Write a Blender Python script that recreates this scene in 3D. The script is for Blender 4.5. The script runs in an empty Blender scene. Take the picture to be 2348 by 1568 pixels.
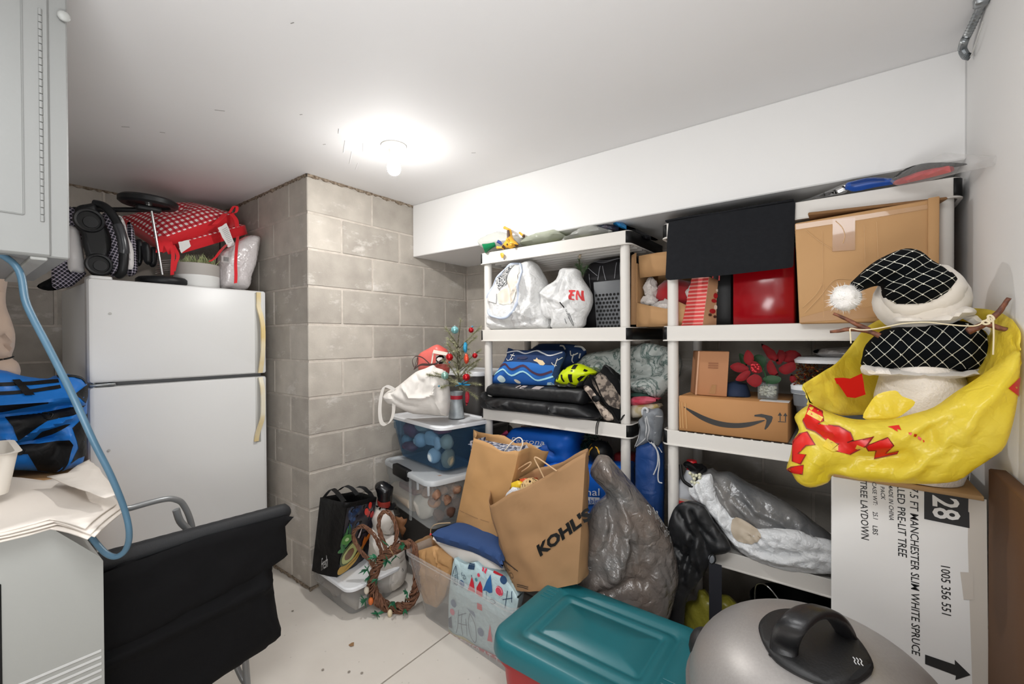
import bpy, bmesh, math, random
import numpy as np
from mathutils import Vector as V3, Matrix, noise, geometry
R = math.radians
SC = bpy.context.scene
COL = SC.collection
random.seed(7)

# ---------------------------------------------------------------- camera, exposure
cam_data = bpy.data.cameras.new('camera')
cam = bpy.data.objects.new('camera', cam_data)
COL.objects.link(cam)
cam_data.sensor_width = 36.0
cam_data.lens = 1005.0 / 2348.0 * 36.0
cam_data.clip_start = 0.02
yaw, pitch, roll = R(37.28), R(-0.4), R(-0.29)
cam.matrix_world = (Matrix.Translation((0, 0, 1.37)) @ Matrix.Rotation(yaw, 4, 'Z')
                    @ Matrix.Rotation(R(90) + pitch, 4, 'X') @ Matrix.Rotation(roll, 4, 'Z'))
SC.camera = cam
SC.view_settings.view_transform = 'Standard'
SC.view_settings.look = 'None'
SC.view_settings.gamma = 1.0
SC.view_settings.use_curve_mapping = False
SC.view_settings.exposure = 0.2
world = bpy.data.worlds.new('world')
SC.world = world
world.use_nodes = True
world.node_tree.nodes['Background'].inputs[0].default_value = (1, 1, 1, 1)
world.node_tree.nodes['Background'].inputs[1].default_value = 0.0
BULB_STRENGTH = 1350.0       # glass bulb on the ceiling
FILL_LIGHT_WATTS = 95.0     # unused wattage for an added fill light behind the camera

def area_light(name, loc, target, sx, sy, watts, col=(0.985, 0.992, 1.0)):
    d = bpy.data.lights.new(name, 'AREA')
    d.shape = 'RECTANGLE'; d.size = sx; d.size_y = sy; d.energy = watts; d.color = col
    o = bpy.data.objects.new(name, d)
    o.location = loc
    o.rotation_euler = (V3(target) - V3(loc)).to_track_quat('-Z', 'Y').to_euler()
    COL.objects.link(o)
    return o
BOUNCE, FRONT, TOP_FILL = 14.5, 5.0, 34.0
if BOUNCE: area_light('bounce_fill', (-0.2, -0.1, 0.95), (-0.95, 0.6, 2.27), 0.6, 0.6, BOUNCE)  # unseen up-facing fill, added to brighten the ceiling
if FRONT: area_light('front_fill', (-0.9, -2.1, 1.35), (-0.9, 1.0, 1.35), 2.4, 1.8, FRONT)  # added frontal fill from behind the camera; no doorway is built there
if TOP_FILL: area_light('overhead_fill', (-0.35, -0.05, 2.25), (-0.5, 0.35, 0.0), 1.0, 0.8, TOP_FILL)  # added soft fill above the camera, stands for no real fixture

# ---------------------------------------------------------------- materials
def lin(h):
    h = h.lstrip('#')
    c = [int(h[i:i + 2], 16) / 255 for i in (0, 2, 4)]
    return tuple(x / 12.92 if x <= 0.04045 else ((x + 0.055) / 1.055) ** 2.4 for x in c) + (1,)

def nd(nt, typ, **kw):
    n = nt.nodes.new(typ)
    for k, v in kw.items():
        if hasattr(n, k) and k not in ('Scale', 'Detail'):
            setattr(n, k, v)
        else:
            n.inputs[k].default_value = v
    return n

MATS = {}
def mat(name, hexc, rough=0.5, metal=0.0, spec=0.5, var=None, bump=None, crinkle=None, rnd=0.0,
        sheen=0.0, trans=0.0, subs=0.0, coat=0.0):
    """procedural principled material; var=(scale, hex2, contrast), bump=(scale, strength), crinkle=(scale, strength)"""
    if name in MATS: return MATS[name]
    m = bpy.data.materials.new(name); m.use_nodes = True
    nt = m.node_tree; b = nt.nodes['Principled BSDF']
    b.inputs['Base Color'].default_value = lin(hexc)
    b.inputs['Roughness'].default_value = rough
    b.inputs['Metallic'].default_value = metal
    b.inputs['Specular IOR Level'].default_value = spec
    b.inputs['Sheen Weight'].default_value = sheen
    b.inputs['Coat Weight'].default_value = coat
    tc = nt.nodes.new('ShaderNodeTexCoord')
    L = nt.links.new
    src = None
    if var:
        n = nd(nt, 'ShaderNodeTexNoise'); n.inputs['Scale'].default_value = var[0]; n.inputs['Detail'].default_value = 5
        L(tc.outputs['Object'], n.inputs['Vector'])
        r = nt.nodes.new('ShaderNodeValToRGB')
        w = var[2] if len(var) > 2 else 0.2
        r.color_ramp.elements[0].position = 0.5 - w; r.color_ramp.elements[1].position = 0.5 + w
        r.color_ramp.elements[0].color = lin(hexc); r.color_ramp.elements[1].color = lin(var[1])
        if len(var) > 3:        # thin veins instead of patches
            n.inputs['Distortion'].default_value = var[3]
            q = r.color_ramp.elements.new(0.5 + 2 * w + 0.02); q.color = lin(hexc)
        L(n.outputs['Fac'], r.inputs['Fac']); src = r.outputs['Color']
    if rnd:
        oi = nt.nodes.new('ShaderNodeObjectInfo')
        mr = nt.nodes.new('ShaderNodeMapRange')
        mr.inputs['To Min'].default_value = 1 - rnd; mr.inputs['To Max'].default_value = 1 + rnd
        L(oi.outputs['Random'], mr.inputs['Value'])
        hs = nt.nodes.new('ShaderNodeHueSaturation')
        if src: L(src, hs.inputs['Color'])
        else: hs.inputs['Color'].default_value = lin(hexc)
        L(mr.outputs['Result'], hs.inputs['Value']); src = hs.outputs['Color']
    if src: L(src, b.inputs['Base Color'])
    prev = None
    for bp, dist in ((bump, 0.004), (crinkle, 0.012)):
        if not bp: continue
        n = nd(nt, 'ShaderNodeTexNoise'); n.inputs['Scale'].default_value = bp[0]; n.inputs['Detail'].default_value = 4
        L(tc.outputs['Object'], n.inputs['Vector'])
        h = n.outputs['Fac']
        if dist > 0.01:         # creased film: facets between warped cell edges
            w = nt.nodes.new('ShaderNodeMixRGB'); w.inputs[0].default_value = 0.12
            L(tc.outputs['Object'], w.inputs[1]); L(n.outputs['Color'], w.inputs[2])
            v = nt.nodes.new('ShaderNodeTexVoronoi'); v.feature = 'DISTANCE_TO_EDGE'; v.inputs['Scale'].default_value = bp[0] * 1.1
            L(w.outputs[0], v.inputs['Vector']); h = v.outputs['Distance']
        bn = nt.nodes.new('ShaderNodeBump'); bn.inputs['Strength'].default_value = bp[1]; bn.inputs['Distance'].default_value = dist if dist < 0.01 else 0.02
        L(h, bn.inputs['Height'])
        if prev: L(prev.outputs['Normal'], bn.inputs['Normal'])
        prev = bn
    if prev: L(prev.outputs['Normal'], b.inputs['Normal'])
    if trans or subs:
        out = nt.nodes['Material Output']
        mx = nt.nodes.new('ShaderNodeMixShader'); mx.inputs[0].default_value = trans or subs
        t = nt.nodes.new('ShaderNodeBsdfTransparent' if trans else 'ShaderNodeBsdfTranslucent')
        if src: L(src, t.inputs['Color'])
        else: t.inputs['Color'].default_value = lin(hexc)
        if prev and subs: L(prev.outputs['Normal'], t.inputs['Normal'])
        L(b.outputs[0], mx.inputs[1]); L(t.outputs[0], mx.inputs[2]); L(mx.outputs[0], out.inputs[0])
    MATS[name] = m
    return m

def mat_uv_checks(name, kind):
    """woven checks laid out on the UVs (metres)"""
    m = bpy.data.materials.new(name); m.use_nodes = True
    nt = m.node_tree; b = nt.nodes['Principled BSDF']; L = nt.links.new
    b.inputs['Roughness'].default_value = 0.85
    uv = nt.nodes.new('ShaderNodeUVMap'); sp = nt.nodes.new('ShaderNodeSeparateXYZ'); L(uv.outputs[0], sp.inputs[0])
    fac = []
    pitch_ = 0.0155 if kind == 'gingham' else 0.0065
    for ax in (0, 1):
        d = nt.nodes.new('ShaderNodeMath'); d.operation = 'PINGPONG'; d.inputs[1].default_value = pitch_
        L(sp.outputs[ax], d.inputs[0])
        g = nt.nodes.new('ShaderNodeMath'); g.operation = 'GREATER_THAN'
        g.inputs[1].default_value = pitch_ * (0.5 if kind == 'gingham' else 0.7)
        L(d.outputs[0], g.inputs[0]); fac.append(g)
    a = nt.nodes.new('ShaderNodeMath'); a.operation = 'ADD'; L(fac[0].outputs[0], a.inputs[0]); L(fac[1].outputs[0], a.inputs[1])
    h = nt.nodes.new('ShaderNodeMath'); h.operation = 'MULTIPLY'; h.inputs[1].default_value = 0.5; L(a.outputs[0], h.inputs[0])
    r = nt.nodes.new('ShaderNodeValToRGB'); r.color_ramp.interpolation = 'CONSTANT'
    cs = ('#efe6e2', '#c8404a', '#b01020') if kind == 'gingham' else ('#1b1a22', '#8d8696', '#cfc6cc')
    e = r.color_ramp.elements
    e[0].position = 0; e[0].color = lin(cs[0]); e[1].position = 0.4; e[1].color = lin(cs[1])
    q = e.new(0.9); q.color = lin(cs[2])
    L(h.outputs[0], r.inputs[0]); L(r.outputs[0], b.inputs['Base Color'])
    return m

def mat_clear(name, tint, fac, rough=0.15, hexc='#e9ecec', crinkle=None):
    """thin clear or tinted plastic: transparency plus a glossy skin"""
    if name in MATS: return MATS[name]
    m = bpy.data.materials.new(name); m.use_nodes = True
    nt = m.node_tree; L = nt.links.new
    b = nt.nodes['Principled BSDF']; out = nt.nodes['Material Output']
    b.inputs['Base Color'].default_value = lin(hexc); b.inputs['Roughness'].default_value = rough
    t = nt.nodes.new('ShaderNodeBsdfTransparent'); t.inputs[0].default_value = lin(tint)
    lw = nt.nodes.new('ShaderNodeLayerWeight'); lw.inputs['Blend'].default_value = 0.25
    mr = nt.nodes.new('ShaderNodeMapRange'); mr.inputs['To Min'].default_value = fac; mr.inputs['To Max'].default_value = min(1, fac + 0.25)
    L(lw.outputs['Facing'], mr.inputs['Value'])
    mx = nt.nodes.new('ShaderNodeMixShader'); L(mr.outputs['Result'], mx.inputs[0])
    L(t.outputs[0], mx.inputs[1]); L(b.outputs[0], mx.inputs[2]); L(mx.outputs[0], out.inputs[0])
    if crinkle:
        tc = nt.nodes.new('ShaderNodeTexCoord')
        n = nd(nt, 'ShaderNodeTexNoise'); n.inputs['Scale'].default_value = crinkle[0]; n.inputs['Distortion'].default_value = 1.5
        L(tc.outputs['Object'], n.inputs['Vector'])
        bn = nt.nodes.new('ShaderNodeBump'); bn.inputs['Strength'].default_value = crinkle[1]; bn.inputs['Distance'].default_value = 0.012
        L(n.outputs['Fac'], bn.inputs['Height']); L(bn.outputs[0], b.inputs['Normal']); L(bn.outputs[0], lw.inputs['Normal'])
    MATS[name] = m
    return m

# ---------------------------------------------------------------- objects
TOPS = []
def thing(name, label, cat, group=None):
    """an Empty that parents its parts; it is moved to the thing's base at the end"""
    o = bpy.data.objects.new(name, None); COL.objects.link(o)
    o.empty_display_size = 0.05
    o['label'] = label; o['category'] = cat
    if group: o['group'] = group
    TOPS.append(o)
    return o

def ob(name, vf, m, parent=None, smooth=True, label=None, cat=None, group=None, kind=None, uv=None, solid=None, ang=50):
    V, F = vf[0], vf[1]
    me = bpy.data.meshes.new(name)
    me.from_pydata([tuple(v) for v in V], [], F)
    ms = m if isinstance(m, (list, tuple)) else [m]
    for x in ms: me.materials.append(x)
    if len(vf) > 2 and vf[2]:
        for p, i in zip(me.polygons, vf[2]): p.material_index = i
    if uv is not None:
        ul = me.uv_layers.new(name='uv')
        for l in me.loops: ul.data[l.index].uv = uv[l.vertex_index]
    if smooth:
        me.polygons.foreach_set('use_smooth', [True] * len(me.polygons))
        if ang: me.set_sharp_from_angle(angle=R(ang))
    me.update()
    o = bpy.data.objects.new(name, me); COL.objects.link(o)
    if parent is not None: o.parent = parent
    else: TOPS.append(o)
    if label: o['label'] = label
    if cat: o['category'] = cat
    if group: o['group'] = group
    if kind: o['kind'] = kind
    if solid:
        md = o.modifiers.new('thickness', 'SOLIDIFY'); md.thickness = solid; md.offset = 0
    return o

def copy_tree(o, parent=None, **props):
    c = o.copy(); COL.objects.link(c); c.parent = parent
    for k, v in props.items(): c[k] = v
    if parent is None: TOPS.append(c)
    for ch in list(o.children): copy_tree(ch, c)
    return c

def join(*parts):
    V, F, M = [], [], []
    for p in parts:
        n = len(V); V += [tuple(v) for v in p[0]]; F += [tuple(i + n for i in f) for f in p[1]]
        M += list(p[2]) if len(p) > 2 and p[2] else [0] * len(p[1])
    return V, F, M
def setmat(p, i): return p[0], p[1], [i] * len(p[1])

def xf(vf, mtx):
    return ([tuple(mtx @ V3(v)) for v in vf[0]], vf[1]) + tuple(vf[2:])
def move(vf, d): return xf(vf, Matrix.Translation(d))
def rotz(vf, a, c=(0, 0, 0)):
    return xf(vf, Matrix.Translation(c) @ Matrix.Rotation(a, 4, 'Z') @ Matrix.Translation(-V3(c)))

def box(lo, hi, bev=0.0, seg=1):
    bm = bmesh.new()
    bmesh.ops.create_cube(bm, size=1)
    c = (V3(lo) + V3(hi)) / 2; s = V3(hi) - V3(lo)
    for v in bm.verts: v.co = V3((v.co.x * s.x, v.co.y * s.y, v.co.z * s.z)) + c
    if bev: bmesh.ops.bevel(bm, geom=bm.edges[:], offset=bev, segments=seg, affect='EDGES', profile=0.5)
    bm.verts.index_update()
    r = [tuple(v.co) for v in bm.verts], [tuple(v.index for v in f.verts) for f in bm.faces]
    bm.free()
    return r

def hexa(c8, bev=0.0, seg=2):
    """box from 8 corners: bottom four then top four, same order"""
    bm = bmesh.new()
    vs = [bm.verts.new(c) for c in c8]
    for f in ((0, 1, 2, 3), (4, 7, 6, 5), (0, 4, 5, 1), (1, 5, 6, 2), (2, 6, 7, 3), (3, 7, 4, 0)):
        bm.faces.new([vs[i] for i in f])
    bmesh.ops.recalc_face_normals(bm, faces=bm.faces)
    if bev: bmesh.ops.bevel(bm, geom=bm.edges[:], offset=bev, segments=seg, affect='EDGES', profile=0.5)
    bm.verts.index_update()
    r = [tuple(v.co) for v in bm.verts], [tuple(v.index for v in f.verts) for f in bm.faces]
    bm.free()
    return r

def spline(pts, n=6, closed=False):
    P = [V3(p) for p in pts]; out = []
    N = len(P)
    for i in range(N if closed else N - 1):
        if closed: a, b, c, d = P[i - 1], P[i], P[(i + 1) % N], P[(i + 2) % N]
        else: a, b, c, d = P[max(i - 1, 0)], P[i], P[i + 1], P[min(i + 2, N - 1)]
        for k in range(n):
            t = k / n
            out.append(0.5 * ((2 * b) + (c - a) * t + (2 * a - 5 * b + 4 * c - d) * t * t + (3 * b - a - 3 * c + d) * t ** 3))
    if not closed: out.append(P[-1])
    return out

def tube(path, r, n=8, closed=False, caps=True):
    P = [V3(p) for p in path]; N = len(P)
    rr = r if isinstance(r, (list, tuple)) else [r] * N
    V, F = [], []
    up = None
    for i in range(N):
        if closed: t = P[(i + 1) % N] - P[i - 1]
        else: t = P[min(i + 1, N - 1)] - P[max(i - 1, 0)]
        t.normalize()
        if up is None: up = t.orthogonal().normalized()
        else:
            up = up - t * up.dot(t)
            up = up.normalized() if up.length > 1e-6 else t.orthogonal().normalized()
        w = t.cross(up)
        for k in range(n):
            a = 2 * math.pi * k / n
            V.append(P[i] + (up * math.cos(a) + w * math.sin(a)) * rr[i])
    for i in range(N if closed else N - 1):
        j = (i + 1) % N
        for k in range(n):
            q = (k + 1) % n
            F.append((i * n + k, i * n + q, j * n + q, j * n + k))
    if caps and not closed:
        F.append(tuple(reversed(range(n)))); F.append(tuple((N - 1) * n + k for k in range(n)))
    return V, F

def lathe(prof, c=(0, 0, 0), n=24, mtx=None):
    """profile of (radius, height); poles closed where radius is 0"""
    V, F = [], []; idx = []
    for r, z in prof:
        if r < 1e-6: idx.append([len(V)]); V.append(V3((0, 0, z)))
        else:
            idx.append(list(range(len(V), len(V) + n)))
            for k in range(n):
                a = 2 * math.pi * k / n; V.append(V3((r * math.cos(a), r * math.sin(a), z)))
    for a, b in zip(idx, idx[1:]):
        for k in range(n):
            q = (k + 1) % n
            if len(a) == 1 and len(b) == 1: continue
            if len(a) == 1: F.append((a[0], b[q], b[k]))
            elif len(b) == 1: F.append((a[k], a[q], b[0]))
            else: F.append((a[k], a[q], b[q], b[k]))
    if mtx: V = [mtx @ v for v in V]
    return [tuple(v + V3(c)) for v in V], F

def ball(c, r, n=12, s=(1, 1, 1)):
    m = max(4, n // 2)
    pr = [(r * math.sin(math.pi * i / m), -r * math.cos(math.pi * i / m)) for i in range(m + 1)]
    pr[0] = (0, -r); pr[-1] = (0, r)
    return lathe(pr, c, n, Matrix.Diagonal((s[0], s[1], s[2], 1)))

def axis_mtx(d):
    return V3(d).to_track_quat('Z', 'Y').to_matrix().to_4x4()
def rod(a, b, r, n=10, r2=None):
    return tube([a, b], [r, r if r2 is None else r2], n)

def rr(L, W, r, seg=4):
    out = []
    r = min(r, L / 2 - 1e-4, W / 2 - 1e-4)
    for cx, cy, a0 in ((L / 2 - r, W / 2 - r, 0), (-L / 2 + r, W / 2 - r, 90), (-L / 2 + r, -W / 2 + r, 180), (L / 2 - r, -W / 2 + r, 270)):
        for k in range(seg + 1):
            a = R(a0 + 90 * k / seg); out.append((cx + r * math.cos(a), cy + r * math.sin(a)))
    return out

def loft(rings, cap0=True, cap1=True):
    n = len(rings[0]); V = [tuple(p) for r in rings for p in r]; F = []
    for i in range(len(rings) - 1):
        for k in range(n):
            q = (k + 1) % n; F.append((i * n + k, i * n + q, (i + 1) * n + q, (i + 1) * n + k))
    if cap0: F.append(tuple(reversed(range(n))))
    if cap1: F.append(tuple((len(rings) - 1) * n + k for k in range(n)))
    return V, F
def rrloft(rings, c=(0, 0, 0), rot=0.0, cap0=True, cap1=True, seg=4):
    """rings of (z, length, width, corner radius)"""
    vf = loft([[(x, y, z) for x, y in rr(L, W, r, seg)] for z, L, W, r in rings], cap0, cap1)
    return xf(vf, Matrix.Translation(c) @ Matrix.Rotation(rot, 4, 'Z'))

def grid(fn, nu, nv, closeu=False):
    V = [fn(i / (nu if closeu else nu), j / nv) for j in range(nv + 1) for i in range(nu if closeu else nu + 1)]
    w = nu if closeu else nu + 1; F = []
    for j in range(nv):
        for i in range(nu):
            q = (i + 1) % w
            F.append((j * w + i, j * w + q, (j + 1) * w + q, (j + 1) * w + i))
    return V, F
def lerp(a, b, t): return V3(a) * (1 - t) + V3(b) * t
def bil(q, u, v): return lerp(lerp(q[0], q[1], u), lerp(q[3], q[2], u), v)
def fbm(p, s, seed=0, o=3):
    return noise.fractal(V3(p) * s + V3((seed * 7.3, seed * 3.1, seed * 1.7)), 1.0, 2.0, o, noise_basis='PERLIN_ORIGINAL')
def crumple(p, s, seed=0):
    """creased facets of crushed film or paper"""
    r = 0.0
    for k, a in ((1.0, 1.0), (2.3, 0.4)):
        q = V3(p) * s * k + V3((seed * 3.7, seed * 1.9, seed * 5.3 + k))
        q += noise.noise_vector(q * 0.7) * 0.45
        d = noise.voronoi(q)[0]
        r += a * (min(d[1] - d[0], 0.8) * 1.5 - 0.35)
    return r
def rumple(vf, amp, s, seed=0, o=3):
    return ([tuple(V3(v) + noise.noise_vector(V3(v) * s + V3((seed * 5.1, seed, -seed * 2.3))) * amp
                   + noise.noise_vector(V3(v) * s * 2.3 + V3((seed, seed * 4.1, 9))) * amp * 0.45) for v in vf[0]],) + tuple(vf[1:])

def ribbon(path, width, axis, th=0.002):
    """flat strap along a path, wide along axis"""
    P = [V3(p) for p in path]; a = V3(axis).normalized() * width / 2
    V, F = [], []
    for i, p in enumerate(P):
        t = (P[min(i + 1, len(P) - 1)] - P[max(i - 1, 0)]).normalized()
        n = t.cross(a).normalized() * th / 2
        V += [p + a + n, p - a + n, p - a - n, p + a - n]
    for i in range(len(P) - 1):
        for k in range(4):
            q = (k + 1) % 4; F.append((i * 4 + k, i * 4 + q, i * 4 + 4 + q, i * 4 + 4 + k))
    F += [(3, 2, 1, 0), tuple(len(V) - 4 + k for k in range(4))]
    return V, F

def text_mesh(s, size=1.0, shear=0.0, bold=0.0, space=1.0, sub=0):
    """lettering as flat triangles, lower left at the origin"""
    cu = bpy.data.curves.new('lettering', 'FONT'); cu.body = s; cu.size = size; cu.shear = shear
    cu.offset = bold; cu.space_character = space; cu.resolution_u = 2
    o = bpy.data.objects.new('lettering', cu); COL.objects.link(o)
    dg = bpy.context.evaluated_depsgraph_get(); dg.update()
    me = bpy.data.meshes.new_from_object(o.evaluated_get(dg))
    bm = bmesh.new(); bm.from_mesh(me)
    bmesh.ops.triangulate(bm, faces=bm.faces)
    for _ in range(sub): bmesh.ops.subdivide_edges(bm, edges=bm.edges[:], cuts=1)
    bmesh.ops.triangulate(bm, faces=bm.faces)
    bm.verts.index_update()
    r = [(v.co.x, v.co.y) for v in bm.verts], [tuple(v.index for v in f.verts) for f in bm.faces]
    bm.free(); bpy.data.objects.remove(o); bpy.data.curves.remove(cu); bpy.data.meshes.remove(me)
    return r
def flat_text(s, o, ax, ay, size, **k):
    V, F = text_mesh(s, size, **k)
    return [V3(o) + V3(ax) * x + V3(ay) * y for x, y in V], F
def fit_text(s, quad, sub=2, **k):
    """lettering stretched over a quad given as lower left, lower right, upper right, upper left"""
    V, F = text_mesh(s, 1.0, sub=sub, **k)
    x0 = min(v[0] for v in V); x1 = max(v[0] for v in V); y0 = min(v[1] for v in V); y1 = max(v[1] for v in V)
    return [bil(quad, (x - x0) / (x1 - x0), (y - y0) / (y1 - y0)) for x, y in V], F
def polygon(pts, res=0.02, res_b=None):
    """flat polygon, triangulated with inner points so it can follow a surface"""
    P = [V3(p) for p in pts]
    c = sum(P, V3()) / len(P); n = geometry.normal(P) if len(P) < 5 else newell(P)
    u = n.orthogonal().normalized(); v = n.cross(u)
    D = [((p - c).dot(u), (p - c).dot(v)) for p in P]
    A, F = tri2d(np.array(D), res)
    return [c + u * float(a) + v * float(b) for a, b in A], F
def newell(P):
    n = V3()
    for a, b in zip(P, P[1:] + P[:1]):
        n += V3(((a.y - b.y) * (a.z + b.z), (a.z - b.z) * (a.x + b.x), (a.x - b.x) * (a.y + b.y)))
    return n.normalized()

def seg_dist(Q, A, B):
    """distance of each point of Q to each segment A-B, smallest"""
    d = B - A; L = (d ** 2).sum(1) + 1e-12
    w = Q[:, None, :] - A[None]
    t = np.clip((w * d[None]).sum(2) / L[None], 0, 1)
    return np.sqrt((((w - t[..., None] * d[None]) ** 2).sum(2)).min(1))
def inside(Q, P):
    x, y = Q[:, 0], Q[:, 1]; c = np.zeros(len(Q), bool)
    for (ax, ay), (bx, by) in zip(P, np.roll(P, -1, 0)):
        k = ((ay > y) != (by > y)) & (x < (bx - ax) * (y - ay) / (by - ay + 1e-12) + ax)
        c ^= k
    return c
def resample(P, res):
    out = []
    for a, b in zip(P, np.roll(P, -1, 0)):
        n = max(1, int(round(np.hypot(*(b - a)) / res)))
        for k in range(n): out.append(a + (b - a) * k / n)
    return np.array(out)
def tri2d(P, res, smooth_pts=False):
    P = resample(P, res)
    lo, hi = P.min(0), P.max(0); pts = []
    rows = int((hi[1] - lo[1]) / (res * 0.87)) + 1
    for j in range(rows):
        y = lo[1] + (j + 0.5) * res * 0.87
        for i in range(int((hi[0] - lo[0]) / res) + 1): pts.append((lo[0] + (i + 0.5 * (j % 2)) * res, y))
    Q = np.array(pts) if pts else np.zeros((0, 2))
    if len(Q): Q = Q[inside(Q, P)]
    if len(Q): Q = Q[seg_dist(Q, P, np.roll(P, -1, 0)) > res * 0.45]
    A = [V3((float(a), float(b))) for a, b in P] + [V3((float(a), float(b))) for a, b in Q]
    r = geometry.delaunay_2d_cdt([a.to_2d() for a in A], [], [list(range(len(P)))], 1, 1e-6)
    vs = [(v[0], v[1]) for v in r[0]]; F = []
    for f in r[2]:
        a, b, c = (vs[i] for i in f[:3])
        F.append(tuple(f) if (b[0] - a[0]) * (c[1] - a[1]) - (b[1] - a[1]) * (c[0] - a[0]) > 0 else tuple(reversed(f)))
    return vs, F

class Puff:
    """soft body whose rim follows an outline and whose two sides swell out of it"""
    def __init__(s, pts, front, back=None, rim=None, res=0.014, wr=0.0, ws=9.0, seed=0, ridges=(), sm=3, pw=0.5, facing=(0, 0, 1.37), crisp=0.0):
        P = [V3(p) for p in pts]
        if sm: P = spline(P, sm, True)
        s.c = sum(P, V3()) / len(P)
        n = newell(P)
        if n.dot(V3(facing) - s.c) < 0: n = -n
        s.n = n
        s.u = V3((0, 0, 1)).cross(n)
        s.u = s.u.normalized() if s.u.length > 0.2 else V3((1, 0, 0)) - n * n.x
        s.u.normalize(); s.v = n.cross(s.u)
        s.P = np.array([s.to2(p) for p in P])
        s.f, s.b = front, front if back is None else back
        s.res, s.wr, s.ws, s.seed, s.pw, s.crisp = res, wr, ws, seed, pw, crisp
        s.A, s.B = s.P, np.roll(s.P, -1, 0)
        vs, F = tri2d(s.P, res)
        s.vs, s.F = np.array(vs), F
        d = seg_dist(s.vs, s.A, s.B)
        s.rim = rim or d.max() * 0.95
        s.ridges = [(np.array([s.to2(V3(p)) for p in pl]), w, h) for pl, w, h in ridges]
        s.hv = s.h(s.vs)
    def to2(s, p): q = V3(p) - s.c; return (q.dot(s.u), q.dot(s.v))
    def h(s, Q, back=False):
        Q = np.asarray(Q, float)
        d = np.where(inside(Q, s.P), seg_dist(Q, s.A, s.B), 0)
        t = np.clip(d / s.rim, 0, 1)
        base = np.power(np.clip(1 - (1 - t) ** 2, 0, 1), s.pw)
        h = (s.b if back else s.f) * base
        e = np.clip(d / 0.025, 0, 1)
        if s.wr:
            k = []
            for (a, b) in Q:
                p = (a, b, 3.3 if back else 0)
                w = fbm(p, s.ws, s.seed)
                if s.crisp: w = w * (1 - s.crisp) + s.crisp * crumple((a, b * 0.55, p[2]), s.ws, s.seed)
                k.append(w)
            h = h + s.wr * np.array(k) * e
        if not back:
            for pl, w, hh in s.ridges:
                dd = seg_dist(Q, pl[:-1], pl[1:])
                h = h + hh * np.exp(-(dd / w) ** 2) * e
        return h
    def at(s, q, h): return s.c + s.u * float(q[0]) + s.v * float(q[1]) + s.n * float(h)
    def mesh(s):
        d = seg_dist(s.vs, s.A, s.B); rim = d < 1e-5
        hb = s.h(s.vs, True)
        V = [s.at(q, 0 if r else h) for q, h, r in zip(s.vs, s.hv, rim)]
        bi = {}
        for i, q in enumerate(s.vs):
            if rim[i]: bi[i] = i
            else: bi[i] = len(V); V.append(s.at(q, -hb[i]))
        F = list(s.F) + [tuple(bi[i] for i in reversed(f)) for f in s.F]
        return V, F
    def uv(s, ang=0.0, sc=1.0):
        a = R(ang); out = []
        V, F = s.mesh()
        for p in V:
            x, y = s.to2(p); out.append(((x * math.cos(a) - y * math.sin(a)) * sc, (x * math.sin(a) + y * math.cos(a)) * sc))
        return out
    def wrap(s, vf, off=0.002):
        """lay flat shapes (3D, in the outline's plane) onto the front"""
        Q = [s.to2(p) for p in vf[0]]; h = s.h(Q)
        return ([s.at(q, max(a, 0) + off) for q, a in zip(Q, h)],) + tuple(vf[1:])
    def decal(s, pts, off=0.002, res=None, sm=0):
        if sm: pts = spline(pts, sm, True)
        vs, F = tri2d(np.array([s.to2(V3(p)) for p in pts]), res or s.res)
        h = s.h(vs)
        return [s.at(q, max(a, 0) + off) for q, a in zip(vs, h)], F
    def stroke(s, pts, w, off=0.003, sm=4):
        Pl = spline(pts, sm) if sm else [V3(p) for p in pts]
        Q = [V3(s.to2(p)) for p in Pl]; E = []
        for i, q in enumerate(Q):
            t = Q[min(i + 1, len(Q) - 1)] - Q[max(i - 1, 0)]; t = t.normalized() if t.length > 1e-9 else V3((1, 0))
            nn = V3((-t.y, t.x)) * w / 2; E += [q + nn, q, q - nn]
        h = s.h([(e[0], e[1]) for e in E])
        V = [s.at(e, max(a, 0) + off) for e, a in zip(E, h)]
        F = []
        for i in range(len(Q) - 1):
            F += [(3 * i + 1, 3 * i, 3 * i + 3, 3 * i + 4), (3 * i + 2, 3 * i + 1, 3 * i + 4, 3 * i + 5)]
        return V, [tuple(reversed(f)) for f in F]

def fan(o, a, b, n, w, h, seed=0, start=0.08):
    """gathered folds running from a knot o to points between a and b"""
    rf = random.Random(seed); out = []
    for k in range(n):
        e = lerp(a, b, (k + rf.uniform(0.2, 0.8)) / n); L_ = (V3(e) - V3(o)).length * 0.045; pts = []
        d = (e - V3(o)).cross(V3(o) * 0 + V3((-0.6, 0.8, 0))).normalized()
        s0, s1 = rf.uniform(start, 0.45), rf.uniform(0.6, 1.0)
        for t in (0, 0.33, 0.66, 1): pts.append(lerp(o, e, s0 + (s1 - s0) * t) + d * rf.uniform(-1, 1) * L_)
        out.append((spline(pts, 3), w * rf.uniform(0.7, 1.3), h * rf.choice((-1, 1, 1)) * rf.uniform(0.5, 1.1)))
    return out

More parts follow.
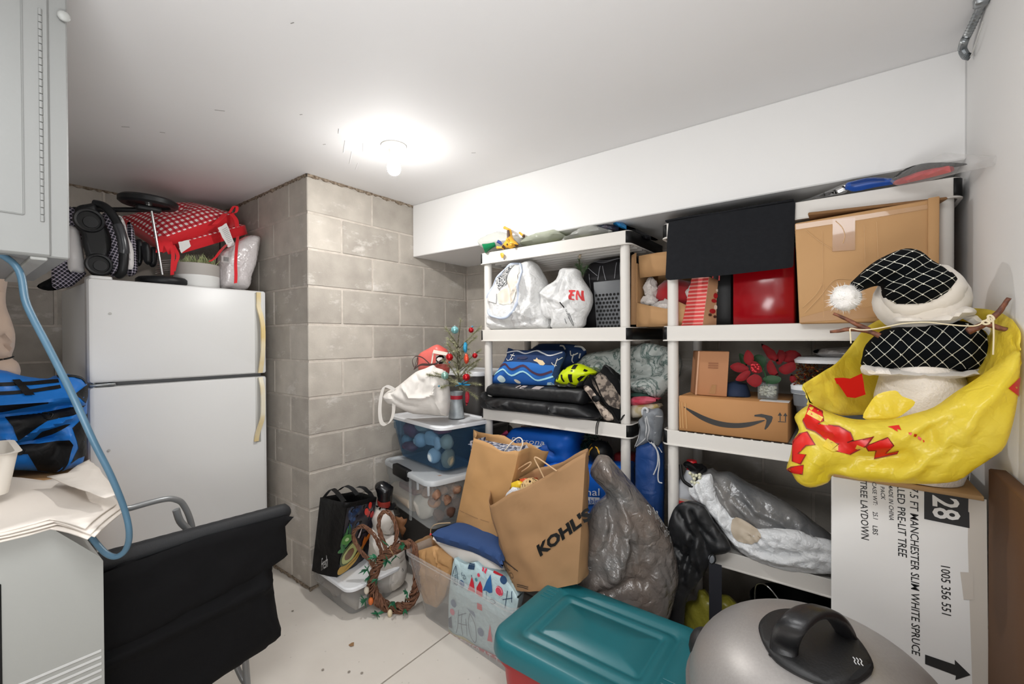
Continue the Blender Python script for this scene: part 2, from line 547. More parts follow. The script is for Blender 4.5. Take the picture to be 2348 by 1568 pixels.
def flip(vf): return (vf[0], [tuple(reversed(f)) for f in vf[1]]) + tuple(vf[2:])
def face_to(vf, p=(0, 0, 1.37)):
    """turn flat decals so that they face a point"""
    V = [V3(v) for v in vf[0]]; F = []
    for f in vf[1]:
        n = (V[f[1]] - V[f[0]]).cross(V[f[2]] - V[f[0]])
        F.append(tuple(f) if n.dot(V3(p) - V[f[0]]) > 0 else tuple(reversed(f)))
    return (vf[0], F) + tuple(vf[2:])
def plate(pts, off, th=0.0012, res=0.05):
    """thin printed or taped patch: polygon pushed out along off"""
    V, F = polygon(pts, res); o = V3(off).normalized() * th
    return face_to(([V3(v) + o for v in V], F), V3(pts[0]) + o * 1e4)
def circle(c, u, v, r, n=20, r2=None):
    return [V3(c) + V3(u) * r * math.cos(2 * math.pi * k / n) + V3(v) * (r2 or r) * math.sin(2 * math.pi * k / n) for k in range(n)]

def finish():
    """move every top-level object's origin to the base of what it holds"""
    for o in TOPS:
        obs = [o] if o.type == 'MESH' else list(o.children)
        if not obs: continue
        lo = V3((1e9,) * 3); hi = -lo
        for q in obs:
            if q.type != 'MESH' or not q.data.vertices: continue
            a = np.empty(len(q.data.vertices) * 3, 'f'); q.data.vertices.foreach_get('co', a); a = a.reshape(-1, 3) + np.array(q.location)
            lo = V3(np.minimum(a.min(0), lo)); hi = V3(np.maximum(a.max(0), hi))
        b = V3(((lo.x + hi.x) / 2, (lo.y + hi.y) / 2, lo.z))
        if o.type == 'MESH':
            if o.data.users == 1 and o.location.length == 0 and not o.children:
                o.data.transform(Matrix.Translation(-b)); o.location = b
        else:
            o.location = o.location + o.rotation_euler.to_matrix() @ b
            for q in obs: q.location = V3(q.location) - b

# ================================================================ the room
def struct(name, vf, m, **k):
    return ob(name, vf, m, kind='structure', **k)
XL, YC, YB, XR, ZC = -2.32, 1.223, 2.48, 0.30, 2.27
XREAR, YF = -3.53, -2.2
m_white = mat('white_paint', '#e4e3e2', 0.6, var=(3, '#e7e6e4', 0.3), bump=(40, 0.06))
m_ceil = mat('ceiling_paint', '#e4e3e3', 0.8, var=(2.2, '#e7e6e6', 0.25), bump=(30, 0.06))
m_mortar = mat('mortar', '#b3aaa0', 0.95, var=(25, '#c6beb4', 0.2), bump=(120, 0.4))
m_dirt = mat('ragged_mortar', '#5c4c3c', 0.95, var=(60, '#9b8d7c', 0.15), bump=(160, 0.8))

def block_material():
    m = bpy.data.materials.new('concrete_block'); m.use_nodes = True
    nt = m.node_tree; L = nt.links.new; b = nt.nodes['Principled BSDF']
    b.inputs['Roughness'].default_value = 0.92; b.inputs['Specular IOR Level'].default_value = 0.2
    g = nt.nodes.new('ShaderNodeNewGeometry')
    n1 = nd(nt, 'ShaderNodeTexNoise'); n1.inputs['Scale'].default_value = 9; n1.inputs['Detail'].default_value = 8
    L(g.outputs['Position'], n1.inputs['Vector'])
    r1 = nt.nodes.new('ShaderNodeValToRGB'); e = r1.color_ramp.elements
    e[0].position = 0.25; e[0].color = lin('#a59e95'); e[1].position = 0.75; e[1].color = lin('#bbb4aa')
    L(n1.outputs['Fac'], r1.inputs[0])
    oi = nt.nodes.new('ShaderNodeObjectInfo'); mr = nt.nodes.new('ShaderNodeMapRange')
    mr.inputs['To Min'].default_value = 0.86; mr.inputs['To Max'].default_value = 1.1
    L(oi.outputs['Random'], mr.inputs['Value'])
    hs = nt.nodes.new('ShaderNodeHueSaturation'); L(r1.outputs[0], hs.inputs['Color']); L(mr.outputs[0], hs.inputs['Value'])
    # smears of white paint
    mp = nt.nodes.new('ShaderNodeMapping'); mp.inputs['Scale'].default_value = (5, 5, 11); L(g.outputs['Position'], mp.inputs[0])
    n2 = nd(nt, 'ShaderNodeTexNoise'); n2.inputs['Scale'].default_value = 1.0; n2.inputs['Detail'].default_value = 9; n2.inputs['Roughness'].default_value = 0.72
    L(mp.outputs[0], n2.inputs['Vector'])
    r2 = nt.nodes.new('ShaderNodeValToRGB'); e = r2.color_ramp.elements
    e[0].position = 0.57; e[0].color = (0, 0, 0, 1); e[1].position = 0.68; e[1].color = (0.75, 0.75, 0.75, 1)
    L(n2.outputs['Fac'], r2.inputs[0])
    mx = nt.nodes.new('ShaderNodeMixRGB'); mx.inputs[2].default_value = lin('#cfcac4')
    L(r2.outputs[0], mx.inputs[0]); L(hs.outputs[0], mx.inputs[1]); L(mx.outputs[0], b.inputs['Base Color'])
    n3 = nd(nt, 'ShaderNodeTexNoise'); n3.inputs['Scale'].default_value = 130; n3.inputs['Detail'].default_value = 4
    L(g.outputs['Position'], n3.inputs['Vector'])
    bp = nt.nodes.new('ShaderNodeBump'); bp.inputs['Strength'].default_value = 0.35; bp.inputs['Distance'].default_value = 0.004
    L(n3.outputs['Fac'], bp.inputs['Height']); L(bp.outputs[0], b.inputs['Normal'])
    return m
m_block = block_material()

def floor_material():
    m = bpy.data.materials.new('concrete_floor'); m.use_nodes = True
    nt = m.node_tree; L = nt.links.new; b = nt.nodes['Principled BSDF']
    b.inputs['Roughness'].default_value = 0.6
    g = nt.nodes.new('ShaderNodeNewGeometry')
    n1 = nd(nt, 'ShaderNodeTexNoise'); n1.inputs['Scale'].default_value = 3.5; n1.inputs['Detail'].default_value = 7
    L(g.outputs['Position'], n1.inputs['Vector'])
    r1 = nt.nodes.new('ShaderNodeValToRGB'); e = r1.color_ramp.elements
    e[0].position = 0.3; e[0].color = lin('#cbc4bb'); e[1].position = 0.7; e[1].color = lin('#d6d0c7')
    L(n1.outputs['Fac'], r1.inputs[0])
    n2 = nd(nt, 'ShaderNodeTexVoronoi'); n2.inputs['Scale'].default_value = 16
    L(g.outputs['Position'], n2.inputs['Vector'])
    r2 = nt.nodes.new('ShaderNodeValToRGB'); e = r2.color_ramp.elements
    e[0].position = 0.04; e[0].color = (0.35, 0.35, 0.35, 1); e[1].position = 0.07; e[1].color = (0, 0, 0, 1)
    L(n2.outputs['Distance'], r2.inputs[0])
    mx = nt.nodes.new('ShaderNodeMixRGB'); mx.inputs[2].default_value = lin('#8c847a')
    L(r2.outputs[0], mx.inputs[0]); L(r1.outputs[0], mx.inputs[1]); L(mx.outputs[0], b.inputs['Base Color'])
    bp = nt.nodes.new('ShaderNodeBump'); bp.inputs['Strength'].default_value = 0.1; bp.inputs['Distance'].default_value = 0.005
    L(n1.outputs['Fac'], bp.inputs['Height']); L(bp.outputs[0], b.inputs['Normal'])
    return m

fl = thing('floor', '', ''); del fl['label'], fl['category']; fl['kind'] = 'structure'
m_floor = floor_material()
JX, JW = -1.47, 0.0035      # sawn control joint along Y
ob('slab', box((XREAR, YF, -0.1), (JX - JW, YB, 0)), m_floor, fl, smooth=False)
ob('slab', box((JX + JW, YF, -0.1), (XR, YB, 0)), m_floor, fl, smooth=False)
ob('control_joint', box((JX - JW, YF, -0.1), (JX + JW, YB, -0.006)), m_dirt, fl, smooth=False)
ob('dried_leaf', rumple(polygon([(-1.771,1.108,0.004),(-1.774,1.123,0.004),(-1.767,1.132,0.004),(-1.748,1.118,0.004),(-1.754,1.106,0.004)], 0.004), 0.002, 60), mat('leaf_brown', '#8d6b48', 0.8), fl)
for px in ((-1.725,0.959,0.003), (-2.223,1.079,0.003), (-1.628,1.018,0.003), (-1.580,1.047,0.003)):
    V, F = lathe([(0, 0.001), (0.004, 0.0008), (0.006, 0)], px, 9)
    ob('paint_fleck', rumple((V, F), 0.0015, 90, px[0]), mat('fleck', '#d9d4cc', 0.7) if px[1] > 1.2 else mat('fleck_dark', '#8c8379', 0.9), fl)

ceil_ = struct('ceiling', box((XREAR - 0.1, YF - 0.1, ZC), (XR + 0.1, YB + 0.1, ZC + 0.1)), m_ceil, smooth=False)
m_scuff = mat('scuff_grey', '#8d8a87', 0.9)
for x, y, a, L_ in ((-1.95, 0.68, 0.9, 0.035), (-1.73, 0.89, 0.4, 0.012), (-2.41, 0.49, 0.8, 0.03), (-2.35, 0.60, 0.9, 0.02), (-1.91, 1.09, 0.5, 0.014), (-1.43, 1.58, 0.6, 0.02), (-1.25, 0.62, 0.3, 0.012)):
    ob('scuff', rotz(box((x - L_ / 2, y - 0.0012, ZC - 0.0008), (x + L_ / 2, y + 0.0012, ZC + 0.001)), a, (x, y, 0)), m_scuff, ceil_, smooth=False)
for x, y, a, L_ in ((-1.95, 1.25, -0.5, 0.16), (-1.86, 1.16, -0.5, 0.14), (-1.80, 1.22, -0.6, 0.10), (-2.02, 1.33, -0.45, 0.10), (-1.74, 1.06, -0.5, 0.05)):
    ob('trowel_ridge', rotz(box((x - L_ / 2, y - 0.002, ZC - 0.0012), (x + L_ / 2, y + 0.002, ZC + 0.001), 0.0008), a, (x, y, 0)), m_ceil, ceil_, smooth=False)
struct('wall_right', box((XR, YF, -0.1), (XR + 0.1, YB + 0.1, ZC)), m_white, smooth=False)
struct('wall_front', box((XREAR, YF - 0.1, -0.1), (XR, YF, ZC)), m_white, smooth=False)
struct('trim_1', box((XL + 0.001, 1.95, 1.925), (XR, YB, ZC), 0.004), m_white, smooth=False)   # boxed-in soffit

ZJ = [2.262, 2.065, 1.866, 1.663, 1.456, 1.254, 1.052, 0.845, 0.6456, 0.4418, 0.2325, 0.012]
_bc = {}
def block(parent, lo, hi):
    s = tuple(round(b - a, 3) for a, b in zip(lo, hi))
    if s not in _bc:
        vf = box((-s[0] / 2, -s[1] / 2, -s[2] / 2), (s[0] / 2, s[1] / 2, s[2] / 2), 0.004)
        o = ob('block', vf, m_block, parent, smooth=False); _bc[s] = o.data
    else:
        o = bpy.data.objects.new('block', _bc[s]); COL.objects.link(o); o.parent = parent
    o.location = ((lo[0] + hi[0]) / 2, (lo[1] + hi[1]) / 2, (lo[2] + hi[2]) / 2)
def wall_holder(name):
    t = thing(name, '', ''); del t['label'], t['category']; t['kind'] = 'structure'; return t
G = 0.0048
wl = wall_holder('wall_left'); wr = wall_holder('wall_rear'); wb = wall_holder('wall_back')
ob('mortar_bed', box((XREAR, YC + 0.0035, -0.05), (XL - 0.0035, YB + 0.1, ZC)), m_mortar, wl, smooth=False)
ob('mortar_bed', box((XREAR - 0.1, YF, -0.05), (XREAR - 0.0035, YC, ZC)), m_mortar, wr, smooth=False)
ob('mortar_bed', box((XL - 0.05, YB + 0.0035, -0.05), (XR, YB + 0.1, ZC)), m_mortar, wb, smooth=False)
rb = random.Random(3)
for i in range(11):
    z1, z0 = ZJ[i] - G, ZJ[i + 1] + G
    lng = i % 2 == 0
    ly, lx = (0.41, 0.20) if lng else (0.205, 0.39)
    block(wl, (XL - lx + G, YC, z0), (XL, YC + ly - G, z1))
    y = YC + ly
    while y < YB - 0.02:
        e = min(y + 0.408, YB)
        d = rb.uniform(-0.0015, 0.0012); block(wl, (XL - 0.06, y + G, z0), (XL + d, e - G, z1)); y = e
    x = XL - lx
    while x > XREAR + 0.02:
        e = max(x - 0.39, XREAR)
        d = rb.uniform(-0.0012, 0.0015); block(wl, (e + G, YC + d, z0), (x - G, YC + 0.06, z1)); x = e
    y = YC - (0.2 if lng else 0.0)
    if lng: block(wr, (XREAR - 0.06, y + G, z0), (XREAR, YC - 0.002, z1))
    while y > -1.0:
        d = rb.uniform(-0.0015, 0.0012); block(wr, (XREAR - 0.06, y - 0.408 + G, z0), (XREAR + d, y - G, z1)); y -= 0.408
    x = XL + (0.17 if lng else 0.37)
    block(wb, (XL + 0.002, YB, z0), (x - G, YB + 0.06, z1))
    while x < XR - 0.02:
        e = min(x + 0.406, XR)
        d = rb.uniform(-0.0012, 0.0015); block(wb, (x + G, YB + d, z0), (e - G, YB + 0.06, z1)); x = e
# ragged mortar where block meets ceiling and floor
def ragged(a, b, n, w, out):
    a, b, out = V3(a), V3(b), V3(out); V, F = [], []
    for k in range(n + 1):
        p = a.lerp(b, k / n); q = abs(noise.noise(p * 23)) + 0.35 * abs(noise.noise(p * 90))
        V += [p - out * 0.01, p + out * (0.003 + 0.010 * q), p + out * 0.004 - V3((0, 0, w * (0.3 + 1.5 * q))), p - out * 0.01 - V3((0, 0, w * (0.3 + 1.5 * q)))]
    for k in range(n):
        for j in range(4):
            q = (j + 1) % 4; F.append((4 * k + j, 4 * k + 4 + j, 4 * k + 4 + q, 4 * k + q))
    return V, F
ob('mortar_seam', ragged((XL, YC, ZC), (XL, 1.95, ZC), 90, 0.016, (1, 0, 0)), m_dirt, wl, smooth=False)
ob('mortar_seam', ragged((XL, YC, ZC), (XREAR, YC, ZC), 120, 0.016, (0, -1, 0)), m_dirt, wl, smooth=False)
ob('mortar_seam', ragged((XREAR, YC, ZC), (XREAR, -0.6, ZC), 140, 0.014, (1, 0, 0)), m_dirt, wr, smooth=False)
ob('base_strip', ragged((XREAR, YC, 0.022), (XL + 0.002, YC, 0.022), 100, 0.02, (0, -1, 0)), m_dirt, wl, smooth=False)
ob('base_strip', ragged((XL, YC - 0.002, 0.022), (XL, YB, 0.022), 100, 0.02, (1, 0, 0)), m_dirt, wl, smooth=False)

# ---------------------------------------------------------------- ceiling lamp
lamp = thing('ceiling_lamp', 'bare white light bulb in a round porcelain ceiling socket', 'lamp')
BX, BY = -1.67, 1.295
m_porc = mat('porcelain', '#e8e6e1', 0.3)
ob('base', lathe([(0, ZC), (0.057, ZC), (0.058, ZC - 0.006), (0.05, ZC - 0.014), (0.03, ZC - 0.02), (0.0, ZC - 0.02)], (BX, BY, 0), 32), m_porc, lamp)
ob('socket', lathe([(0.026, ZC - 0.018), (0.023, ZC - 0.03), (0.02, ZC - 0.045), (0.0, ZC - 0.045)], (BX, BY, 0), 24), m_porc, lamp)
mb = bpy.data.materials.new('lit_bulb'); mb.use_nodes = True
pb = mb.node_tree.nodes['Principled BSDF']; pb.inputs['Base Color'].default_value = (1, 1, 1, 1)
pb.inputs['Emission Color'].default_value = (1.0, 0.985, 0.96, 1); pb.inputs['Emission Strength'].default_value = BULB_STRENGTH
mn = mb.copy(); mn.name = 'bulb_neck_glow'
mn.node_tree.nodes['Principled BSDF'].inputs['Emission Strength'].default_value = 34.0
ob('bulb', lathe([(0.0265, ZC - 0.1215), (0.02, ZC - 0.13), (0.009, ZC - 0.136), (0, ZC - 0.137)], (BX, BY, 0), 24), mb, lamp)
ob('bulb_neck', lathe([(0.0, ZC - 0.045), (0.0165, ZC - 0.045), (0.017, ZC - 0.058), (0.022, ZC - 0.072), (0.0287, ZC - 0.087), (0.031, ZC - 0.102), (0.0300, ZC - 0.1105), (0.0285, ZC - 0.117), (0.0265, ZC - 0.1216)], (BX, BY, 0), 24), mn, lamp)

# ---------------------------------------------------------------- flexible conduit in the corner
cond = thing('electrical_conduit', 'grey flexible metal conduit curling down in the ceiling corner at right', 'conduit')
m_gal = mat('galvanised_metal', '#a9acad', 0.35, 0.8, var=(30, '#8a8f92', 0.2))
cp = spline([(XR - 0.012, 1.2, ZC - 0.013), (XR - 0.012, 1.55, ZC - 0.013), (XR - 0.012, 1.72, ZC - 0.015), (XR - 0.02, 1.80, ZC - 0.03), (0.275,1.818,2.231), (0.277,1.861,2.228), (0.283,1.853,2.201), (0.292,1.854,2.195)], 14)
ob('armoured_sleeve', tube(cp, [0.0085 if i % 2 else 0.0105 for i in range(len(cp))], 10), m_gal, cond, ang=20)
ob('wire', tube(spline([(0.290,1.690,2.205), (0.288,1.725,2.192), (0.288,1.798,2.180), (0.292,1.854,2.195)], 6), 0.0018, 6), mat('wire_white', '#c9c8c4', 0.5), cond)
ob('clip', box((XR - 0.03, 1.66, ZC - 0.028), (XR - 0.001, 1.69, ZC - 0.001), 0.004), m_gal, cond)

# ---------------------------------------------------------------- plastic shelving
m_shelf = mat('shelf_plastic', '#d5d1cb', 0.45, bump=(60, 0.03))
m_blk = mat('black_plastic', '#0c0d0e', 0.5, spec=0.3, bump=(90, 0.05))
def shelving(x0, x1, label, yf=1.9, yb=2.36, zs=(1.86, 1.42, 0.975, 0.515, 0.075)):
    t = thing('shelving_unit', label, 'shelves')
    L, W, cx, cy, r = x1 - x0, yb - yf, (x0 + x1) / 2, (yf + yb) / 2, 0.03
    for i, z in enumerate(zs):
        vf = rrloft([(z - 0.03, 0.1, 0.05, 0.01), (z - 0.03, L - 0.02, W - 0.02, r - 0.01), (z - 0.062, L - 0.016, W - 0.016, r - 0.008), (z - 0.062, L + 0.008, W + 0.008, r + 0.004), (z - 0.058, L + 0.008, W + 0.008, r + 0.004), (z - 0.056, L, W, r),
                     (z, L, W, r), (z + 0.002, L - 0.006, W - 0.006, r - 0.003), (z - 0.006, L - 0.014, W - 0.014, r - 0.007), (z - 0.006, 0.1, 0.05, 0.01)], (cx, cy, 0), 0, seg=5)
        sh = ob('shelf', vf, m_shelf, t, ang=35)
        for k in range(7):     # stiffening ribs under the deck
            y = yf + 0.05 + k * (W - 0.1) / 6
            ob('rib', box((x0 + 0.03, y - 0.004, z - 0.055), (x1 - 0.03, y + 0.004, z - 0.03)), m_shelf, sh, smooth=False)
        for sx in (1, -1):     # black end band wrapping the corners
            o = rr(L + 0.003, W + 0.003, r + 0.0015, 5)
            o = [p for p in o if p[0] * sx > L / 2 - 0.021]
            o.sort(key=lambda p: p[1])
            V = [(cx + p[0], cy + p[1], z + dz) for dz in (-0.055, -0.002) for p in o]; n = len(o)
            F = [(k, k + 1, n + k + 1, n + k) if sx > 0 else (k + 1, k, n + k, n + k + 1) for k in range(n - 1)]
            ob('end_band', (V, F), m_blk, sh, solid=0.003)
    for i in range(len(zs)):
        zt = zs[i] - 0.058; zb = zs[i + 1] - 0.006 if i + 1 < len(zs) else 0.0
        for px in (x0 + 0.037, x1 - 0.037):
            for py in (yf + 0.034, yb - 0.034):
                ob('post', tube([(px, py, zb), (px, py, zt)], 0.0225, 16), m_shelf, t)
    return t
unitL = shelving(-1.68, -0.775, 'light grey plastic shelving unit with black ends, left unit in the corner')
unitR = shelving(-0.632, 0.285, 'light grey plastic shelving unit with black ends, right unit against the white wall')
# slots in the third shelf of the right unit
for k in range(22):
    x = -0.56 + k * 0.0345
    ob('slot', box((x, 1.9005, 0.974), (x + 0.026, 1.913, 0.9775)), m_blk, unitR, smooth=False)

# ---------------------------------------------------------------- fridge
fr = thing('refrigerator', 'white top-freezer refrigerator with yellowed handles', 'refrigerator')
m_enam = mat('white_enamel', '#d9d9d8', 0.35, bump=(220, 0.03))
m_yel = mat('yellowed_plastic', '#e0d9c4', 0.45, var=(5, '#d9bf80', 0.13))
m_gask = mat('grey_gasket', '#77787a', 0.6)
FX, FY0, FY1, FZ = -2.7, 0.41, 1.172, 1.655
ob('cabinet', box((-3.42, FY0 + 0.008, 0.02), (FX - 0.062, FY1 - 0.008, FZ - 0.012), 0.006), m_enam, fr)
ob('gasket', box((FX - 0.066, FY0 + 0.012, 0.1), (FX - 0.05, FY1 - 0.012, FZ - 0.015)), m_gask, fr, smooth=False)
def door(z0, z1):
    return xf(rrloft([(0, FY1 - FY0, z1 - z0, 0.01), (0.04, FY1 - FY0, z1 - z0, 0.012), (0.052, FY1 - FY0 - 0.012, z1 - z0 - 0.006, 0.012), (0.056, FY1 - FY0 - 0.035, z1 - z0 - 0.016, 0.012)]),
              Matrix.Translation((FX - 0.052, (FY0 + FY1) / 2, (z0 + z1) / 2)) @ Matrix(((0, 0, 1, 0), (1, 0, 0, 0), (0, 1, 0, 0), (0, 0, 0, 1))))
d1 = ob('freezer_door', door(1.178, FZ), m_enam, fr, ang=25)
d2 = ob('lower_door', door(0.1, 1.160), m_enam, fr, ang=25)
m_groove = mat('handle_recess', '#b9b8b4', 0.4)
for d, z0, z1, up in ((d1, 1.18, FZ - 0.01, 1), (d2, 0.78, 1.158, 0)):
    ob('grip_recess', box((FX - 0.002, 1.105, z0), (FX + 0.006, 1.137, z1), 0.004), m_groove, d)
def handle(zs):
    pts = spline(zs, 6)
    return ribbon([(FX + x, y, z) for x, y, z in pts], 0.022, (0, 1, 0), 0.012)
ob('handle', handle([(0.012, 1.125, 1.645), (0.012, 1.125, 1.59), (0.014, 1.124, 1.56), (0.032, 1.133, 1.49), (0.036, 1.138, 1.42), (0.034, 1.136, 1.30), (0.018, 1.132, 1.21), (0.012, 1.13, 1.183)]), m_yel, d1, label='yellowed freezer handle')
ob('handle', handle([(0.012, 1.13, 1.155), (0.034, 1.133, 1.09), (0.036, 1.134, 1.00), (0.034, 1.13, 0.92), (0.018, 1.112, 0.84), (0.012, 1.106, 0.792)]), m_yel, d2, label='yellowed refrigerator handle')
ob('hinge', join(box((FX - 0.05, FY0 + 0.004, 1.162), (FX + 0.003, FY0 + 0.095, 1.176), 0.003), tube([(FX - 0.01, FY0 + 0.02, 1.158), (FX - 0.01, FY0 + 0.02, 1.18)], 0.008, 10)), m_gal, fr)
ob('hinge_cover', box((FX - 0.13, FY0 + 0.01, FZ - 0.012), (FX - 0.012, FY0 + 0.09, FZ + 0.014), 0.008, 2), m_enam, fr)
for p in ((-2.700,0.486,1.496), (-2.700,0.476,0.867)):
    ob('plug', xf(lathe([(0.006, 0), (0.006, 0.003), (0, 0.004)], (0, 0, 0), 12), Matrix.Translation((FX + 0.004, p[1], p[2])) @ axis_mtx((1, 0, 0))), m_groove, fr)

# ================================================================ left side: appliances and what hangs there
m_grey = mat('grey_enamel', '#979894', 0.45, bump=(150, 0.03))
m_grey2 = mat('grey_enamel_light', '#b4b4b2', 0.45)
m_grey0 = mat('cabinet_grey', '#7e7f7d', 0.45, bump=(150, 0.03)); m_grey0b = mat('cabinet_grey_light', '#9a9b98', 0.45)
hb = thing('metal_cabinet', 'light grey metal cabinet with a piano hinge hung from the ceiling', 'cabinet')
ob('housing', box((-2.0, -0.55, 1.556), (-1.405, 0.186, ZC), 0.003), m_grey0, hb, smooth=False)
hd = ob('door', box((-1.407, -0.55, 1.558), (-1.399, 0.156, ZC - 0.002), 0.003), m_grey0, hb, smooth=False)
ob('raised_panel', box((-1.4, -0.4, 1.64), (-1.3983, 0.117, 2.12), 0.003), m_grey0, hd, smooth=False)
kn = lathe([(0.0, 0), (0.0035, 0), (0.0035, 0.0135), (0, 0.0135)], (0, 0, 0), 10)
k0 = None
for k in range(30):
    if k0 is None: k0 = ob('hinge_knuckle', kn, m_grey0, hb); c = k0
    else: c = k0.copy(); COL.objects.link(c)
    c.location = (-1.399, 0.143, 1.632 + k * 0.0155)
ob('underside_rail', box((-2.0, 0.125, 1.549), (-1.41, 0.152, 1.557), 0.002), m_grey0b, hb, smooth=False)
ob('screw', ball((-1.398, 0.18, 2.10), 0.012, 10, (0.5, 1, 1)), m_grey0b, hb)

m_hose = mat('blue_hose', '#345467', 0.4, var=(7, '#4f6f84', 0.3))
hose = spline([(-1.47, -0.0, 1.60), (-1.440,0.101,1.543), (-1.400,0.119,1.447), (-1.380,0.149,1.353), (-1.360,0.181,1.252), (-1.360,0.214,1.144), (-1.370,0.245,1.055), (-1.390,0.272,0.965), (-1.400,0.283,0.900), (-1.430,0.283,0.851), (-1.450,0.269,0.831), (-1.470,0.252,0.840), (-1.500,0.235,0.871), (-1.530,0.225,0.898), (-1.580,0.219,0.907), (-1.660,0.218,0.902)], 8)
ob('hose', tube(hose, 0.0068, 10), m_hose, label='dull blue plastic hose drooping from the grey metal cabinet', cat='hose')

ap = thing('appliance', 'pale grey metal appliance with a sloped shoulder and slanted louver grooves', 'appliance')
prof = [(-0.55, 0.0), (0.252, 0.0), (0.252, 0.812), (0.245, 0.826), (0.168, 0.919), (0.155, 0.926), (-0.55, 0.926)]
V = [(x, y, z) for x in (-2.1, -1.5) for y, z in prof]; n = len(prof)
ob('casing', (V, [tuple(range(n))[::-1], tuple(range(n, 2 * n))] + [(k, (k + 1) % n, n + (k + 1) % n, n + k) for k in range(n)]), m_grey, ap, smooth=False)
ob('front_panel', box((-1.502, -0.5, 0.03), (-1.496, 0.083, 0.83), 0.002), m_blk, ap, smooth=False)
for k in range(5):
    z = 0.584 - k * 0.0165
    ob('louver', hexa([(-1.502, 0.10, z), (-1.4975, 0.10, z), (-1.4975, 0.247, z), (-1.502, 0.247, z), (-1.502, 0.10, z + 0.006), (-1.499, 0.10, z + 0.006), (-1.499, 0.247, z + 0.006), (-1.502, 0.247, z + 0.006)], 0.001, 1), m_grey2, ap, smooth=False)

m_paper = mat('newsprint', '#d3cbc2', 0.85, bump=(60, 0.05))
npap = thing('paper_stack', 'heap of off-white folded paper sheets on the pale grey appliance', 'papers')
def sheet_stack(poly, z0, n, droop):
    for k in range(n):
        P = [V3(p) for p in poly]; c = sum(P, V3()) / len(P)
        P = [c + (p - c) * (1 - 0.015 * k) + V3((0.004 * (k % 3), 0.006 * ((k * 2) % 3), 0)) for p in P]
        V, F = polygon(P, 0.035)
        V = [V3((v.x, v.y, z0 + k * 0.006 - droop * max(0, v.y - 0.14) * 0.35 + 0.012 * noise.noise(V3((v.x * 6, v.y * 6, k * 0.3))))) for v in V]
        ob('paper', (V, F), m_paper, npap, solid=0.004)
sheet_stack([(-1.458,0.044,0.965),(-1.456,0.080,0.965),(-1.458,0.118,0.965),(-1.467,0.156,0.965),(-1.340,0.200,0.965),(-1.504,0.286,0.965),(-2.009,0.306,0.965),(-1.959,0.196,0.965),(-2.135,0.067,0.965)], 0.937, 4, 0.3)
ob('paper', rumple(polygon([(-1.810,0.190,0.985),(-1.805,0.229,0.985),(-1.964,0.302,0.985),(-1.457,0.275,0.985),(-1.448,0.251,0.985),(-1.594,0.222,0.985)], 0.03), 0.006, 8), m_paper, npap, solid=0.003)
tr = thing('plastic_tray', 'cream plastic tub of rods sitting on the paper heap', 'tub')
m_cream = mat('cream_plastic', '#ccc5bb', 0.55)
t0 = (-1.78, -0.10, 0.985)
ob('tub', rrloft([(0, 0.20, 0.42, 0.03), (0.10, 0.23, 0.45, 0.03), (0.105, 0.245, 0.465, 0.03), (0.105, 0.22, 0.44, 0.03), (0.012, 0.19, 0.41, 0.03)], t0), m_cream, tr)
for k, (dy, h, c) in enumerate(((0.02, 0.15, 0), (0.055, 0.17, 0), (0.09, 0.145, 0), (-0.01, 0.16, 1), (0.12, 0.15, 0))):
    ob('rod', rod((t0[0] + 0.06, t0[1] + dy, t0[2] + 0.012), (t0[0] + 0.03, t0[1] + dy - 0.01, t0[2] + h), 0.009), m_cream if not c else mat('red_rod', '#b5443c', 0.5), tr)

# ---------------------------------------------------------------- rolling cart
m_foam = mat('black_foam', '#232426', 0.6, spec=0.3, bump=(300, 0.2))
m_fab = mat('black_fabric', '#0b0b0d', 0.85, bump=(70, 0.15), spec=0.2)
m_tube = mat('grey_tube', '#8d8f90', 0.35, 0.5)
cart = thing('rolling_cart', 'black fabric rolling cart with a ribbed foam handle and steel tubes', 'cart')
hp = [(-1.745, 0.266 + 0.0183 * k, 0.718 - 0.0006 * k) for k in range(30)]
ob('foam_grip', tube(hp + [(-1.745, 0.822, 0.700), (-1.747, 0.832, 0.700)], [0.031 + (0.0008 if k % 2 else 0) for k in range(30)] + [0.030, 0.020], 20), m_foam, cart)
bagp = Puff([(-1.745, 0.27, 0.69), (-1.745, 0.50, 0.69), (-1.745, 0.79, 0.675), (-1.745, 0.77, 0.53), (-1.745, 0.775, 0.42), (-1.745, 0.79, 0.30), (-1.745, 0.80, 0.235), (-1.745, 0.74, 0.21), (-1.745, 0.60, 0.195), (-1.745, 0.27, 0.19)],
            0.045, 0.05, 0.07, 0.013, 0.012, 5, 4, [([(-1.745, 0.28, 0.44), (-1.745, 0.5, 0.45), (-1.745, 0.76, 0.47)], 0.02, 0.018), ([(-1.745, 0.72, 0.5), (-1.745, 0.74, 0.35), (-1.745, 0.79, 0.26)], 0.025, 0.015)])
ob('fabric_bag', bagp.mesh(), m_fab, cart)
flp = Puff([(-1.70, 0.262, 0.70), (-1.70, 0.8, 0.70), (-1.70, 0.8, 0.66), (-1.70, 0.805, 0.565), (-1.70, 0.795, 0.54), (-1.70, 0.66, 0.505), (-1.70, 0.5, 0.49), (-1.70, 0.262, 0.47)], 0.012, 0.012, 0.02, 0.02, 0.01, 6, 8, sm=2)
ob('fabric_flap', flp.mesh(), m_fab, cart)
for y in (0.30, 0.66):
    ob('leg', rod((-1.785, y, 0.69), (-1.82, y + 0.05, 0.03), 0.012), m_tube, cart)
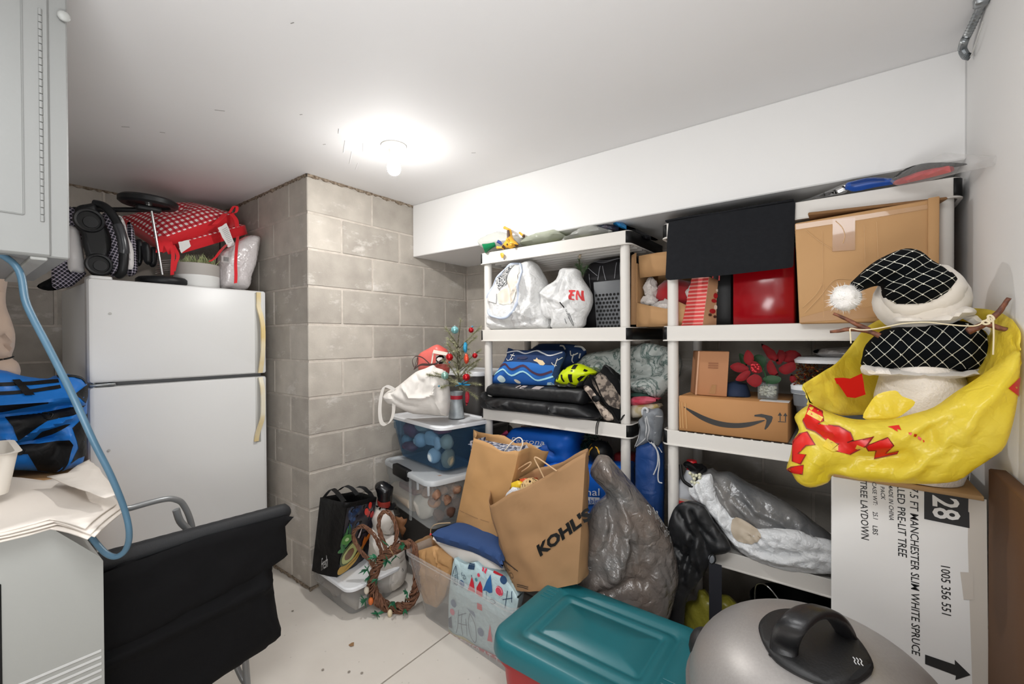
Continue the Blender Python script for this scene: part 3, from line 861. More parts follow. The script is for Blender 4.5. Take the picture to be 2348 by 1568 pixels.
ob('rear_frame', tube(spline([(-1.79, 0.30, 0.04), (-1.93, 0.31, 0.5), (-1.950,0.306,0.787), (-1.970,0.403,0.791), (-1.980,0.497,0.791), (-1.990,0.539,0.775), (-2.000,0.565,0.742), (-2.000,0.589,0.659), (-2.0, 0.62, 0.45), (-1.9, 0.70, 0.1), (-1.86, 0.72, 0.03)], 6), 0.0105, 10), m_tube, cart)
ob('brace', tube(spline([(-1.970,0.532,0.746), (-1.970,0.544,0.698), (-1.970,0.569,0.657), (-1.970,0.594,0.606), (-1.9, 0.63, 0.4)], 4), 0.012, 10), m_tube, cart)
for wx_, y in ((-1.80, 0.31), (-1.644,0.770,0.095)[:2]):
    ob('wheel', xf(lathe([(0.0, -0.014), (0.03, -0.014), (0.042, -0.01), (0.045, 0), (0.042, 0.01), (0.03, 0.014), (0, 0.014)], (0, 0, 0), 24), Matrix.Translation((wx_, y, 0.045)) @ axis_mtx((0.3, 1, 0))), m_blk, cart)
ob('cross_bar', rod((-1.815, 0.30, 0.05), (-1.815, 0.71, 0.05), 0.009), m_tube, cart)

# ---------------------------------------------------------------- jacket, blue bag and the box below
m_kraft = mat('cardboard', '#a67f55', 0.8, var=(4, '#b48c60', 0.3), bump=(35, 0.05))
ob('cardboard_box', box((-3.1, -0.5, 0.0), (-2.45, 0.385, 0.84), 0.006), m_kraft, label='brown cardboard box under the folded blue bag beside the fridge', cat='box')
bb = thing('duffel_bag', 'folded blue bag with black straps stacked beside the fridge', 'bag')
m_blue = mat('blue_nylon', '#1672c9', 0.45, bump=(40, 0.1), crinkle=(9, 0.25))
m_bkn = mat('black_nylon', '#0d0d0f', 0.55, spec=0.3, crinkle=(10, 0.3))
B = Puff([(-2.550,0.090,1.251),(-2.550,0.145,1.263),(-2.550,0.200,1.237),(-2.550,0.270,1.220),(-2.550,0.311,1.237),(-2.550,0.358,1.223),(-2.550,0.383,1.195),(-2.550,0.385,1.131),(-2.550,0.382,1.021),(-2.550,0.374,0.882),(-2.550,0.354,0.850),(-2.550,0.287,0.839),(-2.550,0.231,0.859),(-2.550,0.164,0.878),(-2.550,0.087,0.897)], 0.10, 0.28, 0.09, 0.014, 0.02, 7, 3,
         [([(-2.550,0.092,1.142),(-2.550,0.144,1.141),(-2.550,0.238,1.141),(-2.550,0.310,1.148),(-2.550,0.365,1.121)], 0.018, 0.035), ([(-2.550,0.092,1.099),(-2.550,0.144,1.094),(-2.550,0.245,1.100),(-2.550,0.322,1.114)], 0.014, -0.03), ([(-2.550,0.143,1.015),(-2.550,0.172,1.001),(-2.550,0.217,1.030),(-2.550,0.277,1.049),(-2.550,0.331,1.071)], 0.012, 0.03), ([(-2.550,0.143,0.987),(-2.550,0.217,0.985),(-2.550,0.305,1.001)], 0.012, -0.03), ([(-2.550,0.305,0.998),(-2.550,0.325,0.958),(-2.550,0.308,0.891),(-2.550,0.287,0.848)], 0.02, 0.04)])
ob('bag_body', B.mesh(), m_blue, bb)
if True:
    ob('black_panel', B.decal([(-2.550,0.092,1.142),(-2.550,0.144,1.140),(-2.550,0.257,1.138),(-2.550,0.257,1.132),(-2.550,0.144,1.111),(-2.550,0.092,1.112)], 0.003, 0.012), m_bkn, bb)
    ob('black_panel', B.decal([(-2.550,0.151,1.092),(-2.550,0.245,1.094),(-2.550,0.331,1.107),(-2.550,0.372,1.108),(-2.550,0.339,1.079),(-2.550,0.257,1.064),(-2.550,0.217,1.036),(-2.550,0.180,1.003),(-2.550,0.169,1.055)], 0.003, 0.012), m_bkn, bb)
    ob('black_panel', B.decal([(-2.550,0.217,0.991),(-2.550,0.241,1.026),(-2.550,0.305,1.042),(-2.550,0.322,1.040),(-2.550,0.268,1.007)], 0.004, 0.012), m_bkn, bb)
    ob('black_panel', B.decal([(-2.550,0.091,0.992),(-2.550,0.143,0.987),(-2.550,0.236,0.978),(-2.550,0.313,0.982),(-2.550,0.325,0.959),(-2.550,0.308,0.891),(-2.550,0.287,0.844),(-2.550,0.235,0.866),(-2.550,0.205,0.946),(-2.550,0.143,0.959),(-2.550,0.091,0.968)], 0.003, 0.012), m_bkn, bb)
    ob('black_panel', B.decal([(-2.550,0.326,1.024),(-2.550,0.365,1.060),(-2.550,0.382,1.070),(-2.550,0.380,0.893),(-2.550,0.346,0.894),(-2.550,0.316,0.886),(-2.550,0.346,0.936)], 0.003, 0.012), m_bkn, bb)
    ob('black_panel', B.decal([(-2.550,0.331,1.158),(-2.550,0.366,1.182),(-2.550,0.383,1.189),(-2.550,0.383,1.140),(-2.550,0.370,1.114),(-2.550,0.348,1.141)], 0.003, 0.012), m_bkn, bb)
ob('strap', B.stroke([(-2.550,0.093,1.216),(-2.550,0.145,1.213),(-2.550,0.219,1.210),(-2.550,0.294,1.213)], 0.013), m_bkn, bb)
ob('strap', B.stroke([(-2.550,0.093,1.184),(-2.550,0.145,1.181),(-2.550,0.200,1.181),(-2.550,0.258,1.187),(-2.550,0.296,1.192)], 0.013, 0.004), m_bkn, bb)
ob('strap', B.stroke([(-2.550,0.294,1.229),(-2.550,0.332,1.229),(-2.550,0.366,1.217),(-2.550,0.379,1.193)], 0.008, 0.004), m_bkn, bb)
ob('patch', B.decal([(-2.550,0.171,1.227),(-2.550,0.191,1.227),(-2.550,0.225,1.168),(-2.550,0.200,1.168)], 0.007, 0.012), m_bkn, bb)
for cx_, cy_ in ((305, 1105), (115, 1340)):
    q = [B.wrap(([p], []), 0.006)[0][0] for p in ([(-2.550,0.247,1.093),(-2.550,0.271,1.090),(-2.550,0.265,1.074),(-2.550,0.253,1.075)] if cx_ == 305 else [(-2.550,0.174,0.971),(-2.550,0.196,0.967),(-2.550,0.190,0.951),(-2.550,0.179,0.953)])]
    ob('ring', tube(spline(q, 4, True), 0.003, 6, True), m_blk, bb)
jk = thing('jacket', 'beige jacket heaped above the blue bag at the left edge', 'jacket')
m_beige = mat('beige_cloth', '#b9a392', 0.8, bump=(60, 0.1), sheen=0.2)
J = Puff([(-2.620,0.092,1.645),(-2.620,0.138,1.645),(-2.620,0.168,1.643),(-2.620,0.172,1.607),(-2.620,0.167,1.558),(-2.620,0.168,1.507),(-2.620,0.181,1.451),(-2.620,0.190,1.399),(-2.620,0.188,1.348),(-2.620,0.180,1.308),(-2.620,0.198,1.283),(-2.620,0.202,1.238),(-2.620,0.171,1.217),(-2.620,0.089,1.224)], 0.07, 0.14, 0.08, 0.014, 0.015, 8, 5,
         [([(-2.620,0.151,1.388),(-2.620,0.161,1.354),(-2.620,0.176,1.325)], 0.01, -0.025), ([(-2.620,0.128,1.310),(-2.620,0.172,1.303),(-2.620,0.187,1.311)], 0.01, -0.03), ([(-2.620,0.134,1.561),(-2.620,0.169,1.555)], 0.012, -0.02)])
ob('cloth', J.mesh(), m_beige, jk)
ob('drawcord', J.stroke([(-2.620,0.114,1.298),(-2.620,0.150,1.301),(-2.620,0.168,1.304),(-2.620,0.186,1.311)], 0.006, 0.006), m_blk, jk)

# ================================================================ on top of the fridge
st = thing('folded_stroller', 'folded black baby stroller lying on its side on the fridge', 'stroller')
m_bp = mat('stroller_plastic', '#17181a', 0.45, spec=0.35)
m_bp2 = mat('stroller_plastic_recess', '#0f1011', 0.5, spec=0.3)
m_whc = mat('white_cloth', '#d9d6d5', 0.85, bump=(120, 0.1))
m_plaid = mat_uv_checks('plaid_cloth', 'plaid')
m_chr = mat('chrome', '#c9c9c9', 0.2, 0.9)
T_ = Puff([(-2.780,0.385,1.963),(-2.780,0.398,1.986),(-2.780,0.424,2.000),(-2.780,0.451,2.010),(-2.780,0.462,1.985),(-2.780,0.477,1.955),(-2.780,0.492,1.913),(-2.780,0.507,1.867),(-2.780,0.508,1.817),(-2.780,0.497,1.774),(-2.780,0.506,1.734),(-2.780,0.504,1.690),(-2.780,0.481,1.677),(-2.780,0.439,1.677),(-2.780,0.421,1.715),(-2.780,0.420,1.763),(-2.780,0.408,1.813),(-2.780,0.405,1.860),(-2.780,0.386,1.892)], 0.016, 0.03, 0.02, 0.01, sm=4)
tray = ob('cup_tray', T_.mesh(), m_bp, st)
def cup(c, r):
    n = T_.n; p = T_.wrap(([c], []), 0)[0][0]
    mm = Matrix.Translation(p) @ axis_mtx(n)
    ob('cup_rim', lathe([(r, -0.004), (r, 0.006), (r * 0.93, 0.012), (r * 0.78, 0.010), (r * 0.74, 0.002), (r * 0.74, -0.004)], (0, 0, 0), 28, mm), m_bp, tray)
    ob('cup_well', lathe([(r * 0.75, 0.001), (0, 0.0015)], (0, 0, 0), 28, mm), m_bp2, tray)
    ob('cup_floor', lathe([(r * 0.5, 0.002), (r * 0.48, 0.005), (0, 0.005)], (0.0, 0, 0), 24, Matrix.Translation(V3((0, 0.005, -0.006))) @ mm), m_bp, tray)
cup((-2.780,0.430,1.923), 0.055); cup((-2.780,0.461,1.726), 0.050)
ob('tray_recess', T_.decal([(-2.780,0.420,1.863),(-2.780,0.477,1.890),(-2.780,0.501,1.849),(-2.780,0.494,1.782),(-2.780,0.437,1.779)], 0.002, 0.012), m_bp2, tray)
ob('handlebar', tube(spline([(-2.800,0.454,2.013), (-2.780,0.478,2.007), (-2.760,0.498,1.985), (-2.750,0.515,1.952), (-2.740,0.527,1.914), (-2.730,0.537,1.865), (-2.730,0.544,1.812), (-2.730,0.543,1.754), (-2.740,0.539,1.701), (-2.770,0.532,1.684)], 5), 0.0185, 12), m_bp, st)
ob('grip', tube(spline([(-2.735,0.524,1.917), (-2.725,0.536,1.864), (-2.725,0.543,1.811), (-2.730,0.543,1.789)], 5), 0.0205, 12), mat('grip_gloss', '#3a3b3e', 0.25), st)
ob('seat_pad', Puff([(-2.800,0.536,1.974),(-2.800,0.553,1.971),(-2.800,0.566,1.936),(-2.800,0.575,1.882),(-2.800,0.594,1.825),(-2.800,0.593,1.731),(-2.800,0.567,1.728),(-2.800,0.568,1.795),(-2.800,0.558,1.845),(-2.800,0.549,1.915)], 0.016, 0.03, 0.02, 0.01, 0.003).mesh(), m_whc, st)
ob('seat_pad', Puff([(-2.840,0.368,1.886),(-2.840,0.403,1.895),(-2.840,0.410,1.874),(-2.840,0.419,1.802),(-2.840,0.425,1.696),(-2.840,0.386,1.691),(-2.840,0.369,1.702)], 0.03, 0.04, 0.03, 0.012, 0.004).mesh(), m_whc, st)
for k, pl in enumerate(([(-2.850,0.583,1.962),(-2.850,0.603,1.949),(-2.850,0.612,1.896),(-2.850,0.619,1.836),(-2.850,0.622,1.748),(-2.850,0.611,1.705),(-2.850,0.577,1.707),(-2.850,0.579,1.890)], [(-2.860,0.491,1.981),(-2.860,0.529,1.985),(-2.860,0.548,1.912),(-2.860,0.560,1.827),(-2.860,0.559,1.702),(-2.860,0.514,1.697),(-2.860,0.505,1.819)], [(-2.900,0.337,1.978),(-2.900,0.400,1.996),(-2.900,0.418,1.976),(-2.900,0.429,1.895),(-2.900,0.428,1.728),(-2.900,0.439,1.694),(-2.900,0.406,1.647),(-2.900,0.385,1.626),(-2.900,0.351,1.617),(-2.900,0.323,1.634)], [(-2.950,0.281,1.622),(-2.950,0.317,1.658),(-2.950,0.363,1.692),(-2.950,0.386,1.645),(-2.950,0.362,1.618),(-2.950,0.317,1.605)])):
    pf = Puff(pl, 0.03, 0.06, 0.03, 0.014, 0.008, 14, k)
    ob('plaid_cover', pf.mesh(), m_plaid if k < 3 else m_fab, st, uv=pf.uv(20 * k))
def wheel(c, ax, r):
    mm = Matrix.Translation(c) @ axis_mtx(ax)
    w = ob('wheel', lathe([(0.0, -0.004), (r * 0.72, -0.004), (r * 0.74, -0.016), (r * 0.9, -0.02), (r, -0.01), (r, 0.01), (r * 0.9, 0.02), (r * 0.74, 0.016), (r * 0.72, 0.004), (0, 0.004)], (0, 0, 0), 36, mm), m_bp, st)
    ob('hub', lathe([(0.0, -0.03), (0.014, -0.03), (0.018, -0.006), (0.018, 0.006), (0.014, 0.03), (0, 0.03)], (0, 0, 0), 16, mm), m_chr, w)
w1, w2 = (-2.830,0.663,2.076), (-2.830,0.719,1.697)
w2 = (w2[0], w2[1], FZ + 0.020)
wheel(w1, (0.05, 0.02, 1), 0.122); wheel(w2, (0, 0, 1), 0.112)
ob('axle', rod((-2.790,0.663,2.037), (-2.790,0.706,1.708), 0.006), m_chr, st)
ob('axle_bracket', box(V3((-2.800,0.656,2.038)) - V3((0.02, 0.05, 0.015)), V3((-2.800,0.656,2.038)) + V3((0.02, 0.05, 0.012)), 0.006), m_bp, st)
ob('frame_tube', rod((-2.950,0.404,2.002), (-2.830,0.672,2.040), 0.012), m_bp, st)
for k, pl in enumerate(([(-2.860,0.614,1.876),(-2.860,0.639,1.885),(-2.860,0.649,1.842),(-2.860,0.641,1.769),(-2.860,0.624,1.749),(-2.860,0.614,1.792)], [(-2.800,0.629,1.861),(-2.800,0.653,1.861),(-2.800,0.663,1.827),(-2.800,0.664,1.775),(-2.800,0.652,1.753),(-2.800,0.635,1.766),(-2.800,0.628,1.804)], [(-2.840,0.665,1.842),(-2.840,0.694,1.851),(-2.840,0.699,1.802),(-2.840,0.690,1.755),(-2.840,0.665,1.757)])):
    ob('folding_joint', Puff(pl, 0.022, 0.03, 0.02, 0.01).mesh(), m_bp, st)
for k in range(7):
    ob('basket_wire', tube([V3((-2.920,0.709,1.794)) - V3((0, 0, 0.011 * k)), V3((-2.920,0.805,1.815)) - V3((0, 0, 0.011 * k))], 0.0018, 6), m_chr, st)

m_ging = mat_uv_checks('gingham_cloth', 'gingham')
m_red = mat('red_cloth', '#d10f1e', 0.75, bump=(90, 0.1), sheen=0.2)
def cushion(t, q, th, bulge, n=18, seed=0, part='cushion'):
    nrm = (V3(q[1]) - V3(q[0])).cross(V3(q[3]) - V3(q[0])).normalized()
    if nrm.z < 0: nrm = -nrm
    a, b = (V3(q[1]) - V3(q[0])).length, (V3(q[3]) - V3(q[0])).length
    uvs = []
    def top(u, v):
        p = (1 - abs(2 * u - 1) ** 2.6) * (1 - abs(2 * v - 1) ** 2.6)
        tuft = math.exp(-((u - 0.5) ** 2 + (v - 0.52) ** 2) / 0.02)
        w = 0.012 * noise.noise(V3((u * 3, v * 3, seed)))
        uvs.append((u * a, v * b)); return bil(q, u, v) + nrm * (bulge * p + w * p - 0.6 * bulge * tuft)
    def bot(u, v):
        p = (1 - abs(2 * u - 1) ** 2.6) * (1 - abs(2 * v - 1) ** 2.6)
        uvs.append((u * a, v * b)); return bil(q, u, v) - nrm * (th + 0.35 * bulge * p)
    A = grid(top, n, n); Bm = flip(grid(bot, n, n)); w = n + 1
    rim = [i for i in range(w)] + [j * w + n for j in range(1, w)] + [n * w + i for i in range(n - 1, -1, -1)] + [j * w for j in range(n - 1, 0, -1)]
    N = w * w; S = [(rim[k], N + rim[k], N + rim[(k + 1) % len(rim)], rim[(k + 1) % len(rim)]) for k in range(len(rim))]
    V = A[0] + Bm[0]; F = A[1] + [tuple(i + N for i in f) for f in Bm[1]] + S
    M = [0] * (len(A[1]) * 2) + [1] * len(S)
    bm = bmesh.new()
    ob(part, (V, F, M), [m_ging, m_red], t, uv=uvs, ang=80)
c1 = thing('seat_cushion', 'red gingham seat cushion lying uppermost on the fridge, with red ties', 'cushion')
cushion(c1, [(-2.840,0.698,1.892), (-2.920,1.088,2.134), (-3.320,0.992,2.253), (-3.200,0.628,2.061)], 0.075, 0.055)
def tie(t, pts, w=0.016):
    ob('tie', ribbon(spline(pts, 5), w, (0.1, 1, 0.3), 0.003), m_red, t)
tie(c1, [(-2.830,0.717,1.912), (-2.800,0.724,1.882), (-2.790,0.736,1.847), (-2.800,0.748,1.823)], 0.03)
tie(c1, [(-2.830,0.717,1.912), (-2.800,0.702,1.869), (-2.790,0.694,1.822)], 0.03)
tie(c1, [(-2.800,0.743,1.885), (-2.780,0.749,1.820), (-2.780,0.746,1.766), (-2.790,0.747,1.712)])
tie(c1, [(-2.800,0.754,1.869), (-2.780,0.770,1.814), (-2.780,0.759,1.772), (-2.790,0.754,1.731)])
tie(c1, [(-2.900,1.057,2.124), (-2.880,1.074,2.163), (-2.880,1.090,2.161), (-2.880,1.085,2.132), (-2.890,1.063,2.118)])
tie(c1, [(-2.880,1.027,2.108), (-2.860,0.989,2.061), (-2.860,0.967,2.032)], 0.03)
tie(c1, [(-2.880,1.059,2.116), (-2.860,1.077,2.080), (-2.840,1.074,2.035)], 0.022)
c2 = thing('seat_cushion', 'red gingham seat cushion squashed underneath the other one on the fridge', 'cushion')
cushion(c2, [(-2.860,0.797,1.894), (-2.950,1.162,2.081), (-3.340,1.099,2.188), (-3.220,0.731,1.992)], 0.055, 0.03, seed=4)
tie(c2, [(-2.840,1.078,1.980), (-2.760,1.040,1.892), (-2.720,1.020,1.805), (-2.710,1.017,1.735), (-2.710,1.015,1.689)])
tie(c2, [(-2.840,1.021,1.924), (-2.770,0.965,1.871), (-2.740,0.929,1.824), (-2.730,0.900,1.797)])
m_tag = mat('white_tag', '#dcdad8', 0.7)
tg = ob('care_tag', rumple(polygon([(-2.830,0.971,2.007),(-2.830,0.991,2.022),(-2.830,1.016,2.044),(-2.830,1.058,1.934),(-2.830,1.055,1.921),(-2.830,1.022,1.905)], 0.01), 0.003, 30), m_tag, c2, label='white care tag')
for k in range(9):
    y = 0.0
    ob('print_line', plate([bil([(-2.828,0.984,2.005),(-2.828,1.017,2.034),(-2.828,1.051,1.930),(-2.828,1.024,1.914)], u, v) for u, v in ((0.1, 0.1 + k * 0.09), (0.9, 0.1 + k * 0.09), (0.9, 0.12 + k * 0.09), (0.1, 0.12 + k * 0.09))], (1, 0, 0), 0.004), mat('print_grey', '#8e8e90', 0.8), tg)
ob('care_tag', rumple(polygon([(-2.800,0.775,1.891),(-2.800,0.825,1.910),(-2.800,0.834,1.878),(-2.800,0.791,1.831),(-2.800,0.782,1.855)], 0.01), 0.004, 30, 2), m_tag, c2, label='white care tag')

pot = thing('planter_pot', 'round two-tone grey and white pot of artificial grass on the fridge', 'planter')
pc = (-2.835,0.871,1.683); pc = (pc[0], pc[1], FZ)
ob('pot', lathe([(0, 0.0), (0.100, 0.0), (0.1035, 0.004), (0.1035, 0.066)], pc, 40), mat('pot_white', '#d8d8d6', 0.5), pot)
ob('pot_band', lathe([(0.1035, 0.066), (0.1040, 0.067), (0.1040, 0.128), (0.1, 0.130), (0.096, 0.128), (0.096, 0.10), (0, 0.10)], pc, 40), mat('pot_grey', '#a9a49f', 0.6, bump=(90, 0.05)), pot)
rg = random.Random(5); VF = []
for k in range(150):
    a, r_ = rg.uniform(0, 6.28), 0.085 * math.sqrt(rg.random()); x, y = pc[0] + r_ * math.cos(a), pc[1] + r_ * math.sin(a)
    h = rg.uniform(0.05, 0.09); dx, dy = rg.uniform(-0.035, 0.035), rg.uniform(-0.035, 0.035)
    VF.append(tube([(x, y, pc[2] + 0.1), (x + dx * 0.4, y + dy * 0.4, pc[2] + 0.1 + h * 0.6), (x + dx, y + dy, pc[2] + 0.1 + h)], [0.002, 0.0017, 0.0003], 4, caps=False))
ob('grass', join(*VF), mat('grass_green', '#6f8350', 0.6, var=(40, '#b9bd8a', 0.2)), pot, kind='stuff')

m_wrap = mat('wrapped_pillow', '#cfc9c9', 0.25, coat=0.6, crinkle=(14, 0.5))
wp = thing('wrapped_pillow', 'white pillow sealed in clear plastic standing at the fridge top corner', 'pillow')
W_ = Puff([(-2.860,0.983,1.845),(-2.860,1.028,1.908),(-2.860,1.097,1.970),(-2.860,1.145,2.001),(-2.860,1.190,2.007),(-2.860,1.205,1.974),(-2.860,1.179,1.821),(-2.860,1.158,1.765),(-2.860,1.135,1.676),(-2.860,1.048,1.675),(-2.860,0.981,1.681)], 0.07, 0.08, 0.06, 0.012, 0.006, 16, 2, sm=4, crisp=0.6)
ob('pillow', W_.mesh(), m_wrap, wp)
lb = ob('label', W_.decal([(-2.860,0.989,1.854),(-2.860,1.022,1.846),(-2.860,1.020,1.808),(-2.860,0.986,1.815)], 0.003, 0.01), m_tag, wp)
for k in range(9):
    ob('bar', W_.decal([bil([(-2.860,0.994,1.847),(-2.860,1.016,1.841),(-2.860,1.013,1.817),(-2.860,0.991,1.821)], u, v) for u, v in ((0.05 + k * 0.1, 0), (0.09 + k * 0.1, 0), (0.09 + k * 0.1, 1), (0.05 + k * 0.1, 1))], 0.005, 0.02), m_blk, lb)

# ================================================================ by the block pillar
class SoftBag:
    """four-sided bag between a bottom and a top outline, open at the top"""
    def __init__(s, b4, t4, bulge=0.01, wr=0.006, seed=0, nu=9, nv=14, ws=9.0, top_wave=0.0, gusset=0.0):
        s.b, s.t = [V3(p) for p in b4], [V3(p) for p in t4]
        s.bulge, s.wr, s.seed, s.nu, s.nv, s.ws, s.tw, s.g = bulge, wr, seed, nu, nv, ws, top_wave, gusset
        s.c = (sum(s.b, V3()) + sum(s.t, V3())) / 8
    def nrm(s, k):
        k2 = (k + 1) % 4
        n = (s.b[k2] - s.b[k]).cross(s.t[k] - s.b[k]).normalized()
        m = (s.b[k] + s.b[k2] + s.t[k] + s.t[k2]) / 4
        return n if n.dot(m - s.c) > 0 else -n
    def at(s, k, u, v, off=0.0):
        k2 = (k + 1) % 4
        p = lerp(s.b[k], s.b[k2], u).lerp(lerp(s.t[k], s.t[k2], u), v)
        n = s.nrm(k)
        e = min(1, 6 * u, 6 * (1 - u))
        b = s.bulge * 4 * u * (1 - u) * (1 - 0.6 * v)
        if s.g and k % 2 == 1: b -= s.g * max(0, 1 - abs(2 * u - 1) * 1.1) * v
        w = s.wr * (0.7 * fbm(p, s.ws, s.seed) + 0.8 * crumple(p, s.ws * 0.8, s.seed)) * e
        q = p + n * (b + w + off)
        q.z += s.tw * noise.noise(p * 9 + V3((s.seed, 0, 0))) * max(0, v - 0.8) * 5
        return q
    def mesh(s):
        V, F = [], []; M = 4 * s.nu
        for j in range(s.nv + 1):
            for i in range(M): V.append(s.at(i // s.nu, (i % s.nu) / s.nu, j / s.nv))
        for j in range(s.nv):
            for i in range(M):
                q = (i + 1) % M; F.append((j * M + i, j * M + q, (j + 1) * M + q, (j + 1) * M + i))
        c = len(V); V.append(sum((V3(x) for x in V[:M]), V3()) / M)
        for i in range(M): F.append((c, (i + 1) % M, i))
        bm = bmesh.new()
        vs = [bm.verts.new(v) for v in V]
        for f in F: bm.faces.new([vs[i] for i in f])
        bmesh.ops.recalc_face_normals(bm, faces=bm.faces); bm.verts.index_update()
        r = [tuple(v.co) for v in bm.verts], [tuple(v.index for v in f.verts) for f in bm.faces]; bm.free()
        return r
    def decal(s, k, uv, off=0.002, res=0.02, sm=0):
        P = [V3((a, b, 0)) for a, b in uv]
        if sm: P = spline(P, sm, True)
        n = s.nrm(k); w = (s.b[(k + 1) % 4] - s.b[k]).length; h = (s.t[k] - s.b[k]).length
        vs, F = tri2d(np.array([(p.x * w, p.y * h) for p in P]), res)
        V = [s.at(k, a / w, b / h, off) for a, b in vs]
        return face_to((V, F), V[0] + n * 50)
    def text(s, k, txt, quad, off=0.003, sub=1, **kw):
        V, F = fit_text(txt, [V3((a, b, 0)) for a, b in quad], sub, **kw)
        n = s.nrm(k); V = [s.at(k, p.x, p.y, off) for p in V]
        return face_to((V, F), V[0] + n * 50)
    def stroke(s, k, pts, w, off=0.003, sm=4):
        P = spline([V3((a, b, 0)) for a, b in pts], sm); V, F = [], []
        W_ = (s.b[(k + 1) % 4] - s.b[k]).length; H = (s.t[k] - s.b[k]).length
        for i, p in enumerate(P):
            t = P[min(i + 1, len(P) - 1)] - P[max(i - 1, 0)]; t = V3((t.x * W_, t.y * H, 0)).normalized()
            d = V3((-t.y * w / 2 / W_, t.x * w / 2 / H, 0))
            V += [s.at(k, p.x + d.x, p.y + d.y, off), s.at(k, p.x - d.x, p.y - d.y, off)]
        F = [(2 * i, 2 * i + 1, 2 * i + 3, 2 * i + 2) for i in range(len(P) - 1)]
        n = s.nrm(k)
        return face_to((V, F), V[0] + n * 50)
    def uv(s, k, p):
        k2 = (k + 1) % 4; u, v = 0.5, 0.5; p = V3(p)
        for _ in range(12):
            a, b = s.b[k].lerp(s.b[k2], u), s.t[k].lerp(s.t[k2], u); q = a.lerp(b, v)
            du = (s.b[k2] - s.b[k]).lerp(s.t[k2] - s.t[k], v); dv = b - a; r = p - q
            A, B, C = du.dot(du), du.dot(dv), dv.dot(dv); e, f_ = du.dot(r), dv.dot(r); D = A * C - B * B
            u += (C * e - B * f_) / D; v += (A * f_ - B * e) / D
        return (u, v)
    def quad(s, k, lo, hi): return [(lo[0], lo[1]), (hi[0], lo[1]), (hi[0], hi[1]), (lo[0], hi[1])]
def ell(cx, cy, rx, ry, n=16, rot=0):
    a = R(rot)
    return [(cx + rx * math.cos(t) * math.cos(a) - ry * math.sin(t) * math.sin(a), cy + rx * math.cos(t) * math.sin(a) + ry * math.sin(t) * math.cos(a)) for t in (2 * math.pi * k / n for k in range(n))]

m_clear = mat_clear('clear_plastic', '#f7f8f8', 0.085, 0.18)
m_frost = mat_clear('frosted_plastic', '#fafafa', 0.11, 0.3, '#dcdcdb')
m_bluecl = mat_clear('blue_clear_plastic', '#dce8f1', 0.05, 0.15, '#6d93b5')
m_lidw = mat('white_lid', '#dfe1e4', 0.35)
m_lidc = mat('translucent_lid', '#c7cbce', 0.3, subs=0.25)
def tub(t, c, L, W, H, rot, m, taper=0.04, lip=0.012, r=0.04, th=0.003, name='body'):
    """open-topped tapered tub with a rolled rim; c is the base centre"""
    k = taper
    rings = [(0.004, L - k - 2 * th, W - k - 2 * th, r), (H - 0.004, L - 2 * th, W - 2 * th, r), (H, L, W, r), (H, L + 2 * lip, W + 2 * lip, r + lip), (H - 0.012, L + 2 * lip, W + 2 * lip, r + lip),
             (H - 0.014, L + 0.004, W + 0.004, r), (H - 0.06, L, W, r), (H - 0.066, L - 0.012, W - 0.012, r), (0.01, L - k + 0.002, W - k + 0.002, r), (0, L - k - 0.02, W - k - 0.02, r * 0.8)]
    return ob(name, rrloft(rings, c, rot, True, True, 6), m, t, ang=40)
def lid(t, c, L, W, rot, m, r=0.05, h=0.02):
    rings = [(0.0, L - 0.004, W - 0.004, r), (0.002, L, W, r), (h * 0.7, L, W, r), (h, L - 0.012, W - 0.012, r - 0.006), (h, L - 0.05, W - 0.05, r - 0.015), (h * 0.75, L - 0.06, W - 0.06, r - 0.02)]
    return ob('lid', rrloft(rings, c, rot, True, True, 6), m, t, ang=40)

# small bin on the floor
sb = thing('storage_bin', 'low clear storage bin with white lid on the floor at the pillar corner', 'bin')
SBC, SBR = (-2.105, 1.365, 0.0), R(-3)
tub(sb, SBC, 0.385, 0.30, 0.14, SBR, m_frost, 0.05, 0.004)
lid(sb, (SBC[0], SBC[1], 0.139), 0.415, 0.325, SBR, m_lidw)
ob('side_label', plate([(-1.925,1.259,0.035), (-1.925,1.299,0.035), (-1.930,1.313,0.080), (-1.930,1.268,0.084)], (1, -0.2, 0)), mat('label_grey', '#bfbdb9', 0.6), sb)
for k, (x, y, z, s, c) in enumerate(((-2.2, 1.32, 0.01, (0.13, 0.12, 0.05), '#8b7f74'), (-2.02, 1.34, 0.01, (0.14, 0.16, 0.045), '#a8a097'))):
    ob('paper_bundle', box((x - s[0] / 2, y - s[1] / 2, z), (x + s[0] / 2, y + s[1] / 2, z + s[2]), 0.01, 2), mat('bundle%d' % k, c, 0.8),
       label=('grey-brown bundle at the left inside the low clear floor bin', 'beige bundle at the right inside the low clear floor bin')[k], cat='bundle')

# printed shopping bag
sh = thing('shopping_bag', 'black reusable shopping bag with an avocado print on the low floor bin', 'bag')
m_nw = mat('black_nonwoven', '#0a0a0b', 0.6, spec=0.25, bump=(200, 0.15), crinkle=(12, 0.2))
zb = 0.161
P1, P2, P3 = (-2.225,1.183,0.161), (-2.066,1.227,0.161), (-2.138,1.458,0.161)
P4 = tuple(V3(P1) + V3(P3) - V3(P2))
Tq = [(-2.212,1.225,0.536), (-1.935,1.205,0.576), (-2.026,1.440,0.515), (-2.266,1.460,0.491)]
bg = SoftBag([P1, P2, P3, P4], Tq, 0.008, 0.008, 3)
ob('bag_body', bg.mesh(), m_nw, sh, solid=0.003)
pr = ob('print', bg.decal(1, bg.quad(1, (0.02, 0.01), (0.985, 0.93)), 0.002), mat('print_dark', '#16161e', 0.35, var=(9, '#2a2738', 0.2)), sh)
def pc_(nm, c, *a, **k): ob(nm, bg.decal(1, *a, **k), mat('pr_' + nm + c[1:], c, 0.35), pr)
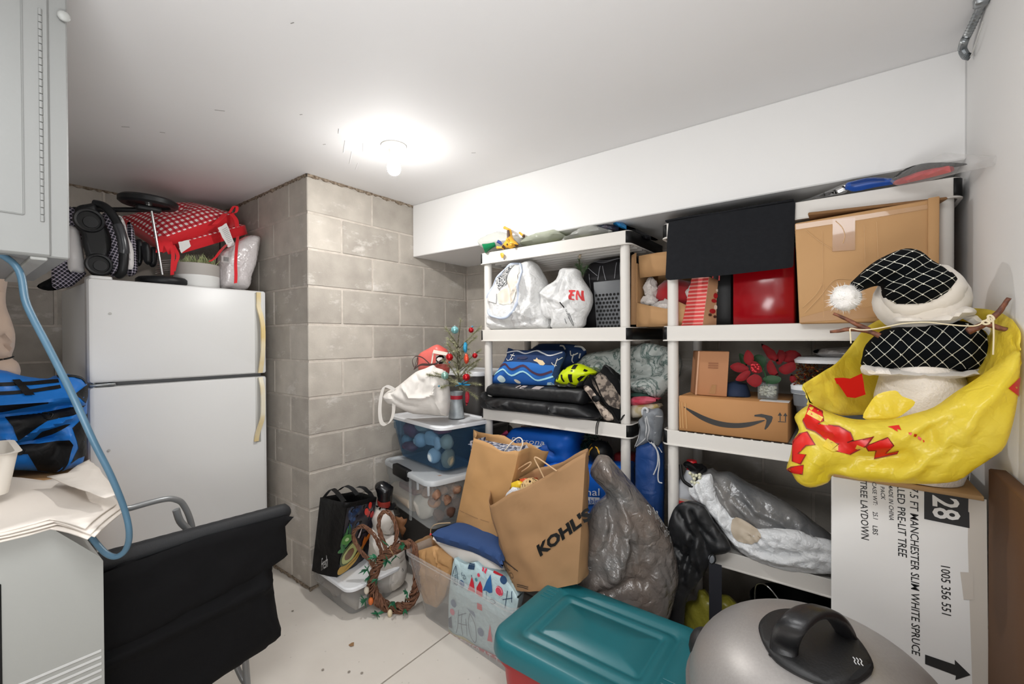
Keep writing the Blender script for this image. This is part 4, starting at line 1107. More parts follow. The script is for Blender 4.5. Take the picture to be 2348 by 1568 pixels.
for k in range(26):
    rb_ = random.Random(k); pc_('berry', ('#22385c', '#31507e', '#1b2a48')[k % 3], ell(0.08 + 0.36 * rb_.random(), 0.62 + 0.3 * rb_.random(), 0.045, 0.03), 0.003)
for k in range(5):
    rb_ = random.Random(k + 50); pc_('tomato', ('#c21f22', '#e03a2c')[k % 2], ell(0.55 + 0.35 * rb_.random(), 0.72 + 0.2 * rb_.random(), 0.07, 0.05), 0.0036 + 0.0004 * k)
for k in range(7): pc_('leaf', ('#3c7a44', '#2b5a35')[k % 2], ell(0.02 + 0.08 * (k % 3), 0.36 + 0.05 * k % 0.26, 0.1, 0.03, rot=20 * k), 0.003 + 0.0003 * k)
pc_('kiwi', '#4f8a3e', ell(0.12, 0.50, 0.15, 0.07), 0.006)
pc_('kiwi_core', '#b8d39a', ell(0.12, 0.50, 0.05, 0.025), 0.007)
pc_('banana', '#c9a24a', [(0.03, 0.02), (0.35, 0.02), (0.75, 0.22), (0.95, 0.40), (0.8, 0.38), (0.45, 0.16), (0.03, 0.12)], 0.004, sm=4)
pc_('banana_edge', '#8a6a2c', [(0.2, 0.03), (0.6, 0.16), (0.9, 0.38), (0.62, 0.19), (0.25, 0.055)], 0.005, sm=4)
pc_('avocado_skin', '#4c5a2c', ell(0.27, 0.27, 0.27, 0.155, 20, 14), 0.006, sm=2)
pc_('avocado_flesh', '#b9c07a', ell(0.28, 0.27, 0.23, 0.13, 20, 14), 0.007, sm=2)
pc_('avocado_stone', '#7a5232', ell(0.26, 0.26, 0.13, 0.078, 18, 10), 0.008, sm=2)
pc_('pepper', '#e07a22', [(0.66, 0.22), (0.8, 0.26), (0.95, 0.36), (0.9, 0.44), (0.78, 0.36), (0.74, 0.42), (0.66, 0.34)], 0.006)
pc_('onion', '#d8cdd0', [(0.45, 0.46), (0.55, 0.56), (0.6, 0.6), (0.58, 0.52), (0.5, 0.44)], 0.006)
ob('lettering', bg.text(0, 'Fresh', [(0.45, 0.05), (0.66, 0.12), (0.55, 0.27), (0.36, 0.2)], 0.004, 1, shear=0.3), mat('print_white', '#b9b9b9', 0.5), sh)
ob('logo_outline', bg.stroke(0, [(0.3, 0.08), (0.62, 0.02), (0.75, 0.12), (0.66, 0.30), (0.72, 0.36), (0.5, 0.24), (0.3, 0.2), (0.3, 0.08)], 0.0025, 0.004, 0), mat('print_white', '#b9b9b9', 0.5), sh)
for a, b, c in ((((-2.172,1.220,0.544)), (-2.149,1.260,0.583), (-2.013,1.240,0.553)), ((-2.163,1.300,0.563), (-2.116,1.330,0.584), (-2.080,1.360,0.540)), ((-2.080,1.360,0.583), (-2.048,1.400,0.553), (-2.037,1.420,0.520))):
    ob('handle', ribbon(spline([a, V3(a).lerp(V3(b), 0.6) + V3((0, 0, 0.01)), b, V3(c).lerp(V3(b), 0.55) + V3((0, 0, 0.006)), c], 5), 0.022, (0.5, 1, 0.3), 0.002), m_nw, sh)

# white snowman figure with top hat
sn = thing('snowman_figure', 'white faceted snowman figure with a black top hat and red band on the floor', 'figure')
m_wht = mat('white_paint_wood', '#d5d0ca', 0.7, var=(14, '#c3bcb3', 0.12), bump=(25, 0.15))
S1 = Puff([(-2.068,1.433,0.332),(-2.039,1.455,0.344),(-2.015,1.473,0.320),(-1.995,1.488,0.301),(-1.966,1.510,0.295),(-1.928,1.539,0.240),(-1.918,1.546,0.173),(-1.911,1.551,0.112),(-1.918,1.545,0.063),(-1.937,1.530,0.021),(-1.986,1.493,-0.007),(-2.034,1.456,0.003),(-2.063,1.434,0.052),(-2.078,1.424,0.174)], 0.09, 0.09, 0.10, 0.014, 0.012, 11, 2, [([(-1.952,1.520,0.155),(-1.932,1.534,0.112),(-1.952,1.519,0.075),(-1.942,1.526,0.045)], 0.006, -0.008)], crisp=0.4)
ob('body', S1.mesh(), m_wht, sn, ang=25)
ob('head', Puff([(-2.062,1.451,0.432),(-2.033,1.473,0.456),(-2.004,1.495,0.444),(-1.984,1.510,0.440),(-1.972,1.519,0.388),(-1.975,1.517,0.327),(-1.984,1.509,0.297),(-2.023,1.479,0.309),(-2.062,1.450,0.328),(-2.072,1.443,0.389)], 0.065, 0.07, 0.07, 0.014, 0.01, 11, 3, crisp=0.5).mesh(), m_wht, sn, ang=25)
hp_ = Puff([(-2.060,1.454,0.566),(-2.043,1.467,0.588),(-2.021,1.484,0.592),(-1.997,1.502,0.575),(-1.979,1.515,0.557),(-1.983,1.512,0.517),(-1.989,1.507,0.450),(-2.014,1.488,0.447),(-2.043,1.466,0.456),(-2.050,1.461,0.517)], 0.045, 0.05, 0.05, 0.012, 0.004, 10)
ht = ob('top_hat', hp_.mesh(), mat('glossy_black', '#121214', 0.25), sn)
ob('hat_band', hp_.decal([(-2.049,1.462,0.502),(-2.023,1.481,0.490),(-1.988,1.508,0.489),(-1.988,1.507,0.454),(-2.014,1.488,0.452),(-2.043,1.466,0.467)], 0.003), mat('band_red', '#8e2a1f', 0.6), ht)
ob('hat_brim', Puff([(-2.052,1.458,0.459),(-2.014,1.488,0.450),(-1.984,1.510,0.468),(-1.965,1.525,0.456),(-1.966,1.524,0.432),(-1.979,1.514,0.440),(-2.023,1.481,0.438),(-2.052,1.458,0.450)], 0.05, 0.06, 0.02, 0.012).mesh(), mat('glossy_black', '#121214', 0.25), ht)
for pl in ([(-1.938,1.480,0.169),(-1.910,1.502,0.172),(-1.905,1.505,0.154)], [(-1.910,1.502,0.157),(-1.895,1.512,0.127),(-1.910,1.501,0.103),(-1.904,1.505,0.085)], [(-1.970,1.467,0.011),(-1.942,1.489,0.032),(-1.908,1.514,0.055)]):
    ob('crack', tube(spline(pl, 4), 0.0015, 5), mat('crack_grey', '#5d5852', 0.9), sn)
ob('wooden_star', Puff([(-2.044,1.577,0.361),(-2.026,1.591,0.355),(-2.014,1.600,0.359),(-2.005,1.606,0.346),(-1.990,1.618,0.350),(-1.994,1.615,0.326),(-2.003,1.608,0.306),(-1.995,1.614,0.288),(-2.007,1.605,0.256),(-2.012,1.601,0.240),(-2.023,1.592,0.275),(-2.038,1.581,0.307)], 0.012, 0.012, 0.02, 0.012, 0.003).mesh(), mat('rust_brown', '#6b4529', 0.7, var=(30, '#8a5b36', 0.2)),
   label='rust-brown star-shaped cut-out standing behind the vine wreath', cat='decoration')

# vine wreath shaped like a rabbit head
vw = thing('vine_wreath', 'brown twisted vine wreath with two rabbit ears and green ribbon leaves', 'wreath')
m_vine = mat('vine_brown', '#5b3a28', 0.8, var=(60, '#7d5640', 0.15), bump=(150, 0.5))
def vine(path, closed, R_, n, r, seed):
    P = spline(path, 10, closed); out = []
    N = len(P); rv = random.Random(seed)
    for k in range(n):
        ph, tw, rad = rv.uniform(0, 6.28), rv.uniform(0.15, 0.4), R_ * math.sqrt(rv.uniform(0.15, 1)); Q = []
        for i, p in enumerate(P):
            t = (P[(i + 1) % N] - P[i - 1]) if (closed or 0 < i < N - 1) else (P[min(i + 1, N - 1)] - P[max(i - 1, 0)])
            t.normalize(); a = t.cross(V3((0.55, -0.8, 0.1))).normalized(); b = t.cross(a)
            ang = ph + tw * i
            if closed: ang = ph + 2 * math.pi * round(tw * N / 6.28) * i / N
            j = noise.noise_vector(p * 40 + V3((k * 3, seed, 0))) * R_ * 0.35
            Q.append(p + (a * math.cos(ang) + b * math.sin(ang)) * rad + j)
        out.append(tube(Q, r * rv.uniform(0.7, 1.2), 5, closed))
    return join(*out)
ob('wreath_ring', vine([(-1.745,1.428,0.337),(-1.794,1.390,0.324),(-1.842,1.353,0.284),(-1.874,1.329,0.231),(-1.889,1.316,0.167),(-1.885,1.319,0.097),(-1.851,1.344,0.044),(-1.802,1.381,0.020),(-1.758,1.415,0.035),(-1.725,1.441,0.082),(-1.709,1.453,0.161),(-1.716,1.449,0.272)], True, 0.023, 22, 0.0044, 1), m_vine, vw)
ob('wreath_ear', vine([(-1.874,1.316,0.237),(-1.900,1.296,0.278),(-1.931,1.273,0.318),(-1.954,1.257,0.373),(-1.954,1.257,0.415),(-1.927,1.277,0.437),(-1.896,1.301,0.423),(-1.869,1.321,0.384),(-1.854,1.332,0.339),(-1.843,1.340,0.300)], False, 0.009, 9, 0.0032, 2), m_vine, vw)
ob('wreath_ear', vine([(-1.825,1.354,0.317),(-1.843,1.341,0.378),(-1.856,1.331,0.428),(-1.854,1.333,0.478),(-1.834,1.349,0.509),(-1.810,1.367,0.500),(-1.792,1.380,0.456),(-1.785,1.385,0.400),(-1.792,1.379,0.344),(-1.794,1.377,0.317)], False, 0.009, 9, 0.0032, 3), m_vine, vw)
ob('wreath_ear', vine([(-1.848,1.325,0.399),(-1.835,1.335,0.377),(-1.824,1.343,0.338),(-1.813,1.351,0.316)], False, 0.006, 5, 0.003, 4), m_vine, vw)
VF = []
rv = random.Random(9)
for c, n in (((-1.848,1.311,0.294), 9), ((-1.804,1.344,0.277), 8), ((-1.883,1.284,0.233), 7), ((-1.844,1.313,0.184), 6), ((-1.874,1.290,0.200), 5), ((-1.892,1.276,0.079), 8), ((-1.844,1.312,0.013), 9), ((-1.778,1.363,0.073), 7), ((-1.725,1.403,0.117), 7), ((-1.738,1.395,0.354), 6), ((-1.769,1.371,0.299), 4), ((-1.800,1.348,0.348), 4), ((-1.734,1.396,0.034), 3)):
    for k in range(n):
        d = V3((rv.uniform(-1, 1), rv.uniform(-1, 0.3), rv.uniform(-1, 0.8))).normalized(); L_ = rv.uniform(0.025, 0.05)
        w = d.cross(V3((rv.random(), rv.random(), rv.random()))).normalized() * rv.uniform(0.003, 0.008)
        p = V3(c); e = p + d * L_; m_ = p.lerp(e, 0.5) + V3((0, -0.004, 0.003))
        VF.append(([p + w * 0.5, p - w * 0.5, m_ - w, e, m_ + w], [(0, 1, 2, 4), (4, 2, 3)]))
ob('ribbon_leaves', join(*VF), mat('ribbon_green', '#1f5a43', 0.35, var=(30, '#2f7a55', 0.2)), vw, smooth=False, kind='stuff')
for c, h in (((-1.887,1.280,0.129), '#cfc4b4'), ((-1.870,1.292,0.076), '#c8662c'), ((-1.795,1.349,0.015), '#d4c5a4')):
    ob('egg', ball(c, 0.013, 12, (1, 1, 1.5)), mat('egg' + h, h, 0.5), vw)
ob('bow_wire', tube(spline([(-1.787,1.352,0.351),(-1.791,1.348,0.337),(-1.780,1.356,0.318),(-1.778,1.358,0.301)], 5), 0.0015, 5), mat('raffia', '#a98a5e', 0.7), vw)

# ---------------------------------------------------------------- stacked bins in the corner
m_dk = mat('dark_grey_plastic', '#4b4846', 0.5)
def corner_bin(name, label, fc, L, W, z0, z1, rot, m, ml, taper=0.05, lidh=0.022):
    t = thing(name, label, 'bin')
    ax, ay = V3((math.cos(rot), math.sin(rot), 0)), V3((-math.sin(rot), math.cos(rot), 0))
    c = V3(fc) - ax * L / 2 + ay * W / 2
    tub(t, (c.x, c.y, z0), L - 0.03, W - 0.03, z1 - z0 - lidh + 0.002, rot, m, taper, 0.004)
    lid(t, (c.x, c.y, z1 - lidh), L, W, rot, ml, 0.06, lidh)
    return t, c, ax, ay
corner_bin('storage_bin', 'dark grey storage bin on the floor below the clear latch bin', (-1.79, 1.63, 0), 0.48, 0.34, 0.0, 0.375, R(-12), m_dk, m_dk)
t2, c2_, ax, ay = corner_bin('storage_bin', 'clear latch bin with a black latch, under the blue tinted bin', (-1.685, 1.505, 0), 0.60, 0.40, 0.377, 0.640, R(-14), m_clear, m_lidc, 0.03, 0.028)
f = c2_ - ay * 0.2
lt = hexa([f + ax * a + ay * b + V3((0, 0, z)) for z in (0.585, 0.648) for a, b in ((-0.13, -0.006), (0.06, -0.006), (0.06, 0.03), (-0.13, 0.03))], 0.008)
ob('latch', lt, m_blk, t2, label='black snap latch')
for a in (0.16, 0.28):
    ob('rim_lug', hexa([f + ax * (a + q) + ay * b + V3((0, 0, z)) for z in (0.57, 0.617) for q, b in ((0, 0.004), (0.012, 0.004), (0.012, 0.014), (0, 0.014))], 0.001), m_lidc, t2)
cor = f + ax * 0.284
ob('corner_rib', hexa([f + ax * (0.07 + q) + ay * b + V3((0, 0, z)) for z in (0.38, 0.615) for q, b in ((0, 0.003), (0.018, 0.003), (0.018, 0.014), (0, 0.014))], 0.003), m_clear, t2)
def inside_things(defs):
    for nm, lab, vf, m in defs: ob(nm, vf, m, label=lab, cat='ornament' if 'ornament' in nm else 'decoration')
z = 0.385
inside_things([
    ('wooden_tray', 'dark red wooden frame lying inside the clear latch bin', hexa([f + ax * a + ay * b + V3((0, 0, zz)) for zz in (0.50, 0.53) for a, b in ((-0.14, 0.04), (0.06, 0.04), (0.06, 0.15), (-0.14, 0.15))], 0.004), mat('dark_red_wood', '#6e2f2c', 0.6)),
    ('cream_roll', 'cream cloth roll inside the clear latch bin at left', tube([f + ax * -0.26 + ay * 0.08 + V3((0, 0, 0.445)), f + ax * 0.02 + ay * 0.07 + V3((0, 0, 0.445))], 0.05, 16), mat('cream_cloth', '#cbbba9', 0.8)),
    ('white_cloth', 'crumpled white cloth at the front corner inside the clear latch bin', rumple(ball(f + ax * 0.13 + ay * 0.075 + V3((0, 0, 0.46)), 0.062, 24, (1.25, 0.8, 1.1)), 0.018, 14, 3), mat('cloth_white2', '#d6d0c6', 0.85)),
    ('artificial_pumpkin', 'small tan artificial pumpkin inside the clear latch bin', ball(f + ax * 0.225 + ay * 0.075 + V3((0, 0, 0.505)), 0.034, 16, (1.1, 1, 0.85)), mat('tan_pumpkin', '#b07a4c', 0.7)),
    ('pine_cones', 'brown autumn leaves and pine cones packed inside the clear latch bin', join(*[rumple(ball(f + ax * (0.10 + 0.035 * (k % 6)) + ay * (0.06 + 0.06 * (k // 6)) + V3((0, 0, 0.545 + 0.02 * ((k * 7) % 4) - 0.02 * (k % 3))), 0.026, 10), 0.014, 40, k) for k in range(18)]), mat('autumn_brown', '#6f4a38', 0.8, var=(25, '#a9856c', 0.2))),
    ('brown_garland', 'dark brown garland at the right end inside the clear latch bin', join(*[rumple(ball(f + ax * (0.235 + 0.02 * (k % 2)) + ay * (0.10 + 0.05 * k) + V3((0, 0, 0.43 + 0.02 * (k % 3))), 0.034, 10), 0.012, 30, k) for k in range(5)]), mat('garland_brown', '#54382b', 0.85))])
t3, c3_, ax, ay = corner_bin('storage_bin', 'blue tinted clear bin with a white lid, uppermost of the corner stack', (-1.695, 1.60, 0), 0.58, 0.38, 0.650, 0.905, R(-10), m_bluecl, m_lidw, 0.07)
f = c3_ - ay * 0.19
def orn(nm, lab, a, b, zz, r, c, s=(1, 1, 1), rmp=0):
    v = ball(f + ax * a + ay * b + V3((0, 0, zz)), r, 18, s)
    if rmp: v = rumple(v, rmp, 25, r)
    ob(nm, v, mat('orn_' + c, c, 0.4), label=lab, cat='ornament')
orn('ornament', 'white round ornament with a hole, in the middle of the blue tinted bin', -0.03, 0.075, 0.775, 0.042, '#cfdfe6')
orn('ornament', 'small white cup ornament low at the right in the blue tinted bin', 0.115, 0.075, 0.712, 0.040, '#dfe8ec', (1, 1, 1.1))
orn('ornament', 'white petal ornament right of the round one in the blue tinted bin', 0.075, 0.08, 0.80, 0.045, '#c4d4da', (1.2, 0.5, 1), 0.01)
orn('ornament', 'white half-round ornament leaning at the right in the blue tinted bin', 0.145, 0.08, 0.785, 0.035, '#d5dde0', (0.8, 0.6, 1.2), 0.006)
orn('ornament', 'dark red ornament at the upper left of the blue tinted bin', -0.16, 0.09, 0.82, 0.05, '#8e3b52', (1.3, 1, 1), 0.01)
orn('ornament', 'flat dark red ornament at the lower left of the blue tinted bin', -0.16, 0.08, 0.715, 0.04, '#83324a', (1.5, 1, 0.7), 0.008)
orn('ornament', 'red crumpled ornament below the lid at the right of the blue tinted bin', 0.13, 0.12, 0.855, 0.04, '#a03347', (1.8, 1, 0.6), 0.01)
orn('ornament', 'cream crumpled ornament below the lid in the blue tinted bin', -0.04, 0.10, 0.85, 0.045, '#c9c6b8', (1.4, 1, 0.7), 0.012)
orn('ornament', 'cream ball at the right end of the blue tinted bin', 0.205, 0.10, 0.80, 0.038, '#bdb59f', (1, 1, 1.1), 0.006)
orn('ornament', 'tan bear-shaped ornament low at the corner of the blue tinted bin', 0.215, 0.10, 0.71, 0.045, '#a3957a', (0.8, 1, 1.2), 0.006)
orn('ornament', 'pale ornament at the far left of the blue tinted bin', -0.235, 0.10, 0.74, 0.035, '#9fb8c0')
ob('hole', xf(lathe([(0.018, 0), (0.012, 0.003), (0, 0.003)], (0, 0, 0), 16), Matrix.Translation(f + ax * -0.03 + ay * 0.033 + V3((0, 0, 0.775))) @ axis_mtx(-ay)), mat('hole_blue', '#7d98a8', 0.6), COL.objects.get('ornament'))

# dark bins behind, against the back wall
corner_bin('storage_bin', 'dark grey storage bin on the floor against the back block wall', (-1.86, 2.08, 0), 0.42, 0.37, 0.0, 0.42, 0, m_dk, m_dk)
corner_bin('storage_bin', 'dark grey storage bin in the middle of the stack against the back block wall', (-1.86, 2.08, 0), 0.42, 0.37, 0.42, 0.80, 0, m_dk, m_dk)
corner_bin('storage_bin', 'dark grey bin with white lid behind the small Christmas tree', (-1.86, 2.08, 0), 0.42, 0.37, 0.80, 1.16, 0, m_dk, m_lidw, 0.05, 0.03)

# white tote bag, red bag
m_canvas = mat('white_canvas', '#d3cec8', 0.8, bump=(120, 0.1), crinkle=(10, 0.15))
tb = thing('tote_bag', 'white cloth tote bag slumped on the blue tinted bin', 'bag')
TB = Puff([(-1.987,1.527,1.096),(-1.949,1.555,1.130),(-1.889,1.602,1.190),(-1.848,1.633,1.209),(-1.812,1.660,1.228),(-1.797,1.672,1.213),(-1.759,1.701,1.191),(-1.739,1.715,1.100),(-1.737,1.716,1.014),(-1.747,1.708,0.950),(-1.773,1.688,0.946),(-1.828,1.646,0.954),(-1.896,1.594,0.959),(-1.954,1.550,0.985),(-1.985,1.527,1.005),(-2.011,1.508,1.014),(-2.033,1.491,1.053),(-2.009,1.510,1.087)], 0.075, 0.11, 0.10, 0.009, 0.012, 14, 6,
          [([(-1.949,1.555,1.128),(-1.903,1.590,1.059),(-1.848,1.632,1.054),(-1.800,1.668,1.075),(-1.797,1.671,1.122)], 0.010, 0.016), ([(-1.889,1.602,1.187),(-1.862,1.622,1.144),(-1.869,1.616,1.097)], 0.012, -0.014), ([(-1.982,1.530,1.059),(-1.930,1.569,1.016),(-1.876,1.610,1.007)], 0.012, -0.012), ([(-1.800,1.668,1.075),(-1.787,1.678,1.028),(-1.763,1.696,0.954)], 0.008, 0.014), ([(-1.845,1.635,1.144),(-1.855,1.627,1.080)], 0.01, -0.012)], crisp=0.5)
ob('cloth', TB.mesh(), m_canvas, tb, ang=35)
ob('strap', ribbon(spline([(-1.949,1.505,1.096),(-1.976,1.485,1.115),(-1.994,1.471,1.113),(-2.005,1.463,1.077),(-2.011,1.457,1.022),(-2.012,1.456,0.967),(-2.005,1.461,0.921),(-1.986,1.475,0.907),(-1.966,1.491,0.929),(-1.954,1.500,0.971),(-1.952,1.502,1.035),(-1.957,1.499,1.090)], 6), 0.022, (0.4, 0.3, 0.3), 0.002), m_canvas, tb)
rbg = thing('gift_bag', 'red gift bag with a dark brown handle behind the white tote', 'bag')
RB = Puff([(-2.021,1.728,1.268),(-1.968,1.769,1.317),(-1.929,1.799,1.339),(-1.898,1.823,1.321),(-1.876,1.839,1.295),(-1.868,1.844,1.196),(-1.890,1.827,1.150),(-2.001,1.743,1.160)], 0.03, 0.10, 0.05, 0.012, 0.005, 12, 2)
ob('bag_body', RB.mesh(), mat('red_translucent', '#c8483f', 0.4, var=(6, '#d8766d', 0.2)), rbg)
m_brn = mat('dark_brown', '#3b211c', 0.6)
for pl, w in (([(-1.975,1.663,1.211),(-1.982,1.657,1.247),(-1.968,1.669,1.272),(-1.939,1.690,1.267),(-1.911,1.712,1.238),(-1.903,1.717,1.224)], 0.006), ([(-1.973,1.664,1.202),(-1.959,1.675,1.265),(-1.959,1.675,1.229),(-1.975,1.662,1.200),(-1.943,1.687,1.224),(-1.903,1.717,1.224),(-1.875,1.739,1.229),(-1.843,1.763,1.255),(-1.832,1.771,1.257)], 0.014)):
    ob('handle', ribbon(spline(pl, 6), w, (0.3, 0.2, 1), 0.003), m_brn, rbg)
pf = thing('picture_canvas', 'white framed canvas sticking out of the red gift bag', 'canvas')
ob('canvas', Puff([(-1.882,1.746,1.280),(-1.834,1.783,1.277),(-1.838,1.780,1.228),(-1.882,1.746,1.228)], 0.003, 0.004, 0.01, 0.02, sm=0).mesh(), m_canvas, pf)
ob('frame', ribbon([(-1.898,1.727,1.228),(-1.890,1.734,1.300),(-1.825,1.783,1.284)], 0.020, (0.2, 0.3, 1), 0.012), mat('canvas_wood', '#d9cfc2', 0.7), pf)

# ---------------------------------------------------------------- table-top tree in a pitcher
tt = thing('tabletop_tree', 'small artificial Christmas tree in a galvanised pitcher with a red ribbon', 'tree')
pb_ = (-1.835,1.864,0.905)
m_pitch = mat('zinc', '#b0b5b8', 0.45, 0.2, var=(18, '#838b90', 0.2), bump=(30, 0.1))
ob('pitcher', lathe([(0, 0.001), (0.047, 0.001), (0.048, 0.006), (0.045, 0.014), (0.036, 0.10), (0.0345, 0.135), (0.038, 0.155), (0.036, 0.155), (0.032, 0.13), (0, 0.12)], pb_, 28), m_pitch, tt)
ob('ribbon', lathe([(0.0368, 0.112), (0.0368, 0.133), (0.0355, 0.1335)], pb_, 28), mat('ribbon_red', '#a3162a', 0.6), tt)
ob('bow', Puff([V3(p) for p in [(-1.629,1.723,1.086),(-1.616,1.734,1.094),(-1.612,1.736,1.052),(-1.619,1.731,1.023),(-1.627,1.724,1.014)]], 0.008, 0.008, 0.01, 0.01).mesh(), mat('ribbon_red', '#a3162a', 0.6), tt)
DT = 2.36
tips = [(-1.788,1.604,1.181),(-1.749,1.632,1.099),(-1.708,1.667,1.426),(-1.701,1.671,1.344),(-1.723,1.654,1.254),(-1.756,1.628,1.189),(-1.567,1.773,1.429),(-1.584,1.760,1.379),(-1.569,1.771,1.308),(-1.567,1.772,1.261),(-1.586,1.758,1.228),(-1.571,1.768,1.127),(-1.577,1.763,1.060),(-1.639,1.718,1.321),(-1.696,1.675,1.371)]
root, topp = V3((-1.658,1.701,1.101)), V3((-1.650,1.711,1.474))
m_twig = mat('twig', '#4c4534', 0.8); m_needle = mat('needles', '#7a8060', 0.6, var=(60, '#b3ae8b', 0.25))
rt = random.Random(4)
def branch(a, b, r0=0.003, dens=200, L_=0.027):
    a, b = V3(a), V3(b); mid = a.lerp(b, 0.5) + V3((0, 0, 0.012)) + V3((rt.uniform(-0.012, 0.012), rt.uniform(-0.012, 0.012), 0))
    P = spline([a, mid, b], 8)
    br = ob('branch', tube(P, [r0 * (1 - 0.6 * i / len(P)) for i in range(len(P))], 5), m_twig, tt); VF = []
    n = int(dens * (b - a).length / 0.12)
    for k in range(n):
        i = rt.uniform(0.12, 0.999) * (len(P) - 1); p = P[int(i)].lerp(P[int(i) + 1], i % 1); t = (P[int(i) + 1] - P[int(i)]).normalized()
        d = (t * 0.7 + V3((rt.uniform(-1, 1), rt.uniform(-1, 1), rt.uniform(-1, 1)))).normalized()
        w = d.cross(t).normalized() * 0.0014; e = p + d * L_ * rt.uniform(0.6, 1.1)
        VF.append(([p - w, p + w, e, p + V3((0, 0, 0.0008))], [(0, 1, 2), (1, 3, 2), (3, 0, 2)]))
    ob('needles', join(*VF), m_needle, br, smooth=False, kind='stuff')
branch(root, topp, 0.005, 40)
for k, e in enumerate(tips):
    e = V3(e) + V3((0.6, -0.8, 0)) * rt.uniform(-0.02, 0.05); s_ = min(0.85, max(0.05, (e.z - root.z) / (topp.z - root.z) - 0.28))
    branch(root.lerp(topp, s_), e)
for k in range(16):
    a = rt.uniform(0, 6.28); s_ = rt.uniform(0.02, 0.6); p = root.lerp(topp, s_); r_ = 0.085 * (1 - s_ * 0.7)
    branch(p, p + V3((math.cos(a) * r_, math.sin(a) * r_, 0.04)), 0.0025, 80)
for c, r_, h, lab in (((-1.646,1.663,1.419), 0.0205, '#7fb9bd', 'shiny pale blue bauble high on the left of the small tree'), ((-1.584,1.723,1.418), 0.0145, '#b01420', 'small red bauble high on the right of the small tree'),
                      ((-1.662,1.638,1.276), 0.0195, '#c01a20', 'large red bauble at mid height on the left of the small tree'), ((-1.680,1.622,1.179), 0.0205, '#8bb5a9', 'pale green bauble low on the left of the small tree'),
                      ((-1.591,1.691,1.169), 0.0200, '#b8161f', 'large red bauble low on the right of the small tree'), ((-1.561,1.726,1.283), 0.0145, '#b31a22', 'small red bauble at mid height on the right of the small tree')):
    t = thing('bauble', lab, 'bauble', 'baubles on the small tree')
    ob('glass_ball', ball(c, r_, 20), mat('bauble' + h, h, 0.12, 0.55), t)
    ob('cap', lathe([(0, 0), (0.004, 0), (0.004, 0.006), (0, 0.007)], V3(c) + V3((0, 0, r_ - 0.001)), 10), m_chr, t)
for c, h, lab, s in (((-1.595,1.688,1.326), '#2f8fb5', 'blue glitter cone hanging in the middle of the small tree', (0.6, 0.6, 1.6)), ((-1.590,1.692,1.266), '#d2492c', 'orange-red glitter pod at mid height in the small tree', (0.7, 0.7, 1.4))):
    ob('glitter_cone', rumple(ball(c, 0.019, 16, s), 0.004, 90, 3), mat('glit' + h, h, 0.3, 0.3), label=lab, cat='ornament')
ob('tinsel_bow', join(*[ribbon(spline([V3((-1.608,1.677,1.133)), V3((-1.608,1.677,1.133)) + V3((dx, -0.01, dz * 0.5)), V3((-1.608,1.677,1.133)) + V3((dx * 2, -0.005, dz))], 4), 0.01, (0, 1, 0.6), 0.001) for dx, dz in ((0.02, 0.015), (-0.022, -0.012), (0.03, 0.0), (-0.02, 0.012), (0.01, 0.022))]), mat('tinsel_blue', '#1f86b4', 0.3, 0.3), tt)

for c in ((-1.706,1.603,1.123), (-1.662,1.637,1.248), (-1.565,1.712,1.436)):
    ob('bead', ball(c, 0.006, 10), mat('bead_blue', '#5c8ea3', 0.2, 0.4), tt)

# ================================================================ left shelving unit
m_pbag = mat('white_film', '#f0f0ef', 0.35, subs=0.25, crinkle=(16, 0.45))
m_cbag = mat_clear('thin_film', '#f4f5f2', 0.35, 0.22, '#d9dad4', (14, 0.5))
m_yell = mat('toy_yellow', '#e0a92e', 0.45)
m_tbrn = mat('toy_brown', '#4a3020', 0.5)
def soft(name, label, cat, pts, m, f, b, wr=0.006, ws=12, part='body', group=None, ang=50, **k):
    t = thing(name, label, cat, group)
    p = Puff(pts, f, b, wr=wr, ws=ws, **k)
    ob(part, p.mesh(), m, t, ang=ang)
    return t, p
# --- top shelf
tb1, p = soft('plastic_bag', 'clear plastic bag of toys at the left end of the top shelf', 'bag', [(-1.729,1.950,1.945),(-1.705,1.950,1.965),(-1.650,1.950,1.978),(-1.589,1.950,1.985),(-1.537,1.950,1.973),(-1.487,1.950,1.951),(-1.431,1.950,1.936),(-1.401,1.950,1.883),(-1.469,1.950,1.872),(-1.584,1.950,1.879),(-1.637,1.950,1.878),(-1.705,1.950,1.905)], m_cbag, 0.04, 0.14, 0.012, 14, part='film', crisp=0.6, res=0.012)
gc = thing('toy_cup', 'translucent green toy cup poking out of the bag on the top shelf', 'cup')
d_ = V3((-0.25, -0.9, -0.1)).normalized()
gp = V3((-1.604,1.900,1.894))
ob('cup', lathe([(0.0, 0.035), (0.012, 0.035), (0.018, 0.0), (0.028, -0.035), (0.026, -0.035), (0.016, 0.0), (0.0, 0.03)], gp, 20, axis_mtx((0.75, 0.55, 0.35))), mat('green_plastic', '#0f8a55', 0.2, subs=0.3), gc)
gi = thing('toy_giraffe', 'yellow toy giraffe with brown spots leaning at the front of the top shelf', 'toy')
gq = Puff([(-1.477,1.905,1.966),(-1.468,1.905,1.974),(-1.452,1.905,1.966),(-1.445,1.905,1.930),(-1.434,1.905,1.909),(-1.416,1.905,1.894),(-1.403,1.905,1.873),(-1.429,1.905,1.867),(-1.450,1.905,1.862),(-1.484,1.905,1.869),(-1.509,1.905,1.864),(-1.518,1.905,1.879),(-1.501,1.905,1.896),(-1.482,1.905,1.916),(-1.476,1.905,1.939)], 0.022, 0.022, res=0.008, sm=4)
ob('body', gq.mesh(), m_yell, gi)
